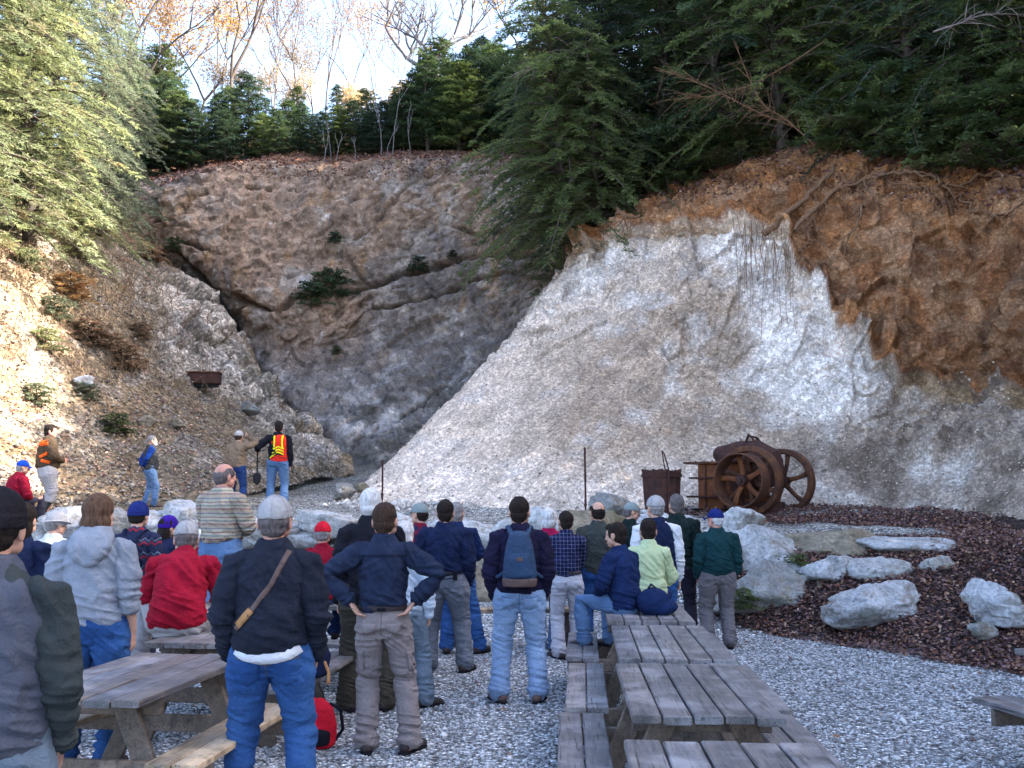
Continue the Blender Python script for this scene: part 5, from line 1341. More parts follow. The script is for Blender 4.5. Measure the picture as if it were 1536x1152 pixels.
P16 = stand("dark-haired man in navy jacket and grey trousers with a phone case on his belt", 668, 747, 10.4, -2, arms=("front", "pockets"), jacket=C_NAVY, trousers=T_GREY, w=1.18, fat=1.15, hair=H_DARK, belt=True, loose=1.15, feet=FT((-0.16, 0, 0, -16), (0.21, 0.02, 0, 24)))
q = Parts(); q.box((0.12, -0.135, 0.98), (0.022, 0.016, 0.045)); q.fused("phone_case", 0.006, 1, None, C_BLACK, P16["e"], P16["s"])
q = Parts(); q.tube([(0.12, -.15, .96), (0.02, -.165, 0.945), (-0.05, -.17, 0.93)], [.006, .006, .005]); q.fused("cord", 0.005, 1, None, C_BLACK, P16["e"], P16["s"])
stand("grey-haired man in navy jacket and blue jeans half hidden behind the man in grey trousers", 684, 751, 11.7, -8, arms=("down", "front"), jacket=C_NAVYB, trousers=J_BLUE, w=1.1, fat=1.1, hair=H_GREY, feet=FT((-0.10, 0, 0, -10), (0.28, 0.05, 0, 24)))
stand("person in olive trousers and black jacket with white hair, behind the slate blue shirt", 556, 729, 8.6, 6, arms=("down", "down"), jacket=C_BLACK, trousers=T_OLIVE, w=1.1, fat=1.15, hair=H_WHITE, hairstyle="short", hem=0.86, loose=1.25, collar=0.03, headyaw=-12)
stand("white-haired woman in pale blue shirt behind the man with hands on hips", 606, 778, 8.7, -4, arms="down", jacket=C_LBLUE, trousers=T_TEAL, w=1.02, hair=H_WHITE, hairstyle="bob", hem=0.88, feet=FT((-0.20, 0.1, 0, -10), (0.22, 0.04, 0, 44)), loose=1.15)
stand("man in grey cap and red plaid shirt looking to the left", 631, 753, 11.8, 18, arms="crossed", jacket=C_RPLAID, trousers=J_DARK, hair=H_DARK, hairstyle="fringe", hat="cap", hatmat=C_CAPG, headyaw=38, detail=1.1)
stand("white-haired woman in raspberry red top and blue jeans", 823, 760, 11.8, -4, arms="crossed", jacket=C_PINK, trousers=J_MID, w=0.95, hair=H_WHITE, hairstyle="bob", detail=1.1, feet=FT((-0.12, 0, 0, -10), (0.05, 0.0, 0, 5)))
P20 = stand("man in navy plaid shirt and cream trousers with folded arms", 849, 764, 11.5, 3, arms="crossed", jacket=C_PLAID, trousers=T_CREAM, w=1.02, hair=H_DARK, belt=True, feet=FT((-0.10, -0.06, 0, -30), (0.14, 0.1, 0, 8)), loose=1.1)
jean_pockets(P20, T_CREAM, z=0.87)
stand("balding dark-haired man in olive grey jacket and blue jeans", 897, 750, 12.0, 4, arms="pockets", jacket=C_OLIVE, trousers=J_BLUE, w=1.1, fat=1.1, hair=H_DARK, hairstyle="balding", headyaw=6)
stand("man in grey-green cap and sunglasses looking to the right", 944, 752, 13.4, -28, arms="pockets", jacket=C_DKGREEN, trousers=T_DARK, hair=H_SALT, hairstyle="fringe", hat="cap", hatmat=C_CAPG, headyaw=-52, detail=1.1, headpitch=-8)
stand("man in white cap and navy vest over white sleeves", 984, 742, 11.2, -4, arms=("down", "down"), jacket=C_NAVY, sleeves=C_WHITE, trousers=J_BLUE, w=1.12, fat=1.12, hair=H_GREY, hairstyle="fringe", hat="cap", hatmat=C_CAPW, hem=0.95, headyaw=22)
stand("dark-haired man in dark green jacket and charcoal trousers", 1015, 739, 12.4, -10, arms="pockets", jacket=C_DKGREEN, trousers=T_DARK, w=1.12, hair=H_SALT, headyaw=18)
P27 = stand("man in navy cap and teal green jacket with taupe trousers, standing apart at the right", 1074, 762, 12.0, 3, arms="pockets", jacket=C_TEAL, trousers=T_TAUPE, w=1.15, fat=1.25, hair=H_WHITE, hairstyle="fringe", hat="cap", hatmat=C_CAPN, hem=0.95, loose=1.15, headyaw=34, skin=SKIN2)
stand("person in grey hooded sweatshirt with pushed-up sleeves and dark jeans", 147, 737, 6.7, 3, arms="down", jacket=C_GREYH, trousers=J_BLUE, w=1.12, fat=1.15, hair=H_LBROWN, hairstyle="bob", hood=True, bare=True, hem=0.93, loose=1.15, headyaw=-6, detail=0.85)
stand("person in black knit hat and grey fleece vest, nearest at the left edge", -8, 724, 3.45, 10, arms="pockets", jacket=C_GVEST, sleeves=C_GSLV, trousers=T_TEAL, w=1.12, fat=1.15, hair=H_DARK, hairstyle="fringe", hat="beanie", hatmat=C_KNIT, loose=1.05, headyaw=-2, detail=0.8, collar=0.035)
stand("long-haired woman in navy jacket behind the grey vest", 34, 750, 7.4, 0, arms="down", jacket=C_NAVY, trousers=J_DARK, hair=H_DARK, hairstyle="long", w=1.0, hood=False)
PN = stand("person in blue cap and patterned red and navy sweater with a dark daypack", 207, 750, 9.7, -3, arms="down", jacket=C_NORD, trousers=T_DARK, w=0.98, hair=H_DARK, hairstyle="fringe", hat="beanie", hatmat=C_CAPN, hem=0.90, headyaw=-5)
s_ = PN["s"]; bp2 = empty("backpack", "slim dark daypack on the person in patterned sweater", "backpack", tuple(PN["e"].location), PN["e"].rotation_euler.z)
q = Parts(); q.rings([ring_ell((0, -0.19, z), rx, ry, 20) for z, rx, ry in [(1.0, .10, .045), (1.03, .125, .07), (1.25, .12, .07), (1.38, .09, .045), (1.41, .05, .02)]]); q.fused("pack_body", 0.009, 2, None, C_NAVY, bp2, s_)
for sd_ in (-1, 1):
    q = Parts(); q.tube([(sd_ * .05, -.17, 1.36), (sd_ * .085, -.10, 1.45), (sd_ * .10, -.03, 1.47), (sd_ * .11, .08, 1.43)], [.02] * 4); q.fused("shoulder_strap", 0.008, 1, None, C_NAVY, bp2, s_)
person("man in striped sweater standing on a bench with hands raised before him", px2x(333, 9.3), 9.3, 0.44, 1.66, -28, arms="front", jacket=C_STRIPE, trousers=J_MID, w=1.22, fat=1.25, hair=H_SALT, hairstyle="balding", belt=True, headyaw=-14, skin=SKIN2)

# seated on tables and benches
def seated(label, px, Y, seat, top, yaw=0, feet=None, **k):
    x = px2x(px, Y); zt = U(px, top, Y)[2]
    H = k.pop("H", 1.72)
    return person(label, x, Y, 0.0, H, yaw, seat=seat, feet=feet, **k)
seated("man in red fleece and beige cap hunched forward on the table end", 272, 7.65, 0.77, 798, 8, feet=FT((-0.33, 0.28, 0.42, -6), (0.12, 0.42, 0.42, 6)), lean=36, arms="knees", jacket=C_RED, trousers=T_BEIGE, w=1.12, fat=1.15, hair=H_SALT, hairstyle="fringe", hat="cap", hatmat=C_CAPW, hem=0.90, headyaw=10, headpitch=6, detail=0.9, H=1.76)
seated("boy in blue jacket and jeans sitting sideways on the far table, knee up", 936, 9.1, 0.77, 782, 46, feet=FT((-0.16, 0.40, 0.46, 0), (0.14, 0.30, 0.46, 10)), lean=10, arms="lap", jacket=C_NAVYB, trousers=J_MID, w=0.98, hair=H_DARK, H=1.56, headyaw=8)
seated("person in pale lime sweater sitting on the far table", 972, 9.75, 0.77, 778, -6, feet=FT((-0.1, 0.45, 0.42, 0), (0.1, 0.45, 0.42, 0)), lean=5, arms="lap", jacket=C_LIME, trousers=J_DARK, w=0.95, hair=H_DARK, H=1.60, headyaw=4, hem=0.95)
seated("seated man in red cap and dark red jacket behind the navy fleece", 484, 9.9, 0.77, 782, 4, feet=FT((-0.12, 0.45, 0.42, 0), (0.12, 0.45, 0.42, 0)), lean=6, arms="lap", jacket=C_RED2, trousers=J_DARK, w=1.0, hair=H_GREY, hairstyle="fringe", hat="cap", hatmat=C_CAPR, H=1.52)
seated("child in red cap peeking past the white-haired man's shoulder", 557, 10.2, 0.77, 775, 6, feet=FT((-0.1, 0.45, 0.42, 0), (0.1, 0.45, 0.42, 0)), arms="lap", jacket=C_NAVY, trousers=J_DARK, hair=H_BROWN, hairstyle="fringe", hat="cap", hatmat=C_CAPR, H=1.60, detail=1.2)
seated("seated person in white brimmed hat and pale jacket", 82, 10.6, 0.77, 765, -12, feet=FT((-0.12, 0.45, 0.0, 0), (0.12, 0.45, 0.0, 0)), arms="lap", jacket=C_WHITE, trousers=T_BEIGE, hair=H_GREY, hairstyle="fringe", hat="bucket", hatmat=C_CAPW, H=1.70, headyaw=-24, headpitch=-6)
seated("seated child in purple hat and navy coat", 252, 10.65, 0.77, 770, -18, feet=FT((-0.12, 0.45, 0.0, 0), (0.12, 0.45, 0.0, 0)), arms="lap", jacket=C_NAVY, trousers=J_DARK, hair=H_DARK, hairstyle="long", hat="beanie", hatmat=C_PURPB, H=1.62, headyaw=-30, detail=1.1)
seated("seated person in dark red coat and white cap mostly behind the striped sweater", 302, 10.7, 0.77, 798, 0, feet=FT((-0.12, 0.45, 0.0, 0), (0.12, 0.45, 0.0, 0)), arms="lap", jacket=C_RED2, trousers=J_DARK, hair=H_GREY, hairstyle="fringe", hat="cap", hatmat=C_WHITE, H=1.32, detail=1.2)
seated("seated person in blue hood low between the white hat and grey sweatshirt", 106, 10.0, 0.47, 800, -5, feet=FT((-0.12, 0.45, 0.0, 0), (0.12, 0.45, 0.0, 0)), arms="lap", jacket=C_NAVYB, trousers=J_DARK, hair=H_BROWN, hairstyle="short", H=1.75, detail=1.2)

# on the terrace
GT = "people standing on the upper terrace"
T5 = stand("man in red and yellow safety vest with a black shovel", 415, 630, 21.6, 6, arms=("hold", "down"), jacket=C_BLACK, trousers=J_MID, w=1.1, fat=1.1, hair=H_DARK, belt=False, hem=0.93, detail=1.35, group=GT, headyaw=8, loose=1.1)
s_ = T5["s"]
q = Parts(); q.rings([T5["bend"]((0, 0, z)) * 0 + ring_ell((0.015, 0, z), rx, ry, 28) for z, rx, ry in [(0.90, .165, .150), (0.93, .190, .165), (1.1, .188, .160), (1.3, .190, .155), (1.40, .165, .135), (1.455, .10, .10)]])
vs = q.fused("safety_vest", 0.012, 2, None, C_HIVIS, T5["e"], s_)
for sd_ in (-1, 1): patch("reflective_band", vs, None, C_YEL, T5["e"], BACKF(0), strip=((np.array([(sd_ * 0.085, 1.46), (sd_ * 0.075, 1.30), (sd_ * 0.09, 1.16)]) + np.array([.015, 0])) * s_, 0.017), thick=0.006)
for dz in (0.0, 0.055, 0.11): patch("reflective_band", vs, None, C_YEL, T5["e"], BACKF(0), strip=(np.array([(-0.10 if dz else -0.175, 1.02 + dz - (0 if dz else .055)), (0.015, 1.10 + dz), (0.13, 1.05 + dz)]) * s_, 0.014), thick=0.006)
# shovel held in his left hand
hp = T5["arm"][-1][2] * s_; ez = math.radians(6)
hx = T5["e"].location.x + hp[0] * math.cos(ez) - hp[1] * math.sin(ez); hy = T5["e"].location.y + hp[0] * math.sin(ez) + hp[1] * math.cos(ez); hz = T5["e"].location.z + hp[2]
sv = empty("shovel", "black shovel held upright by the man in the safety vest", "shovel", (hx - 0.02, hy + 0.05, T5["e"].location.z), 0)
M_BLK = cloth("black_steel", (0.012, 0.012, 0.015), rough=0.5)
q = Parts(); q.tube([(0, 0, hz - sv.location.z + 0.06), (0, 0, 0.70)], [.018, .018]); q.fused("shaft", 0.008, 1, None, M_BLK, sv)
q = Parts(); q.tube([(-0.05, 0, hz - sv.location.z + 0.06), (0.05, 0, hz - sv.location.z + 0.06)], [.016, .016]); q.fused("handle", 0.008, 1, None, M_BLK, sv)
q = Parts(); q.rings([ring_ell((0, 0.0, z), rx, 0.02, 20) for z, rx in [(0.74, .03), (0.70, .085), (0.62, .095), (0.54, .08), (0.48, .02)]]); q.fused("blade", 0.01, 1, None, M_BLK, sv)
T4 = stand("man in tan jacket and white cap shading his eyes", 353, 645, 21.3, -14, arms=("down", "shade"), jacket=C_TAN, trousers=J_DARK, w=1.12, fat=1.25, hair=H_BROWN, hairstyle="fringe", hat="cap", hatmat=C_CAPW, hem=0.95, detail=1.35, group=GT, side=3)
T3 = stand("grey-bearded man in royal blue shirt and charcoal vest, hands behind his back", 223, 652, 21.8, -58, arms="behind", jacket=C_VEST, sleeves=C_ROYAL, trousers=J_MID, w=1.1, fat=1.25, hair=H_GREY, hairstyle="pony", beard=H_WHITE, detail=1.3, group=GT, shoes=L_BROWN, headyaw=-12, z0=None, feet=FT((-0.13, -0.08, 0, -10), (0.13, 0.1, 0, 20)))
T2 = stand("heavy man in olive jacket with blaze orange panels and rubber boots", 68, 635, 19.0, -60, arms="front", jacket=C_ORV, trousers=T_BEIGE, w=1.25, fat=1.45, hair=H_DARK, boots=L_RUB, detail=1.2, group=GT, headyaw=-14, hem=0.93, loose=1.25, skin=SKIN2)
s_ = T2["s"]; SIDEF = (np.array([0, 0, 0.0]), np.array([0.5, 0.866, 0]), np.array([0, 0, 1.0]), np.array([0.866, -0.5, 0]) * 1.0)
a60 = math.radians(60); ud = np.array([math.cos(a60), math.sin(a60), 0]); inn = np.array([-math.sin(a60), math.cos(a60), 0])
ud = np.array([math.cos(a60), math.sin(a60), 0]); FR = (np.zeros(3), ud, np.array([0, 0, 1.0]), inn)
for pts, hw in [([(-0.17, 1.42), (-0.02, 1.38), (0.12, 1.39)], 0.055), ([(-0.20, 1.30), (-0.17, 1.18)], 0.03), ([(-0.06, 1.13), (0.12, 1.20)], 0.028), ([(-0.02, 1.07), (0.14, 1.03)], 0.030), ([(-0.22, 1.02), (-0.20, 0.94)], 0.018)]:
    patch("orange_panel", T2["jacket"], None, C_ORANGE, T2["e"], FR, strip=(np.array(pts) * s_, hw), thick=0.008)
xT1 = px2x(20, 17.4)
person("seated person in blue cap and dark red fleece on the boulder wall at the left", xT1, 17.4, gz(xT1, 17.4) - 0.05, 1.68, -36, seat=0.30, feet=FT((-0.12, 0.48, 0.0, 0), (0.12, 0.45, 0.0, 0)), lean=14, arms="lap", jacket=C_RED2, trousers=T_DARK, hair=H_GREY, hairstyle="fringe", hat="cap", hatmat=C_CAPB, detail=1.2, group=GT, headyaw=-20, w=1.1, fat=1.15)
# ------------------------------------------------------------------ picnic tables
def mat_wood(name, c0, c1, bare, rough=0.42, barefac=0.35):
    t = NT(name)
    src = t.mapping((1, 0.07, 1)); g = t.noise(70, 6, 0.7, src=src, dist=0.3); g2 = t.noise(22, 4, 0.6, src=t.mapping((1, 0.10, 1)))
    big = t.noise(2.6, 4, 0.6)
    col = t.ramp(g, [(0.25, c0), (0.55, c1), (0.8, tuple(min(1, x * 1.6) for x in c1))])
    col = t.mix(t.math('MULTIPLY', t.ramp(g2, [(0.45, 0), (0.65, 1)]), barefac), col, bare)
    col = t.mix(t.ramp(big, [(0.5, 0.0), (0.66, 0.75)]), col, tuple(min(1, x * 2.4) for x in c1))
    col = t.mix(t.ramp(t.noise(4.5, 5, 0.7), [(0.54, 0.0), (0.68, 0.7)]), col, tuple(x * 0.5 for x in c0))
    a = t.attr(); col = t.mix(1.0, col, a, 'MULTIPLY')
    col = t.mix(t.ramp(t.noise(90, 2, 0.5, src=t.mapping((1, 0.035, 1), rot=(0, 0, 0.02))), [(0.33, 0.75), (0.40, 0.0)]), col, (0.012, 0.010, 0.012))
    t.color(col); t.bump(g, 0.55, 0.006); t.bump(g2, 0.4, 0.01); t.rough(t.ramp(big, [(0.3, rough + 0.16), (0.7, rough)]))
    t.b.inputs["Specular IOR Level"].default_value = 0.5
    return t.m
M_WTOP = mat_wood("weathered_wood", (0.060, 0.055, 0.058), (0.15, 0.14, 0.145), (0.32, 0.26, 0.22), rough=0.34)
M_WLEG = mat_wood("brown_wood", (0.045, 0.034, 0.028), (0.11, 0.082, 0.064), (0.20, 0.13, 0.08), 0.6)
M_WNEW = mat_wood("bare_golden_wood", (0.16, 0.10, 0.055), (0.36, 0.25, 0.15), (0.30, 0.27, 0.26), 0.5)
M_BOLT = mat_cloth("bolt_steel", (0.35, 0.34, 0.36), rough=0.35, bump=0)
M_BOLT.node_tree.nodes["Principled BSDF"].inputs["Metallic"].default_value = 0.8

class Boards:
    def __init__(s, seed): s.V, s.F, s.C, s.n, s.g = [], [], [], 0, np.random.default_rng(seed)
    def add(s, p0, p1, wdir, width, thick, bev=0.006, seg=10, bow=0.003):
        p0, p1, wd = [np.asarray(q, float) for q in (p0, p1, wdir)]
        d = unit(p1 - p0); wd = unit(wd - d * (wd @ d)); td = np.cross(d, wd)
        w, h = width / 2, thick / 2
        sec = np.array([(-w + bev, -h), (w - bev, -h), (w, -h + bev), (w, h - bev), (w - bev, h), (-w + bev, h), (-w, h - bev), (-w, -h + bev)])
        ts = np.concatenate([[0, 0.004], np.linspace(0.03, 0.97, seg), [0.996, 1]])
        R = []
        ph = s.g.uniform(0, 6)
        for k, t_ in enumerate(ts):
            sc = 0.9 if k in (0, len(ts) - 1) else 1.0
            c = p0 + (p1 - p0) * t_ + td * math.sin(t_ * 3 + ph) * bow + s.g.normal(0, 0.0006, 3)
            sec2 = sec * np.array([1 + s.g.normal(0, 0.006), 1]) * (1 if sc == 1 else np.array([0.985, 0.9]))
            R.append(c + sec2[:, :1] * wd + sec2[:, 1:] * td)
        R = np.array(R); n, m, _ = R.shape
        s.V.append(R.reshape(-1, 3)); i = np.arange((n - 1) * m).reshape(n - 1, m); j = np.roll(i, -1, 1)
        s.F += [tuple(int(x) for x in f) for f in (np.stack([i, j, j + m, i + m], -1).reshape(-1, 4) + s.n)]
        s.F += [tuple(s.n + q for q in range(m - 1, -1, -1)), tuple(s.n + (n - 1) * m + q for q in range(m))]
        br = s.g.uniform(0.78, 1.2); tint = s.g.normal(0, 0.03)
        s.C.append(np.tile([br * (1 + tint), br, br * (1 - tint)], (n * m, 1))); s.n += n * m
    def build(s, name, mat, parent):
        me = bpy.data.meshes.new(name); me.from_pydata([tuple(v) for v in np.concatenate(s.V)], [], s.F)
        c = np.ones((s.n, 4), dtype=np.float32); c[:, :3] = np.concatenate(s.C)
        a = me.color_attributes.new("Col", 'FLOAT_COLOR', 'POINT'); a.data.foreach_set("color", c.ravel())
        return link(name, me, mat, parent, smooth=False)

def picnic_table(label, x, y, yaw, L=1.7, seed=0, top=M_WTOP, bench=M_WTOP, W=0.72, off=0.57, nb=5):
    e = empty("picnic_table", label, "picnic table", (x, y, gz(x, y)), math.radians(yaw), "picnic tables on the gravel")
    bw = W / nb; ov = 0.24
    b = Boards(seed)
    for k in range(nb):
        cx = -W / 2 + bw * (k + .5)
        j0, j1 = b.g.uniform(-.008, .008, 2)
        b.add((cx, -L / 2 + j0, 0.73), (cx, L / 2 + j1, 0.73), (1, 0, 0), bw - 0.011, 0.040)
    b.build("tabletop", top, e)
    for sd_ in (-1, 1):
        b = Boards(seed + 10 + sd_)
        for k in (-1, 1): b.add((sd_ * off + k * 0.071, -L / 2 + b.g.uniform(-.01, .01), 0.43), (sd_ * off + k * 0.071, L / 2, 0.43), (1, 0, 0), 0.133, 0.040)
        b.build("bench_seat", bench, e)
    for ye in (-L / 2 + ov, L / 2 - ov):
        sg = 1 if ye > 0 else -1
        for sd_ in (-1, 1):
            b = Boards(seed + 20 + sd_); b.add((sd_ * 0.17, ye, 0.708), (sd_ * 0.48, ye, 0.0), (1, 0, 0.35), 0.12, 0.040, seg=4); b.build("leg", M_WLEG, e)
        b = Boards(seed + 31); b.add((-W / 2 + 0.02, ye - sg * 0.0425, 0.664), (W / 2 - 0.02, ye - sg * 0.0425, 0.664), (0, 0, 1), 0.088, 0.040, seg=4); b.build("cross_beam", M_WLEG, e)
        b = Boards(seed + 33); b.add((-off - 0.13, ye + sg * 0.0425, 0.356), (off + 0.13, ye + sg * 0.0425, 0.356), (0, 0, 1), 0.105, 0.040, seg=4); b.build("seat_beam", M_WLEG, e)
        q = Parts()
        for bx, bz in ((-0.24, .664), (0.24, .664), (-0.30, .36), (0.30, .36)):
            pass
        b = Boards(seed + 35); b.add((0, ye - sg * 0.066, 0.63), (0, ye - sg * 0.55, 0.712 - .02), (1, 0, 0), 0.085, 0.036, seg=4); b.build("brace", M_WLEG, e)
        for bx, bz, by in ((-0.20, .664, -0.066), (0.20, .664, -0.066)):
            c = np.array([bx, ye + (-0.0675 if sg > 0 else -0.0225) if False else ye - sg * 0.0425 - 0.022, bz])
            k = np.arange(10) * 2 * math.pi / 10
            q = Parts(); q.rings([[(c[0] + math.cos(a) * r, c[1] - d, c[2] + math.sin(a) * r) for a in k] for r, d in ((.010, 0), (.010, .006), (.005, .009))])
            me = bpy.data.meshes.new("bolt"); me.from_pydata([tuple(v) for v in np.concatenate(q.V)], [], q.F); link("bolt", me, M_BOLT, e)
    return e
picnic_table("nearest table of the right row, cut by the bottom edge, grey boards with wide gaps", 0.82, 3.48, -3, 1.68, 1, W=0.80, off=0.62)
picnic_table("second nearest table of the right row, bluish grey top with dark gaps between its boards", 0.955, 5.55, -3, 1.53, 2, W=0.72)
picnic_table("third table of the right row, smoother brownish boards with a bright patch of glare", 1.10, 7.31, -4, 1.74, 3, W=0.74)
picnic_table("farthest table of the right row, the one people sit on", 1.21, 9.26, -4, 1.60, 4, W=0.74)
picnic_table("table at the lower left with golden bare wood bench", -2.15, 5.93, -7, 1.50, 5, bench=M_WNEW, W=0.78, off=0.56)
picnic_table("dark table under the man in the red fleece", -2.14, 8.07, -6, 1.75, 6, W=0.78, off=0.62)
picnic_table("dark table set crosswise behind the man in the navy fleece", -1.80, 10.05, 88, 1.8, 7)
picnic_table("table at the far right edge of which only a bench end shows", 3.92, 6.12, 12, 1.75, 8)
picnic_table("table set crosswise at the far left, under the person in the white brimmed hat", -4.3, 10.62, 90, 2.2, 9)
e = empty("bench", "long low plank bench in front of the boulder wall", "bench", (-0.05, 12.4, gz(0, 12.4)), 0.02)
b = Boards(50); b.add((-1.0, 0, .43), (1.0, 0, .43), (0, 1, 0), 0.26, 0.05); b.build("seat", M_WNEW, e)
for sx in (-0.72, 0.72):
    b = Boards(51); b.add((sx, 0, .402), (sx, 0, 0), (1, 0, 0), 0.20, 0.09, seg=3); b.build("leg", M_WLEG, e)

# ------------------------------------------------------------------ bags
x = px2x(481, 7.35)
q = Parts(); q.rings([ring_ell((0, 0, z), rx, ry, 20) for z, rx, ry in [(0, .10, .07), (0.02, .14, .10), (0.15, .15, .11), (0.28, .12, .09), (0.34, .06, .05)]])
bg = empty("backpack", "small red and black rucksack lying on the gravel by the blue jeans", "backpack", (x, 7.35, gz(x, 7.35)), 0.4)
q.fused("pack_body", 0.01, 2, lambda P: fbm(P * 12, 3, 2) * .008, C_CAPR, bg)
q = Parts(); q.rings([ring_ell((-.02, -0.07, z), rx, ry, 20) for z, rx, ry in [(.03, .10, .05), (.06, .11, .06), (.12, .11, .06), (.15, .07, .04)]]); q.fused("front_pocket", 0.01, 2, None, C_BLACK, bg)
q = Parts(); q.tube([(.10, -.02, .30), (.17, -.03, .26), (.19, -.03, .12), (.13, -.02, .04)], [.014] * 4); q.fused("strap", 0.008, 1, None, C_BLACK, bg)
bg = empty("shoulder_bag", "dark shoulder bag with an orange tag on the bench end", "bag", (-1.50, 7.6, gz(-1.5, 7.6) + 0.452), 0.1)
q = Parts(); q.rings([ring_ell((0, 0, z), rx, ry, 20) for z, rx, ry in [(0, .10, .08), (0.02, .14, .11), (0.16, .15, .12), (0.30, .10, .09), (0.36, .05, .05)]]); q.fused("bag_body", 0.01, 2, lambda P: fbm(P * 12, 3, 7) * .012, C_NAVY, bg)
q = Parts(); q.tube([(.12, -.10, .12), (.15, -.12, .05), (.15, -.13, -.02)], [.012, .012, .016]); q.fused("tag", 0.007, 1, None, L_TAN, bg)
bg = empty("shoulder_bag", "round navy bag beside the person in the lime sweater", "bag", (1.24, 8.95, gz(1.2, 8.7) + 0.752), 0.1)
q = Parts(); q.ell((0, 0, .11), (.15, .13, .125)); q.ell((.06, 0, .07), (.16, .12, .08)); q.fused("bag_body", 0.01, 2, lambda P: fbm(P * 12, 3, 9) * .012, C_NAVYB, bg)
q = Parts(); q.tube([(-.06, 0, .20), (-.02, -.02, .27), (.05, 0, .21)], [.012] * 3); q.fused("strap", 0.008, 1, None, C_NAVY, bg)

# ------------------------------------------------------------------ rusty iron things
t = NT("rusty_iron")
n1 = t.noise(5, 6, 0.7); n2 = t.noise(30, 5, 0.7); n3 = t.noise(1.7, 3)
c = t.ramp(n1, [(0.28, (0.035, 0.018, 0.014)), (0.5, (0.095, 0.038, 0.022)), (0.68, (0.17, 0.065, 0.026)), (0.82, (0.26, 0.11, 0.045))])
c = t.mix(1.0, c, t.ramp(n2, [(0.3, 0.55), (0.7, 1.35)]), 'MULTIPLY')
t.color(c); t.bump(n1, 0.3, 0.03); t.bump(n2, 0.5, 0.008); t.rough(0.8); M_RUST = t.m
t = NT("dark_rust"); n1 = t.noise(7, 6, 0.7); t.color(t.ramp(n1, [(0.3, (0.022, 0.012, 0.012)), (0.7, (0.085, 0.032, 0.022))])); t.bump(n1, 0.4, 0.02); t.rough(0.85); M_RUSTD = t.m
t = NT("orange_rust"); n1 = t.noise(6, 6, 0.7); t.color(t.ramp(n1, [(0.28, (0.06, 0.025, 0.015)), (0.5, (0.15, 0.050, 0.020)), (0.75, (0.25, 0.090, 0.032))])); t.bump(n1, 0.4, 0.02); t.rough(0.85); M_RUSTO = t.m

def revolve(name, prof, mat, parent, nseg=56, ax='x', c=(0, 0, 0), closed=True, jit=0.0):
    """profile of (axial, radius) turned about a local axis through c"""
    P_ = np.array(prof, float); m = len(P_); k = np.arange(nseg) * 2 * math.pi / nseg
    V = np.zeros((nseg, m, 3)); rr = P_[None, :, 1] * (1 + jit * fbm(np.stack([np.cos(k), np.sin(k), k * 0], 1) * 2, 3, 1)[:, None])
    if ax == 'x': V[..., 0] = P_[None, :, 0]; V[..., 1] = np.cos(k)[:, None] * rr; V[..., 2] = np.sin(k)[:, None] * rr
    else: V[..., 2] = P_[None, :, 0]; V[..., 0] = np.cos(k)[:, None] * rr; V[..., 1] = np.sin(k)[:, None] * rr
    V = V.reshape(-1, 3) + np.array(c); Fq = []
    mm = m if closed else m - 1
    for a in range(nseg):
        for b_ in range(mm): Fq.append((a * m + b_, a * m + (b_ + 1) % m, ((a + 1) % nseg) * m + (b_ + 1) % m, ((a + 1) % nseg) * m + b_))
    o = mesh_np(name, V, np.array(Fq), mat, parent, smooth=True)
    o.data.set_sharp_from_angle(angle=math.radians(35))
    return o
def bbox(name, c, h, mat, parent, bev=0.008, rz=0.0, rx=0.0, sub=0):
    import bmesh
    bm = bmesh.new(); bmesh.ops.create_cube(bm, size=2.0)
    bmesh.ops.scale(bm, vec=Vector(h), verts=bm.verts)
    bmesh.ops.bevel(bm, geom=bm.edges[:], offset=bev, segments=2, affect='EDGES')
    bmesh.ops.rotate(bm, cent=(0, 0, 0), matrix=Matrix.Rotation(rx, 3, 'X') @ Matrix.Rotation(rz, 3, 'Z'), verts=bm.verts)
    bmesh.ops.translate(bm, vec=Vector(c), verts=bm.verts)
    me = bpy.data.meshes.new(name); bm.to_mesh(me); bm.free()
    return link(name, me, mat, parent, smooth=False)

CX, CY = px2x(1150, 19.95), 19.95
CZ = gz(CX, CY)
cr = empty("rock_crusher", "old rusty rock crusher with two spoked flywheels and a drum pulley", "machine", (CX, CY, CZ - 0.04), math.radians(48.5))
HZ = 0.66
def spokes(parent, x, r0, r1, n, wd, th, mat, a0=0.3, name="spoke"):
    for k in range(n):
        a = a0 + k * 2 * math.pi / n; d = np.array([0, math.cos(a), math.sin(a)]); sdv = np.array([0, -math.sin(a), math.cos(a)])
        q = Parts(); R_ = []
        for t_ in np.linspace(0, 1, 6):
            r = r0 + (r1 - r0) * t_; w_ = wd * (1.15 - 0.35 * math.sin(t_ * math.pi)); c = np.array([x, 0, HZ]) + d * r + sdv * 0.02 * math.sin(t_ * math.pi)
            R_.append([c + sdv * w_ * math.cos(b_) + np.array([th, 0, 0]) * math.sin(b_) for b_ in np.arange(10) * 2 * math.pi / 10])
        q.rings(R_); me = bpy.data.meshes.new(name); me.from_pydata([tuple(v) for v in np.concatenate(q.V)], [], q.F); link(name, me, mat, parent)
for xx, lab in ((-0.68, "near"), (0.72, "far")):
    wr = revolve("flywheel", [(-.085, .58), (-.085, .665), (-.075, .675), (.075, .675), (.085, .665), (.085, .58), (.06, .56), (-.06, .56)], M_RUST, cr, c=(xx, 0, HZ))
    hub = revolve("hub", [(-.12, .045), (-.12, .11), (-.10, .125), (.10, .125), (.12, .11), (.12, .045)], M_RUSTD, wr, 32, c=(xx, 0, HZ))
    spokes(wr, xx, .11, .575, 6, .055, .03, M_RUST, 0.35 if xx < 0 else 0.75)
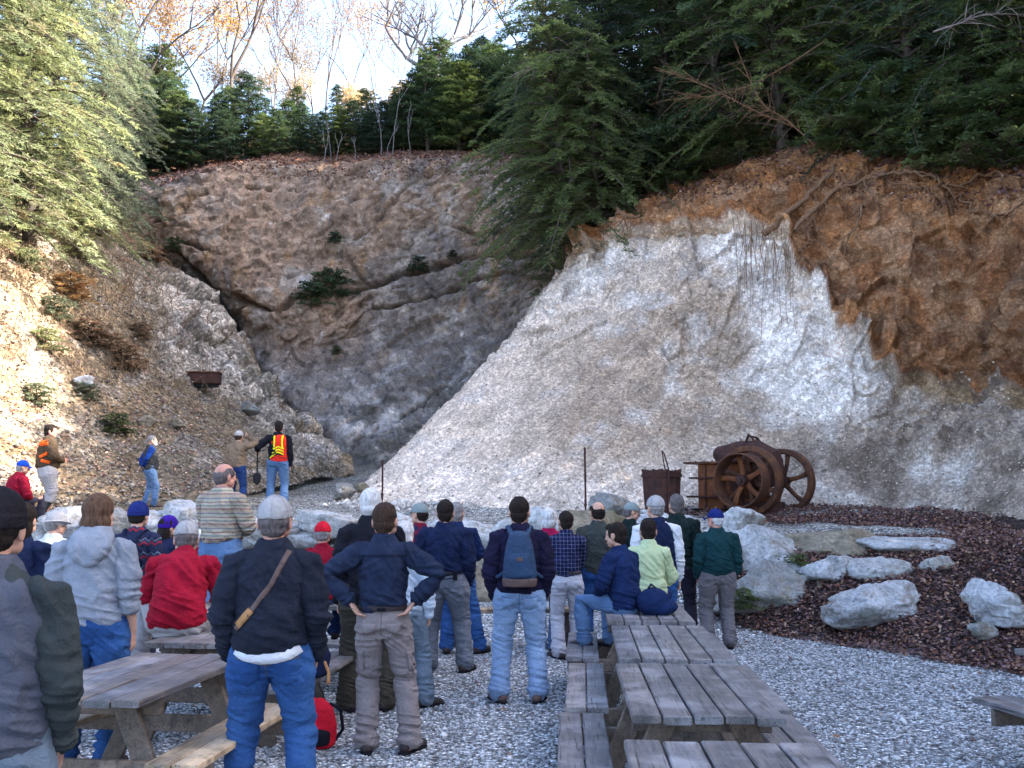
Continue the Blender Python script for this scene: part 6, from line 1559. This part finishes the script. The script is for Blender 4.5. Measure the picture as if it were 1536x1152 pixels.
dr = revolve("drum_pulley", [(-1.16, .50), (-1.165, .515), (-1.15, .525), (-.84, .525), (-.82, .51), (-.82, .49), (-1.15, .495)], M_RUST, cr, 64, c=(0, 0, HZ))
revolve("hub", [(-1.06, .04), (-1.06, .09), (-1.04, .105), (-.80, .105), (-.80, .04)], M_RUSTD, dr, 28, c=(0, 0, HZ)); spokes(dr, -.90, .09, .50, 5, .06, .028, M_RUSTO, 0.1)
revolve("shaft", [(-1.12, .0), (-1.12, .05), (.90, .05), (.90, .0)], M_RUSTD, cr, 20, c=(0, 0, HZ), closed=False)
bbox("frame_body", (0, .72, .56), (.40, .60, .46), M_RUSTO, cr, 0.02)
bbox("top_flange", (0, .80, 1.045), (.52, .78, .022), M_RUST, cr, 0.006); bbox("flange", (0, .80, .74), (.46, .69, .018), M_RUSTD, cr, 0.005); bbox("flange", (0, .80, .36), (.50, .74, .022), M_RUSTD, cr, 0.006)
for yy in (.30, .72, 1.14): bbox("rib", (-.415, yy, .56), (.02, .022, .43), M_RUST, cr, 0.005)
bbox("opening", (-.425, .45, .60), (.03, .10, .13), M_RUSTD, cr, 0.01); bbox("base_block", (-.05, .85, .02), (.50, .55, .10), mat_rock("old_concrete"), cr, 0.02)
bbox("foot", (0, .05, .12), (.48, .22, .14), M_RUSTD, cr, 0.02)
revolve("bearing", [(-.56, .055), (-.565, .10), (-.55, .115), (-.43, .115), (-.43, .055)], M_RUSTO, cr, 28, c=(0, .62, .30)); revolve("bearing", [(-.60, .05), (-.605, .13), (-.58, .15), (-.40, .16), (-.40, .05)], M_RUSTD, cr, 28, c=(0, 0, HZ))
q = Parts(); q.tube([(0, .95, 1.20), (0, .55, 1.30), (0, .20, 1.28), (0, -.12, 1.10), (0, -.22, .85)], [.20, .19, .22, .24, .18], flat=((1, 0, 0), 1.0)); q.ell((-.05, .95, 1.22), (.22, .17, .18)); q.box((0, .45, 1.12), (.26, .5, .10)); q.box((0, .0, .85), (.34, .22, .28))
q.fused("jaw_housing", 0.022, 3, lambda P: fbm(P * 6, 3, 3) * .01, M_RUSTD, cr)
q = Parts(); q.tube([(-.1, .40, 1.36), (-.1, .30, 1.60), (-.1, .12, 1.40)], [.04, .035, .04]); q.tube([(.12, .36, 1.38), (.12, .22, 1.52), (.12, .05, 1.32)], [.035, .03, .035]); q.tube([(-.14, .3, 1.58), (.14, .24, 1.54)], [.02, .02]); q.fused("lifting_lug", 0.014, 2, None, M_RUSTD, cr)
for k in range(7):
    q = Parts(); yy = .15 + k * .19; q.ell((-.50, yy, 1.075), (.018, .018, .014), m=8, n=5); me = bpy.data.meshes.new("bolt"); me.from_pydata([tuple(v) for v in np.concatenate(q.V)], [], q.F); link("bolt", me, M_RUSTD, cr)

BX = px2x(993, 19.6); bk = empty("ore_bucket", "rusty tapered iron bucket with a ragged rim and thin bail, left of the crusher", "bucket", (BX, 19.6, gz(BX, 19.6) - 0.02), 0.5)
k = np.arange(64) * 2 * math.pi / 64
R_ = []
for z, r in [(0.0, .30), (0.02, .315), (0.3, .34), (0.6, .36), (0.88, .375), (0.93, .385)]:
    zz = z + (0.025 * vnoise(np.stack([np.cos(k) * 6, np.sin(k) * 6, k * 0], 1), 3) + 0.02 * (_h((k * 40).astype(np.int64), 0, 0, 4) > .6) if z > 0.9 else 0 * k)
    fl = 1 + 0.018 * np.sign(np.sin(k * 12))
    R_.append(np.stack([np.cos(k) * r * fl, np.sin(k) * r * fl, zz], 1))
for (z, r), top in zip([(0.925, .365), (0.6, .34), (0.12, .30)], (1, 0, 0)):
    R_.append(np.stack([np.cos(k) * r, np.sin(k) * r, z + k * 0], 1))
R_ = np.array(R_); n_, m_, _ = R_.shape
Fq = [(i * m_ + j, i * m_ + (j + 1) % m_, (i + 1) * m_ + (j + 1) % m_, (i + 1) * m_ + j) for i in range(n_ - 1) for j in range(m_)]
mesh_np("bucket_wall", R_.reshape(-1, 3), np.array(Fq), M_RUSTD, bk)
revolve("bottom_plate", [(0.10, 0.001), (0.10, .31), (0.03, .31), (0.03, 0.001)], M_RUSTD, bk, 40, 'z')
revolve("hoop", [(.80, .380), (.80, .392), (.86, .398), (.86, .385)], M_RUSTD, bk, 48, 'z')
tv, tf = tubes([(np.array([(-.14, -.38, .0), (-.13, -.395, .5), (-.12, -.39, .93), (-.12, -.25, 1.25), (-.13, -.2, 1.30)]), np.full(5, .014)), (np.array([(-.13, -.2, 1.31), (-.02, -.1, 1.1), (.10, 0.0, .92)]), np.full(3, .013)), (np.array([(-.12, -.3, 1.14), (-.02, -.18, 1.15)]), np.full(2, .01))], 8)
mesh_np("bail", tv, tf, M_RUSTD, bk)

for px, ytop, Y, lab in ((573, 690, 20.2, "thin rusty iron rod standing at the left toe of the white pile"), (878, 671, 18.6, "taller rusty iron rod standing in front of the white pile")):
    x = px2x(px, Y); z0 = gz(x, Y); zt = U(px, ytop, Y)[2]
    e = empty("iron_rod", lab, "rod", (x, Y, z0 - 0.05), 0, "iron rods on the terrace")
    zz = np.linspace(0, zt - z0 + 0.05, 14); pts = np.stack([np.sin(zz * 3) * .004, zz * 0, zz], 1)
    tv, tf = tubes([(pts, np.where(np.arange(14) % 4 == 0, .022, .018))], 8); mesh_np("rod", tv, tf, M_RUSTD, e)
    revolve("collar", [(.35, .018), (.35, .03), (.39, .03), (.39, .018)], M_RUSTD, e, 12, 'z')

qb = snap(318, 580, LEFT_S)
rb = empty("iron_box", "dark rusty iron box lying on the left slope below the outcrop", "box", (qb[0], qb[1] - .35, qb[2] + .02), 0.12)
bbox("box_body", (0, 0, .19), (.48, .26, .17), M_RUSTD, rb, 0.02); bbox("rim", (0, 0, .375), (.51, .29, .022), M_RUST, rb, 0.008); bbox("skid", (.05, -.02, -.02), (.38, .10, .05), M_WLEG, rb, 0.01)

# ------------------------------------------------------------------ boulders
def mat_boulder(name):
    t = NT(name); c = t.attr()
    n1 = t.noise(2.2, 6, 0.7, dist=0.6); n2 = t.noise(20, 5, 0.7)
    c = t.mix(1.0, c, t.ramp(n1, [(0.3, 0.62), (0.55, 1.0), (0.75, 1.35)]), 'MULTIPLY')
    c = t.mix(t.ramp(t.noise(3.1, 5, 0.65), [(0.52, 0.0), (0.66, 0.75)]), c, (0.20, 0.145, 0.09))
    c = t.mix(1.0, c, t.ramp(n2, [(0.32, 0.6), (0.68, 1.3)]), 'MULTIPLY')
    t.color(c); t.bump(n1, 0.7, 0.12); t.bump(n2, 0.7, 0.02); t.bump(t.voro(9), 0.3, 0.04); t.rough(0.9); return t.m
M_BOULD = mat_boulder("pale_boulder")
def boulder(label, px, py, Y, w, d, h, seed, rz=0, tilt=0, tone=(0.34, 0.335, 0.33), sink=0.25, z=None, group="boulders of the retaining wall", name="boulder"):
    g = np.random.default_rng(seed); nu, nv = 56, 34
    th = np.linspace(0.001, math.pi - 0.001, nv); ph = np.arange(nu) * 2 * math.pi / nu
    D = np.stack([np.sin(th)[:, None] * np.cos(ph), np.sin(th)[:, None] * np.sin(ph), np.cos(th)[:, None] * np.ones(nu)], -1).reshape(-1, 3)
    Nn = unit(g.normal(0, 1, (15, 3)) * np.array([1, 1, 0.8])); hh = g.uniform(0.62, 1.0, 15)
    q = D @ Nn.T; r = np.where(q > 0.05, hh / np.maximum(q, 0.05), 9.0)
    k = 26.0; r = -np.log(np.exp(-k * np.minimum(r, 3)).sum(1)) / k
    r = np.minimum(r, 1.25)
    P_ = D * r[:, None]
    fc_, fe_ = facet(P_ * 2.3 + seed, seed)
    P_ = P_ * (1 + 0.10 * fc_[:, None] - 0.05 * np.exp(-(fe_ / .06) ** 2)[:, None] + 0.05 * fbm(P_ * 2.5 + seed, 4, 3)[:, None] + 0.03 * fbm(P_ * 7 + seed, 3, 4, ridge=True)[:, None])
    P_ *= np.array([w, d, h]) / 2 * 1.08
    R_ = rotz(rz) @ roty(tilt); P_ = P_ @ R_.T
    if z is None:
        c0 = np.array(U(px, py, Y))
    else: c0 = np.array([px2x(px, Y), Y, z])
    idx = np.arange(nv * nu).reshape(nv, nu); j = np.roll(idx, -1, 1)
    Fq = np.stack([idx[:-1], j[:-1], j[1:], idx[1:]], -1).reshape(-1, 4)
    cl = np.tile(np.array(tone), (len(P_), 1)); mo = fbm(P_ * 2.2 + seed, 3, 8)
    cl = blend(cl, sstep(0.25, 0.5, mo) * 0.6, (0.13, 0.115, 0.09)); cl = blend(cl, sstep(0.3, 0.55, fbm(P_ * 3 + seed, 3, 18)) * 0.45, (0.10, 0.12, 0.05))
    o = mesh_np(name, P_, Fq, M_BOULD, col=cl); o.location = tuple(c0)
    tag(o, label, "boulder", group); return o
LG = (0.46, 0.46, 0.47); TN = (0.27, 0.225, 0.165); GR = (0.27, 0.265, 0.255)
boulder("biggest pale boulder with a flat top, right beside the man in the teal jacket", 1142, 842, 14.9, 1.85, 1.4, 0.95, 101, 0.2, 0.05, LG)
boulder("low brownish grey boulder under the biggest pale one", 1158, 896, 14.2, 1.55, 1.1, 0.75, 102, 0.1, -0.05, GR)
boulder("sharp-nosed pale boulder right of the biggest one", 1248, 862, 14.3, 1.0, 0.8, 0.5, 103, 0.4, 0.1, LG)
boulder("long mottled slab along the wall top, above the sharp-nosed boulder", 1258, 822, 15.1, 1.45, 1.1, 0.62, 104, 0.0, 0.0, TN)
boulder("white knobbly slab at the right end of the wall top", 1348, 822, 14.9, 1.25, 1.0, 0.42, 105, 0.1, 0.04, LG)
boulder("rounded white boulder sitting above the wedge-shaped one", 1318, 864, 13.9, 0.85, 0.7, 0.48, 106, 0.3, 0.05, (0.42, .41, .40))
boulder("large wedge-shaped blue-grey boulder in the leaves", 1325, 914, 12.9, 1.15, 0.9, 0.50, 107, 0.15, -0.06, LG)
boulder("small angular rock in the leaves, right of the rounded white boulder", 1412, 858, 13.8, 0.66, 0.5, 0.34, 108, 0.5, 0.1, (0.38, .36, .33))
boulder("peaked pale boulder near the right edge of the picture", 1488, 904, 12.1, 0.62, 0.6, 0.56, 109, 0.2, 0.5, LG)
boulder("low pale rock at the foot of the peaked boulder, cut by the right edge", 1520, 920, 11.9, 0.70, 0.5, 0.28, 110, 0.2, 0.1, LG)
boulder("small grey stone half buried below the peaked boulder", 1470, 945, 11.3, 0.28, 0.24, 0.16, 111, 0.2, 0.1, GR)
boulder("fist-sized stone wedged under the sharp-nosed boulder", 1234, 886, 13.9, 0.30, 0.26, 0.22, 112, 0.2, 0.1, TN)
boulder("bright white boulder at the wall top behind the navy cap", 1100, 790, 16.3, 0.95, 0.7, 0.45, 113, 0.2, 0.1, (0.5, .5, .5))
boulder("smooth grey boulder between the rod and the man in the grey-green cap", 915, 765, 16.4, 0.70, 0.7, 0.45, 114, 0.2, 0.0, GR)
boulder("brown mossy boulder below the smooth grey one", 880, 800, 15.9, 1.2, 0.8, 0.75, 115, 0.2, 0.0, TN)
gg = random.Random(9); kk = 0
low_x = np.linspace(-11.2, 2.7, 14)
for i, bx in enumerate(low_x):
    w_ = gg.uniform(0.95, 1.35)
    o = boulder(f"boulder in the lower course of the wall behind the crowd, {ORD[i]} from the left", 0, 0, 15.75 + gg.uniform(-.12, .12), w_, 0.95, gg.uniform(0.6, 0.8), 200 + i, gg.uniform(-.4, .4), gg.uniform(-.15, .15), gg.choice([LG, GR, TN, LG]), z=0.40)
    o.location.x = bx + gg.uniform(-.1, .1)
up_px = [(60, 800, 1.0), (112, 783, .85), (178, 783, .9), (232, 775, .8), (285, 772, 1.25), (352, 800, 1.0), (405, 790, .9), (455, 800, .9), (500, 780, 1.15), (585, 790, .9), (650, 800, .9), (712, 800, 1.0), (765, 795, .95), (808, 775, .8), (845, 800, .9), (960, 790, 1.0), (1030, 792, 1.0)]
un = ["", ]
for i, (px, py, w_) in enumerate(up_px):
    boulder(f"boulder on the top course of the wall behind the crowd, {ORD[i]} from the left", px, py + 7, 16.15 + gg.uniform(-.1, .15), w_, 0.85, gg.uniform(0.40, 0.55), 300 + i, gg.uniform(-.5, .5), gg.uniform(-.15, .2), gg.choice([LG, LG, GR, (0.5, .5, .5)]))
for i, (px, py, Y, w_, lab) in enumerate([(215, 628, 27.0, .5, "white rock on the dark slope above the blue-shirted man, left of a pair"), (262, 632, 27.5, .45, "white rock on the dark slope, right of a pair"), 
                                         (370, 610, 32.5, .7, "pale rock at the lip of the gully"), (515, 742, 22.8, .55, "tan block lying at the toe of the pile"), (545, 735, 22.9, .35, "small pale block beside the tan one at the toe of the pile"),
                                         (118, 570, 25.5, .5, "pale stone in the sun on the left slope")]):
    q3 = snap(px, py, LEFT_S) if Y > 23 else np.array(U(px, py, Y))
    boulder(lab, px, py, float(q3[1]), w_, w_ * .8, w_ * .6, 400 + i, gg.uniform(-.5, .5), 0.1, gg.choice([GR, LG, TN]), group="loose rocks in the quarry", z=float(q3[2]) + w_ * 0.08, name="rock")

# ------------------------------------------------------------------ loose stones, leaves, twigs (nobody could count them)
def stones(N_, pts, size, seed, flat=0.7):
    g = np.random.default_rng(seed)
    B_ = np.array([(1, 0, 0), (-1, 0, 0), (0, 1, 0), (0, -1, 0), (0, 0, 1), (0, 0, -1)], float)
    Ft = np.array([(0, 2, 4), (2, 1, 4), (1, 3, 4), (3, 0, 4), (2, 0, 5), (1, 2, 5), (3, 1, 5), (0, 3, 5)])
    sc = size[:, None, None] * g.uniform(0.6, 1.3, (N_, 6, 1)); sc = sc * np.array([1, 1, flat])
    a = g.uniform(0, 6.28, N_); c_, s__ = np.cos(a), np.sin(a)
    Vv = B_[None] * sc + g.normal(0, 0.12, (N_, 6, 3)) * size[:, None, None]
    X_ = Vv[..., 0] * c_[:, None] - Vv[..., 1] * s__[:, None]; Y_ = Vv[..., 0] * s__[:, None] + Vv[..., 1] * c_[:, None]
    Vv = np.stack([X_, Y_, Vv[..., 2]], -1) + pts[:, None]
    Fv = Ft[None] + (np.arange(N_) * 6)[:, None, None]
    br = g.uniform(0.35, 1.25, N_) ** 1.2
    return Vv.reshape(-1, 3), Fv.reshape(-1, 3), np.repeat(br, 6)
t = NT("loose_stone"); c = t.attr(); t.color(t.mix(1.0, c, t.ramp(t.noise(40, 4), [(0.3, 0.7), (0.7, 1.2)]), 'MULTIPLY')); M_STONE = t.m
g = np.random.default_rng(77)
N_ = 80000
yy = 3.0 + 12.5 * g.random(N_) ** 1.1; xx = g.uniform(-0.60, 0.60, N_) * yy
keep = ~((xx > 2.4) & (yy > wall_Y0(xx) - 0.1)) & (yy < 15.2); xx, yy = xx[keep], yy[keep]; N_ = len(xx)
sz = g.uniform(0.007, 0.021, N_) * (0.8 + yy * 0.03)
V, Fq, br = stones(N_, np.stack([xx, yy, ground_z(xx, yy) + 0.002], 1), sz, 5, 0.6)
tag(mesh_np("gravel", V, Fq, M_STONE, col=br[:, None] * np.array([[0.46, 0.47, 0.49]]), smooth=False), kind="stuff")
N2_ = 1500; y4 = 4 + 11 * g.random(N2_); x4 = g.uniform(-.6, .6, N2_) * y4; m4 = ~((x4 > 2.4) & (y4 > wall_Y0(x4) - 0.1)); x4, y4 = x4[m4], y4[m4]
V, Fq, br = stones(len(x4), np.stack([x4, y4, ground_z(x4, y4) + .004], 1), g.uniform(.018, .04, len(x4)), 55, .6)
tag(mesh_np("gravel", V, Fq, M_STONE, col=br[:, None] * np.array([[0.55, 0.54, 0.53]]), smooth=False), kind="stuff")
def sheet_points(S, n, r0, r1, c0, c1, seed, conc=1.0):
    g = np.random.default_rng(seed); r = r0 + (r1 - r0) * g.random(n) ** conc; c = c0 + (c1 - c0) * g.random(n)
    ri = (r * (S.shape[0] - 1)).astype(int); ci = (c * (S.shape[1] - 1)).astype(int)
    return S[ri, ci] + g.normal(0, 0.05, (n, 3)) * np.array([1, 1, 0.2])
p1 = sheet_points(BANK_S, 9000, 0.0, 0.42, 0.05, 0.86, 3, 2.2); V, Fq, br = stones(len(p1), p1, g.uniform(0.01, 0.035, len(p1)) * g.uniform(.5, 1.3, len(p1)), 6)
tag(mesh_np("rubble", V, Fq, M_STONE, col=br[:, None] * np.array([[0.64, 0.53, 0.43]]), smooth=False), kind="stuff")
p2 = sheet_points(LEFT_S, 12000, 0.0, 0.55, 0.2, 0.98, 4, 1.3); V, Fq, br = stones(len(p2), p2, g.uniform(0.012, 0.05, len(p2)) * g.uniform(.5, 1.6, len(p2)), 7)
tag(mesh_np("rubble", V, Fq, M_STONE, col=br[:, None] * np.array([[0.36, 0.31, 0.26]]), smooth=False), kind="stuff")
n3 = 2600; xx = g.uniform(-3.6, -1.0, n3) + g.normal(0, .3, n3); yy = 22.4 + g.normal(0, .45, n3); V, Fq, br = stones(n3, np.stack([xx, yy, ground_z(xx, yy)], 1), g.uniform(0.02, 0.11, n3) * g.uniform(.4, 1.3, n3), 8)
tag(mesh_np("rubble", V, Fq, M_STONE, col=br[:, None] * np.array([[0.50, 0.46, 0.42]]), smooth=False), kind="stuff")

def leaves(xs_, ys_, zs_, seed, size=0.05):
    g = np.random.default_rng(seed); n = len(xs_)
    C = np.stack([xs_, ys_, zs_ + g.uniform(0.0, 0.05, n)], 1)
    D = unit(g.normal(0, 1, (n, 3)) * np.array([1, 1, 0.35])); Up = unit(np.cross(D, unit(np.array([0, 0, 1.0]) + g.normal(0, 0.55, (n, 3)))))
    V, Fq = leaf_quads(C, D, Up, size * g.uniform(.7, 1.6, n), size * g.uniform(.5, 1.0, n))
    pal = np.array([(0.085, 0.040, 0.034), (0.14, 0.070, 0.048), (0.055, 0.030, 0.034), (0.21, 0.125, 0.085), (0.11, 0.060, 0.065), (0.30, 0.20, 0.15), (0.16, 0.065, 0.035)])
    c = pal[g.choice(7, n, p=[.25, .2, .2, .1, .15, .03, .07])] * g.uniform(.9, 1.8, (n, 1))
    return V, Fq, np.repeat(c, 4, 0)
t = NT("dead_leaves"); t.color(t.attr()); t.rough(0.6); M_DEAD = t.m
n = 60000; xx = g.uniform(2.4, 8.5, n); Y0_ = wall_Y0(xx); yy = Y0_ - 0.15 + (19.4 - Y0_) * g.random(n)
jag = vnoise(np.stack([xx * 1.3, yy * 1.3, xx * 0], 1), 4) * 0.35
keep = (yy > Y0_ + jag * 1.2 + g.random(n) ** 3 * .9 - .3) & (xx - 3.1 + jag > -0.25 * (yy - 13)) & ~((yy > 15.7) & (xx < 4.6 + jag)) & ~((yy > 15.6) & (yy < 18.7 + jag - 0.34 * (xx - 1.0) + 0.6) & (xx < 7.0))
xx, yy = xx[keep], yy[keep]; V, Fq, c = leaves(xx, yy, ground_z(xx, yy), 12)
V2, F2_, c2_ = [], [], []
n = 5200; x2 = g.uniform(-6, 5.5, n); y2 = 4 + 11 * g.random(n); m_ = g.random(n) < np.clip(0.12 + 1.1 * np.exp(-np.abs(y2 - wall_Y0(x2)) / 0.9) * (x2 > 2), 0, 1); x2, y2 = x2[m_], y2[m_]
Vb, Fb, cb = leaves(x2, y2, ground_z(x2, y2) - 0.02, 13, 0.045)
n = 5000; x3 = g.uniform(2.0, 9.5, n); y3 = 20.0 + g.normal(0, .5, n) - (x3 - 5) * 0.12; Vc, Fc_, cc_ = leaves(x3, y3, ground_z(x3, y3), 14, 0.06)
tag(mesh_np("fallen_leaves", np.concatenate([V, Vb, Vc]), np.concatenate([Fq, Fb + len(V), Fc_ + len(V) + len(Vb)]), M_DEAD, col=np.concatenate([c, cb, cc_]), smooth=False), kind="stuff")
pL = sheet_points(LEFT_S, 9000, 0.02, 0.72, 0.15, 0.8, 21, 1.0); V, Fq, c = leaves(pL[:, 0], pL[:, 1], pL[:, 2], 15, 0.075)
pB = sheet_points(BANK_S, 9000, 0.74, 0.92, 0.05, 0.9, 22, 1.0); V3, F3, c3 = leaves(pB[:, 0], pB[:, 1], pB[:, 2], 16, 0.09)
pC = sheet_points(CLIFF_S, 5000, 0.68, 0.82, 0.05, 0.8, 23, 1.0); V4, F4, c4 = leaves(pC[:, 0], pC[:, 1], pC[:, 2], 17, 0.12)
tag(mesh_np("fallen_leaves", np.concatenate([V, V3, V4]), np.concatenate([Fq, F3 + len(V), F4 + len(V) + len(V3)]), M_DEAD, col=np.concatenate([c * 1.8, c3 * 1.3, c4 * 1.3]), smooth=False), kind="stuff")
# dry brush on the left slope
pL = sheet_points(LEFT_S, 900, 0.28, 0.66, 0.30, 0.80, 31, 1.0); paths = []
for p in pL:
    d = unit(g.normal(0, .35, 3) + np.array([0.1, -.1, 1])); L_ = g.uniform(.3, 1.1); tt = np.linspace(0, 1, 4)[:, None]
    paths.append((p + d * L_ * tt + np.array([g.normal(0, .2), 0, -.15]) * tt ** 2, np.array([.010, .008, .006, .003])))
tv, tf = tubes(paths, 3); t = NT("dry_twigs"); t.color(t.ramp(t.noise(3), [(0.3, (0.12, 0.075, 0.045)), (0.7, (0.30, 0.22, 0.13))])); M_TWIG = t.m
tag(mesh_np("dry_brush", tv, tf, M_TWIG), kind="stuff")

# ------------------------------------------------------------------ roots and dead branches on the right bank
def bank_line(pts, push, r0, r1, name, label, group, seed=0, sag=0.0, cat="root"):
    g2 = np.random.default_rng(seed); W_ = []
    for px, py in pts:
        q_ = snap(px, py, BANK_S); W_.append(q_ + np.array([0, -push, 0.02]))
    W_ = catmull_axis(np.array(W_), len(pts) * 5, 0); W_ += g2.normal(0, 0.045, W_.shape)
    paths_ = [(W_, np.linspace(r0, r1, len(W_)) * .7 * g2.uniform(.75, 1.25, len(W_)))]
    for k_ in range(7):
        j_ = g2.integers(1, len(W_) - 1); d_ = unit(g2.normal(0, .6, 3) + np.array([0, -.15, -.9])); L_ = g2.uniform(.3, .9); tt_ = np.linspace(0, 1, 6)[:, None]
        paths_.append((W_[j_] + d_ * L_ * tt_ + np.cumsum(g2.normal(0, .03, (6, 3)), 0) * tt_, np.linspace(.022, .006, 6)))
    tv, tf = tubes(paths_, 7)
    o = mesh_np(name, tv, tf, M_ROOT); tag(o, label, cat, group); return W_
M_ROOT = mat_bark("root_bark", (0.11, 0.055, 0.030), (0.27, 0.15, 0.08))
GRT = "tree roots hanging out of the right bank"
RT = [([(1145, 350), (1185, 310), (1225, 275), (1262, 225), (1268, 185)], .11, .05, "thick dark root running diagonally up to the hemlock trunk"),
      ([(1195, 345), (1240, 300), (1290, 270), (1320, 262)], .08, .05, "pale root just right of the thick diagonal one"),
      ([(1300, 262), (1350, 258), (1395, 268), (1420, 280), (1470, 270), (1530, 262)], .07, .05, "long horizontal root along the bank lip"),
      ([(1330, 272), (1370, 285), (1400, 280)], .04, .03, "short looping root under the long horizontal one"),
      ([(1415, 280), (1430, 300), (1470, 318), (1500, 318), (1534, 300)], .05, .03, "sagging root looping down near the right edge"),
      ([(1230, 320), (1215, 365), (1190, 400)], .05, .02, "short root dropping left of the soil hollow"), ([(1290, 300), (1275, 345), (1250, 380)], .05, .02, "bent root dropping in the middle of the soil"),
      ([(920, 305), (935, 318), (955, 328)], .10, .05, "stub of pale root below the leftmost hemlock")]
for i, (pts, r0, r1, lb) in enumerate(RT): bank_line(pts, 0.14, r0, r1, "tree_root", lb, GRT, i)
paths = []
for i in range(64):
    px = g.uniform(1095, 1180) if i < 40 else g.uniform(1180, 1520); py = g.uniform(330, 370) if i < 40 else g.uniform(270, 330)
    q_ = snap(px, py, BANK_S); L_ = g.uniform(0.5, 2.6) if i < 40 else g.uniform(.3, 1.0); tt = np.linspace(0, 1, 8)[:, None]
    end = snap(px + g.uniform(-12, 12), py + L_ * 55, BANK_S)
    paths.append((q_ * (1 - tt) + end * tt + np.array([0, -.10, 0]) + np.cumsum(g.normal(0, .02, (8, 3)), 0), np.linspace(.008, .004, 8)))
tv, tf = tubes(paths, 4); tag(mesh_np("rootlets", tv, tf, M_ROOT), kind="stuff")
GDB = "dead branches among the right bank's trees"
M_PALE = mat_bark("pale_dead_wood", (0.16, 0.12, 0.10), (0.36, 0.30, 0.26))
for i, (pts, Y, r0, lb) in enumerate([([(1400, 48), (1440, 35), (1480, 22), (1560, 22)], 23.5, .05, "long pale curved branch near the upper right corner"),
                                 ([(1190, 190), (1130, 165), (1060, 130), (980, 100)], 27, .04, "bare brown branch reaching left over the dark boughs"), ([(1240, 60), (1160, 110), (1090, 140), (1000, 150)], 27, .045, "bare branch crossing toward the middle of the hemlocks"),
                                 ([(1235, 230), (1180, 180), (1140, 150), (1100, 60)], 26.6, .045, "bare stem leaning left above the leafy notch"), ([(900, 50), (860, 75), (810, 95), (770, 118)], 29.0, .035, "grey drooping twig spray at the upper left of the hemlocks")]):
    W_ = catmull_axis(np.array([U(a, b_, Y + 0.15 * k_) for k_, (a, b_) in enumerate(pts)]), 16, 0); paths = [(W_, np.linspace(r0 * .6, r0 * .2, 16))]
    for k_ in range(46):
        j = g.integers(3, 15); d = unit(W_[min(j + 1, 15)] - W_[j - 1] + g.normal(0, .35, 3)); L_ = g.uniform(.25, 1.0); tt = np.linspace(0, 1, 4)[:, None]
        paths.append((W_[j] + d * L_ * tt + np.array([0, 0, -.15]) * tt ** 2 + g.normal(0, .02, (4, 3)) * tt, np.linspace(.009, .004, 4)))
    tv, tf = tubes(paths, 4); tag(mesh_np("dead_branch", tv, tf, M_PALE if i in (0, 4) else M_ROOT), lb, "branch", GDB)
# small weeds at the foot of the boulders
for px, py, Y, lb in ((1115, 915, 13.6, "small green weed at the foot of the low boulder"), (1196, 862, 14.2, "green weed growing in the gap between the boulders")):
    p_ = U(px, py, Y); tree("shrub", p_, 0.28, M_NEED, lb, "weeds among the boulders", "weed", "weed", crown="foliage")
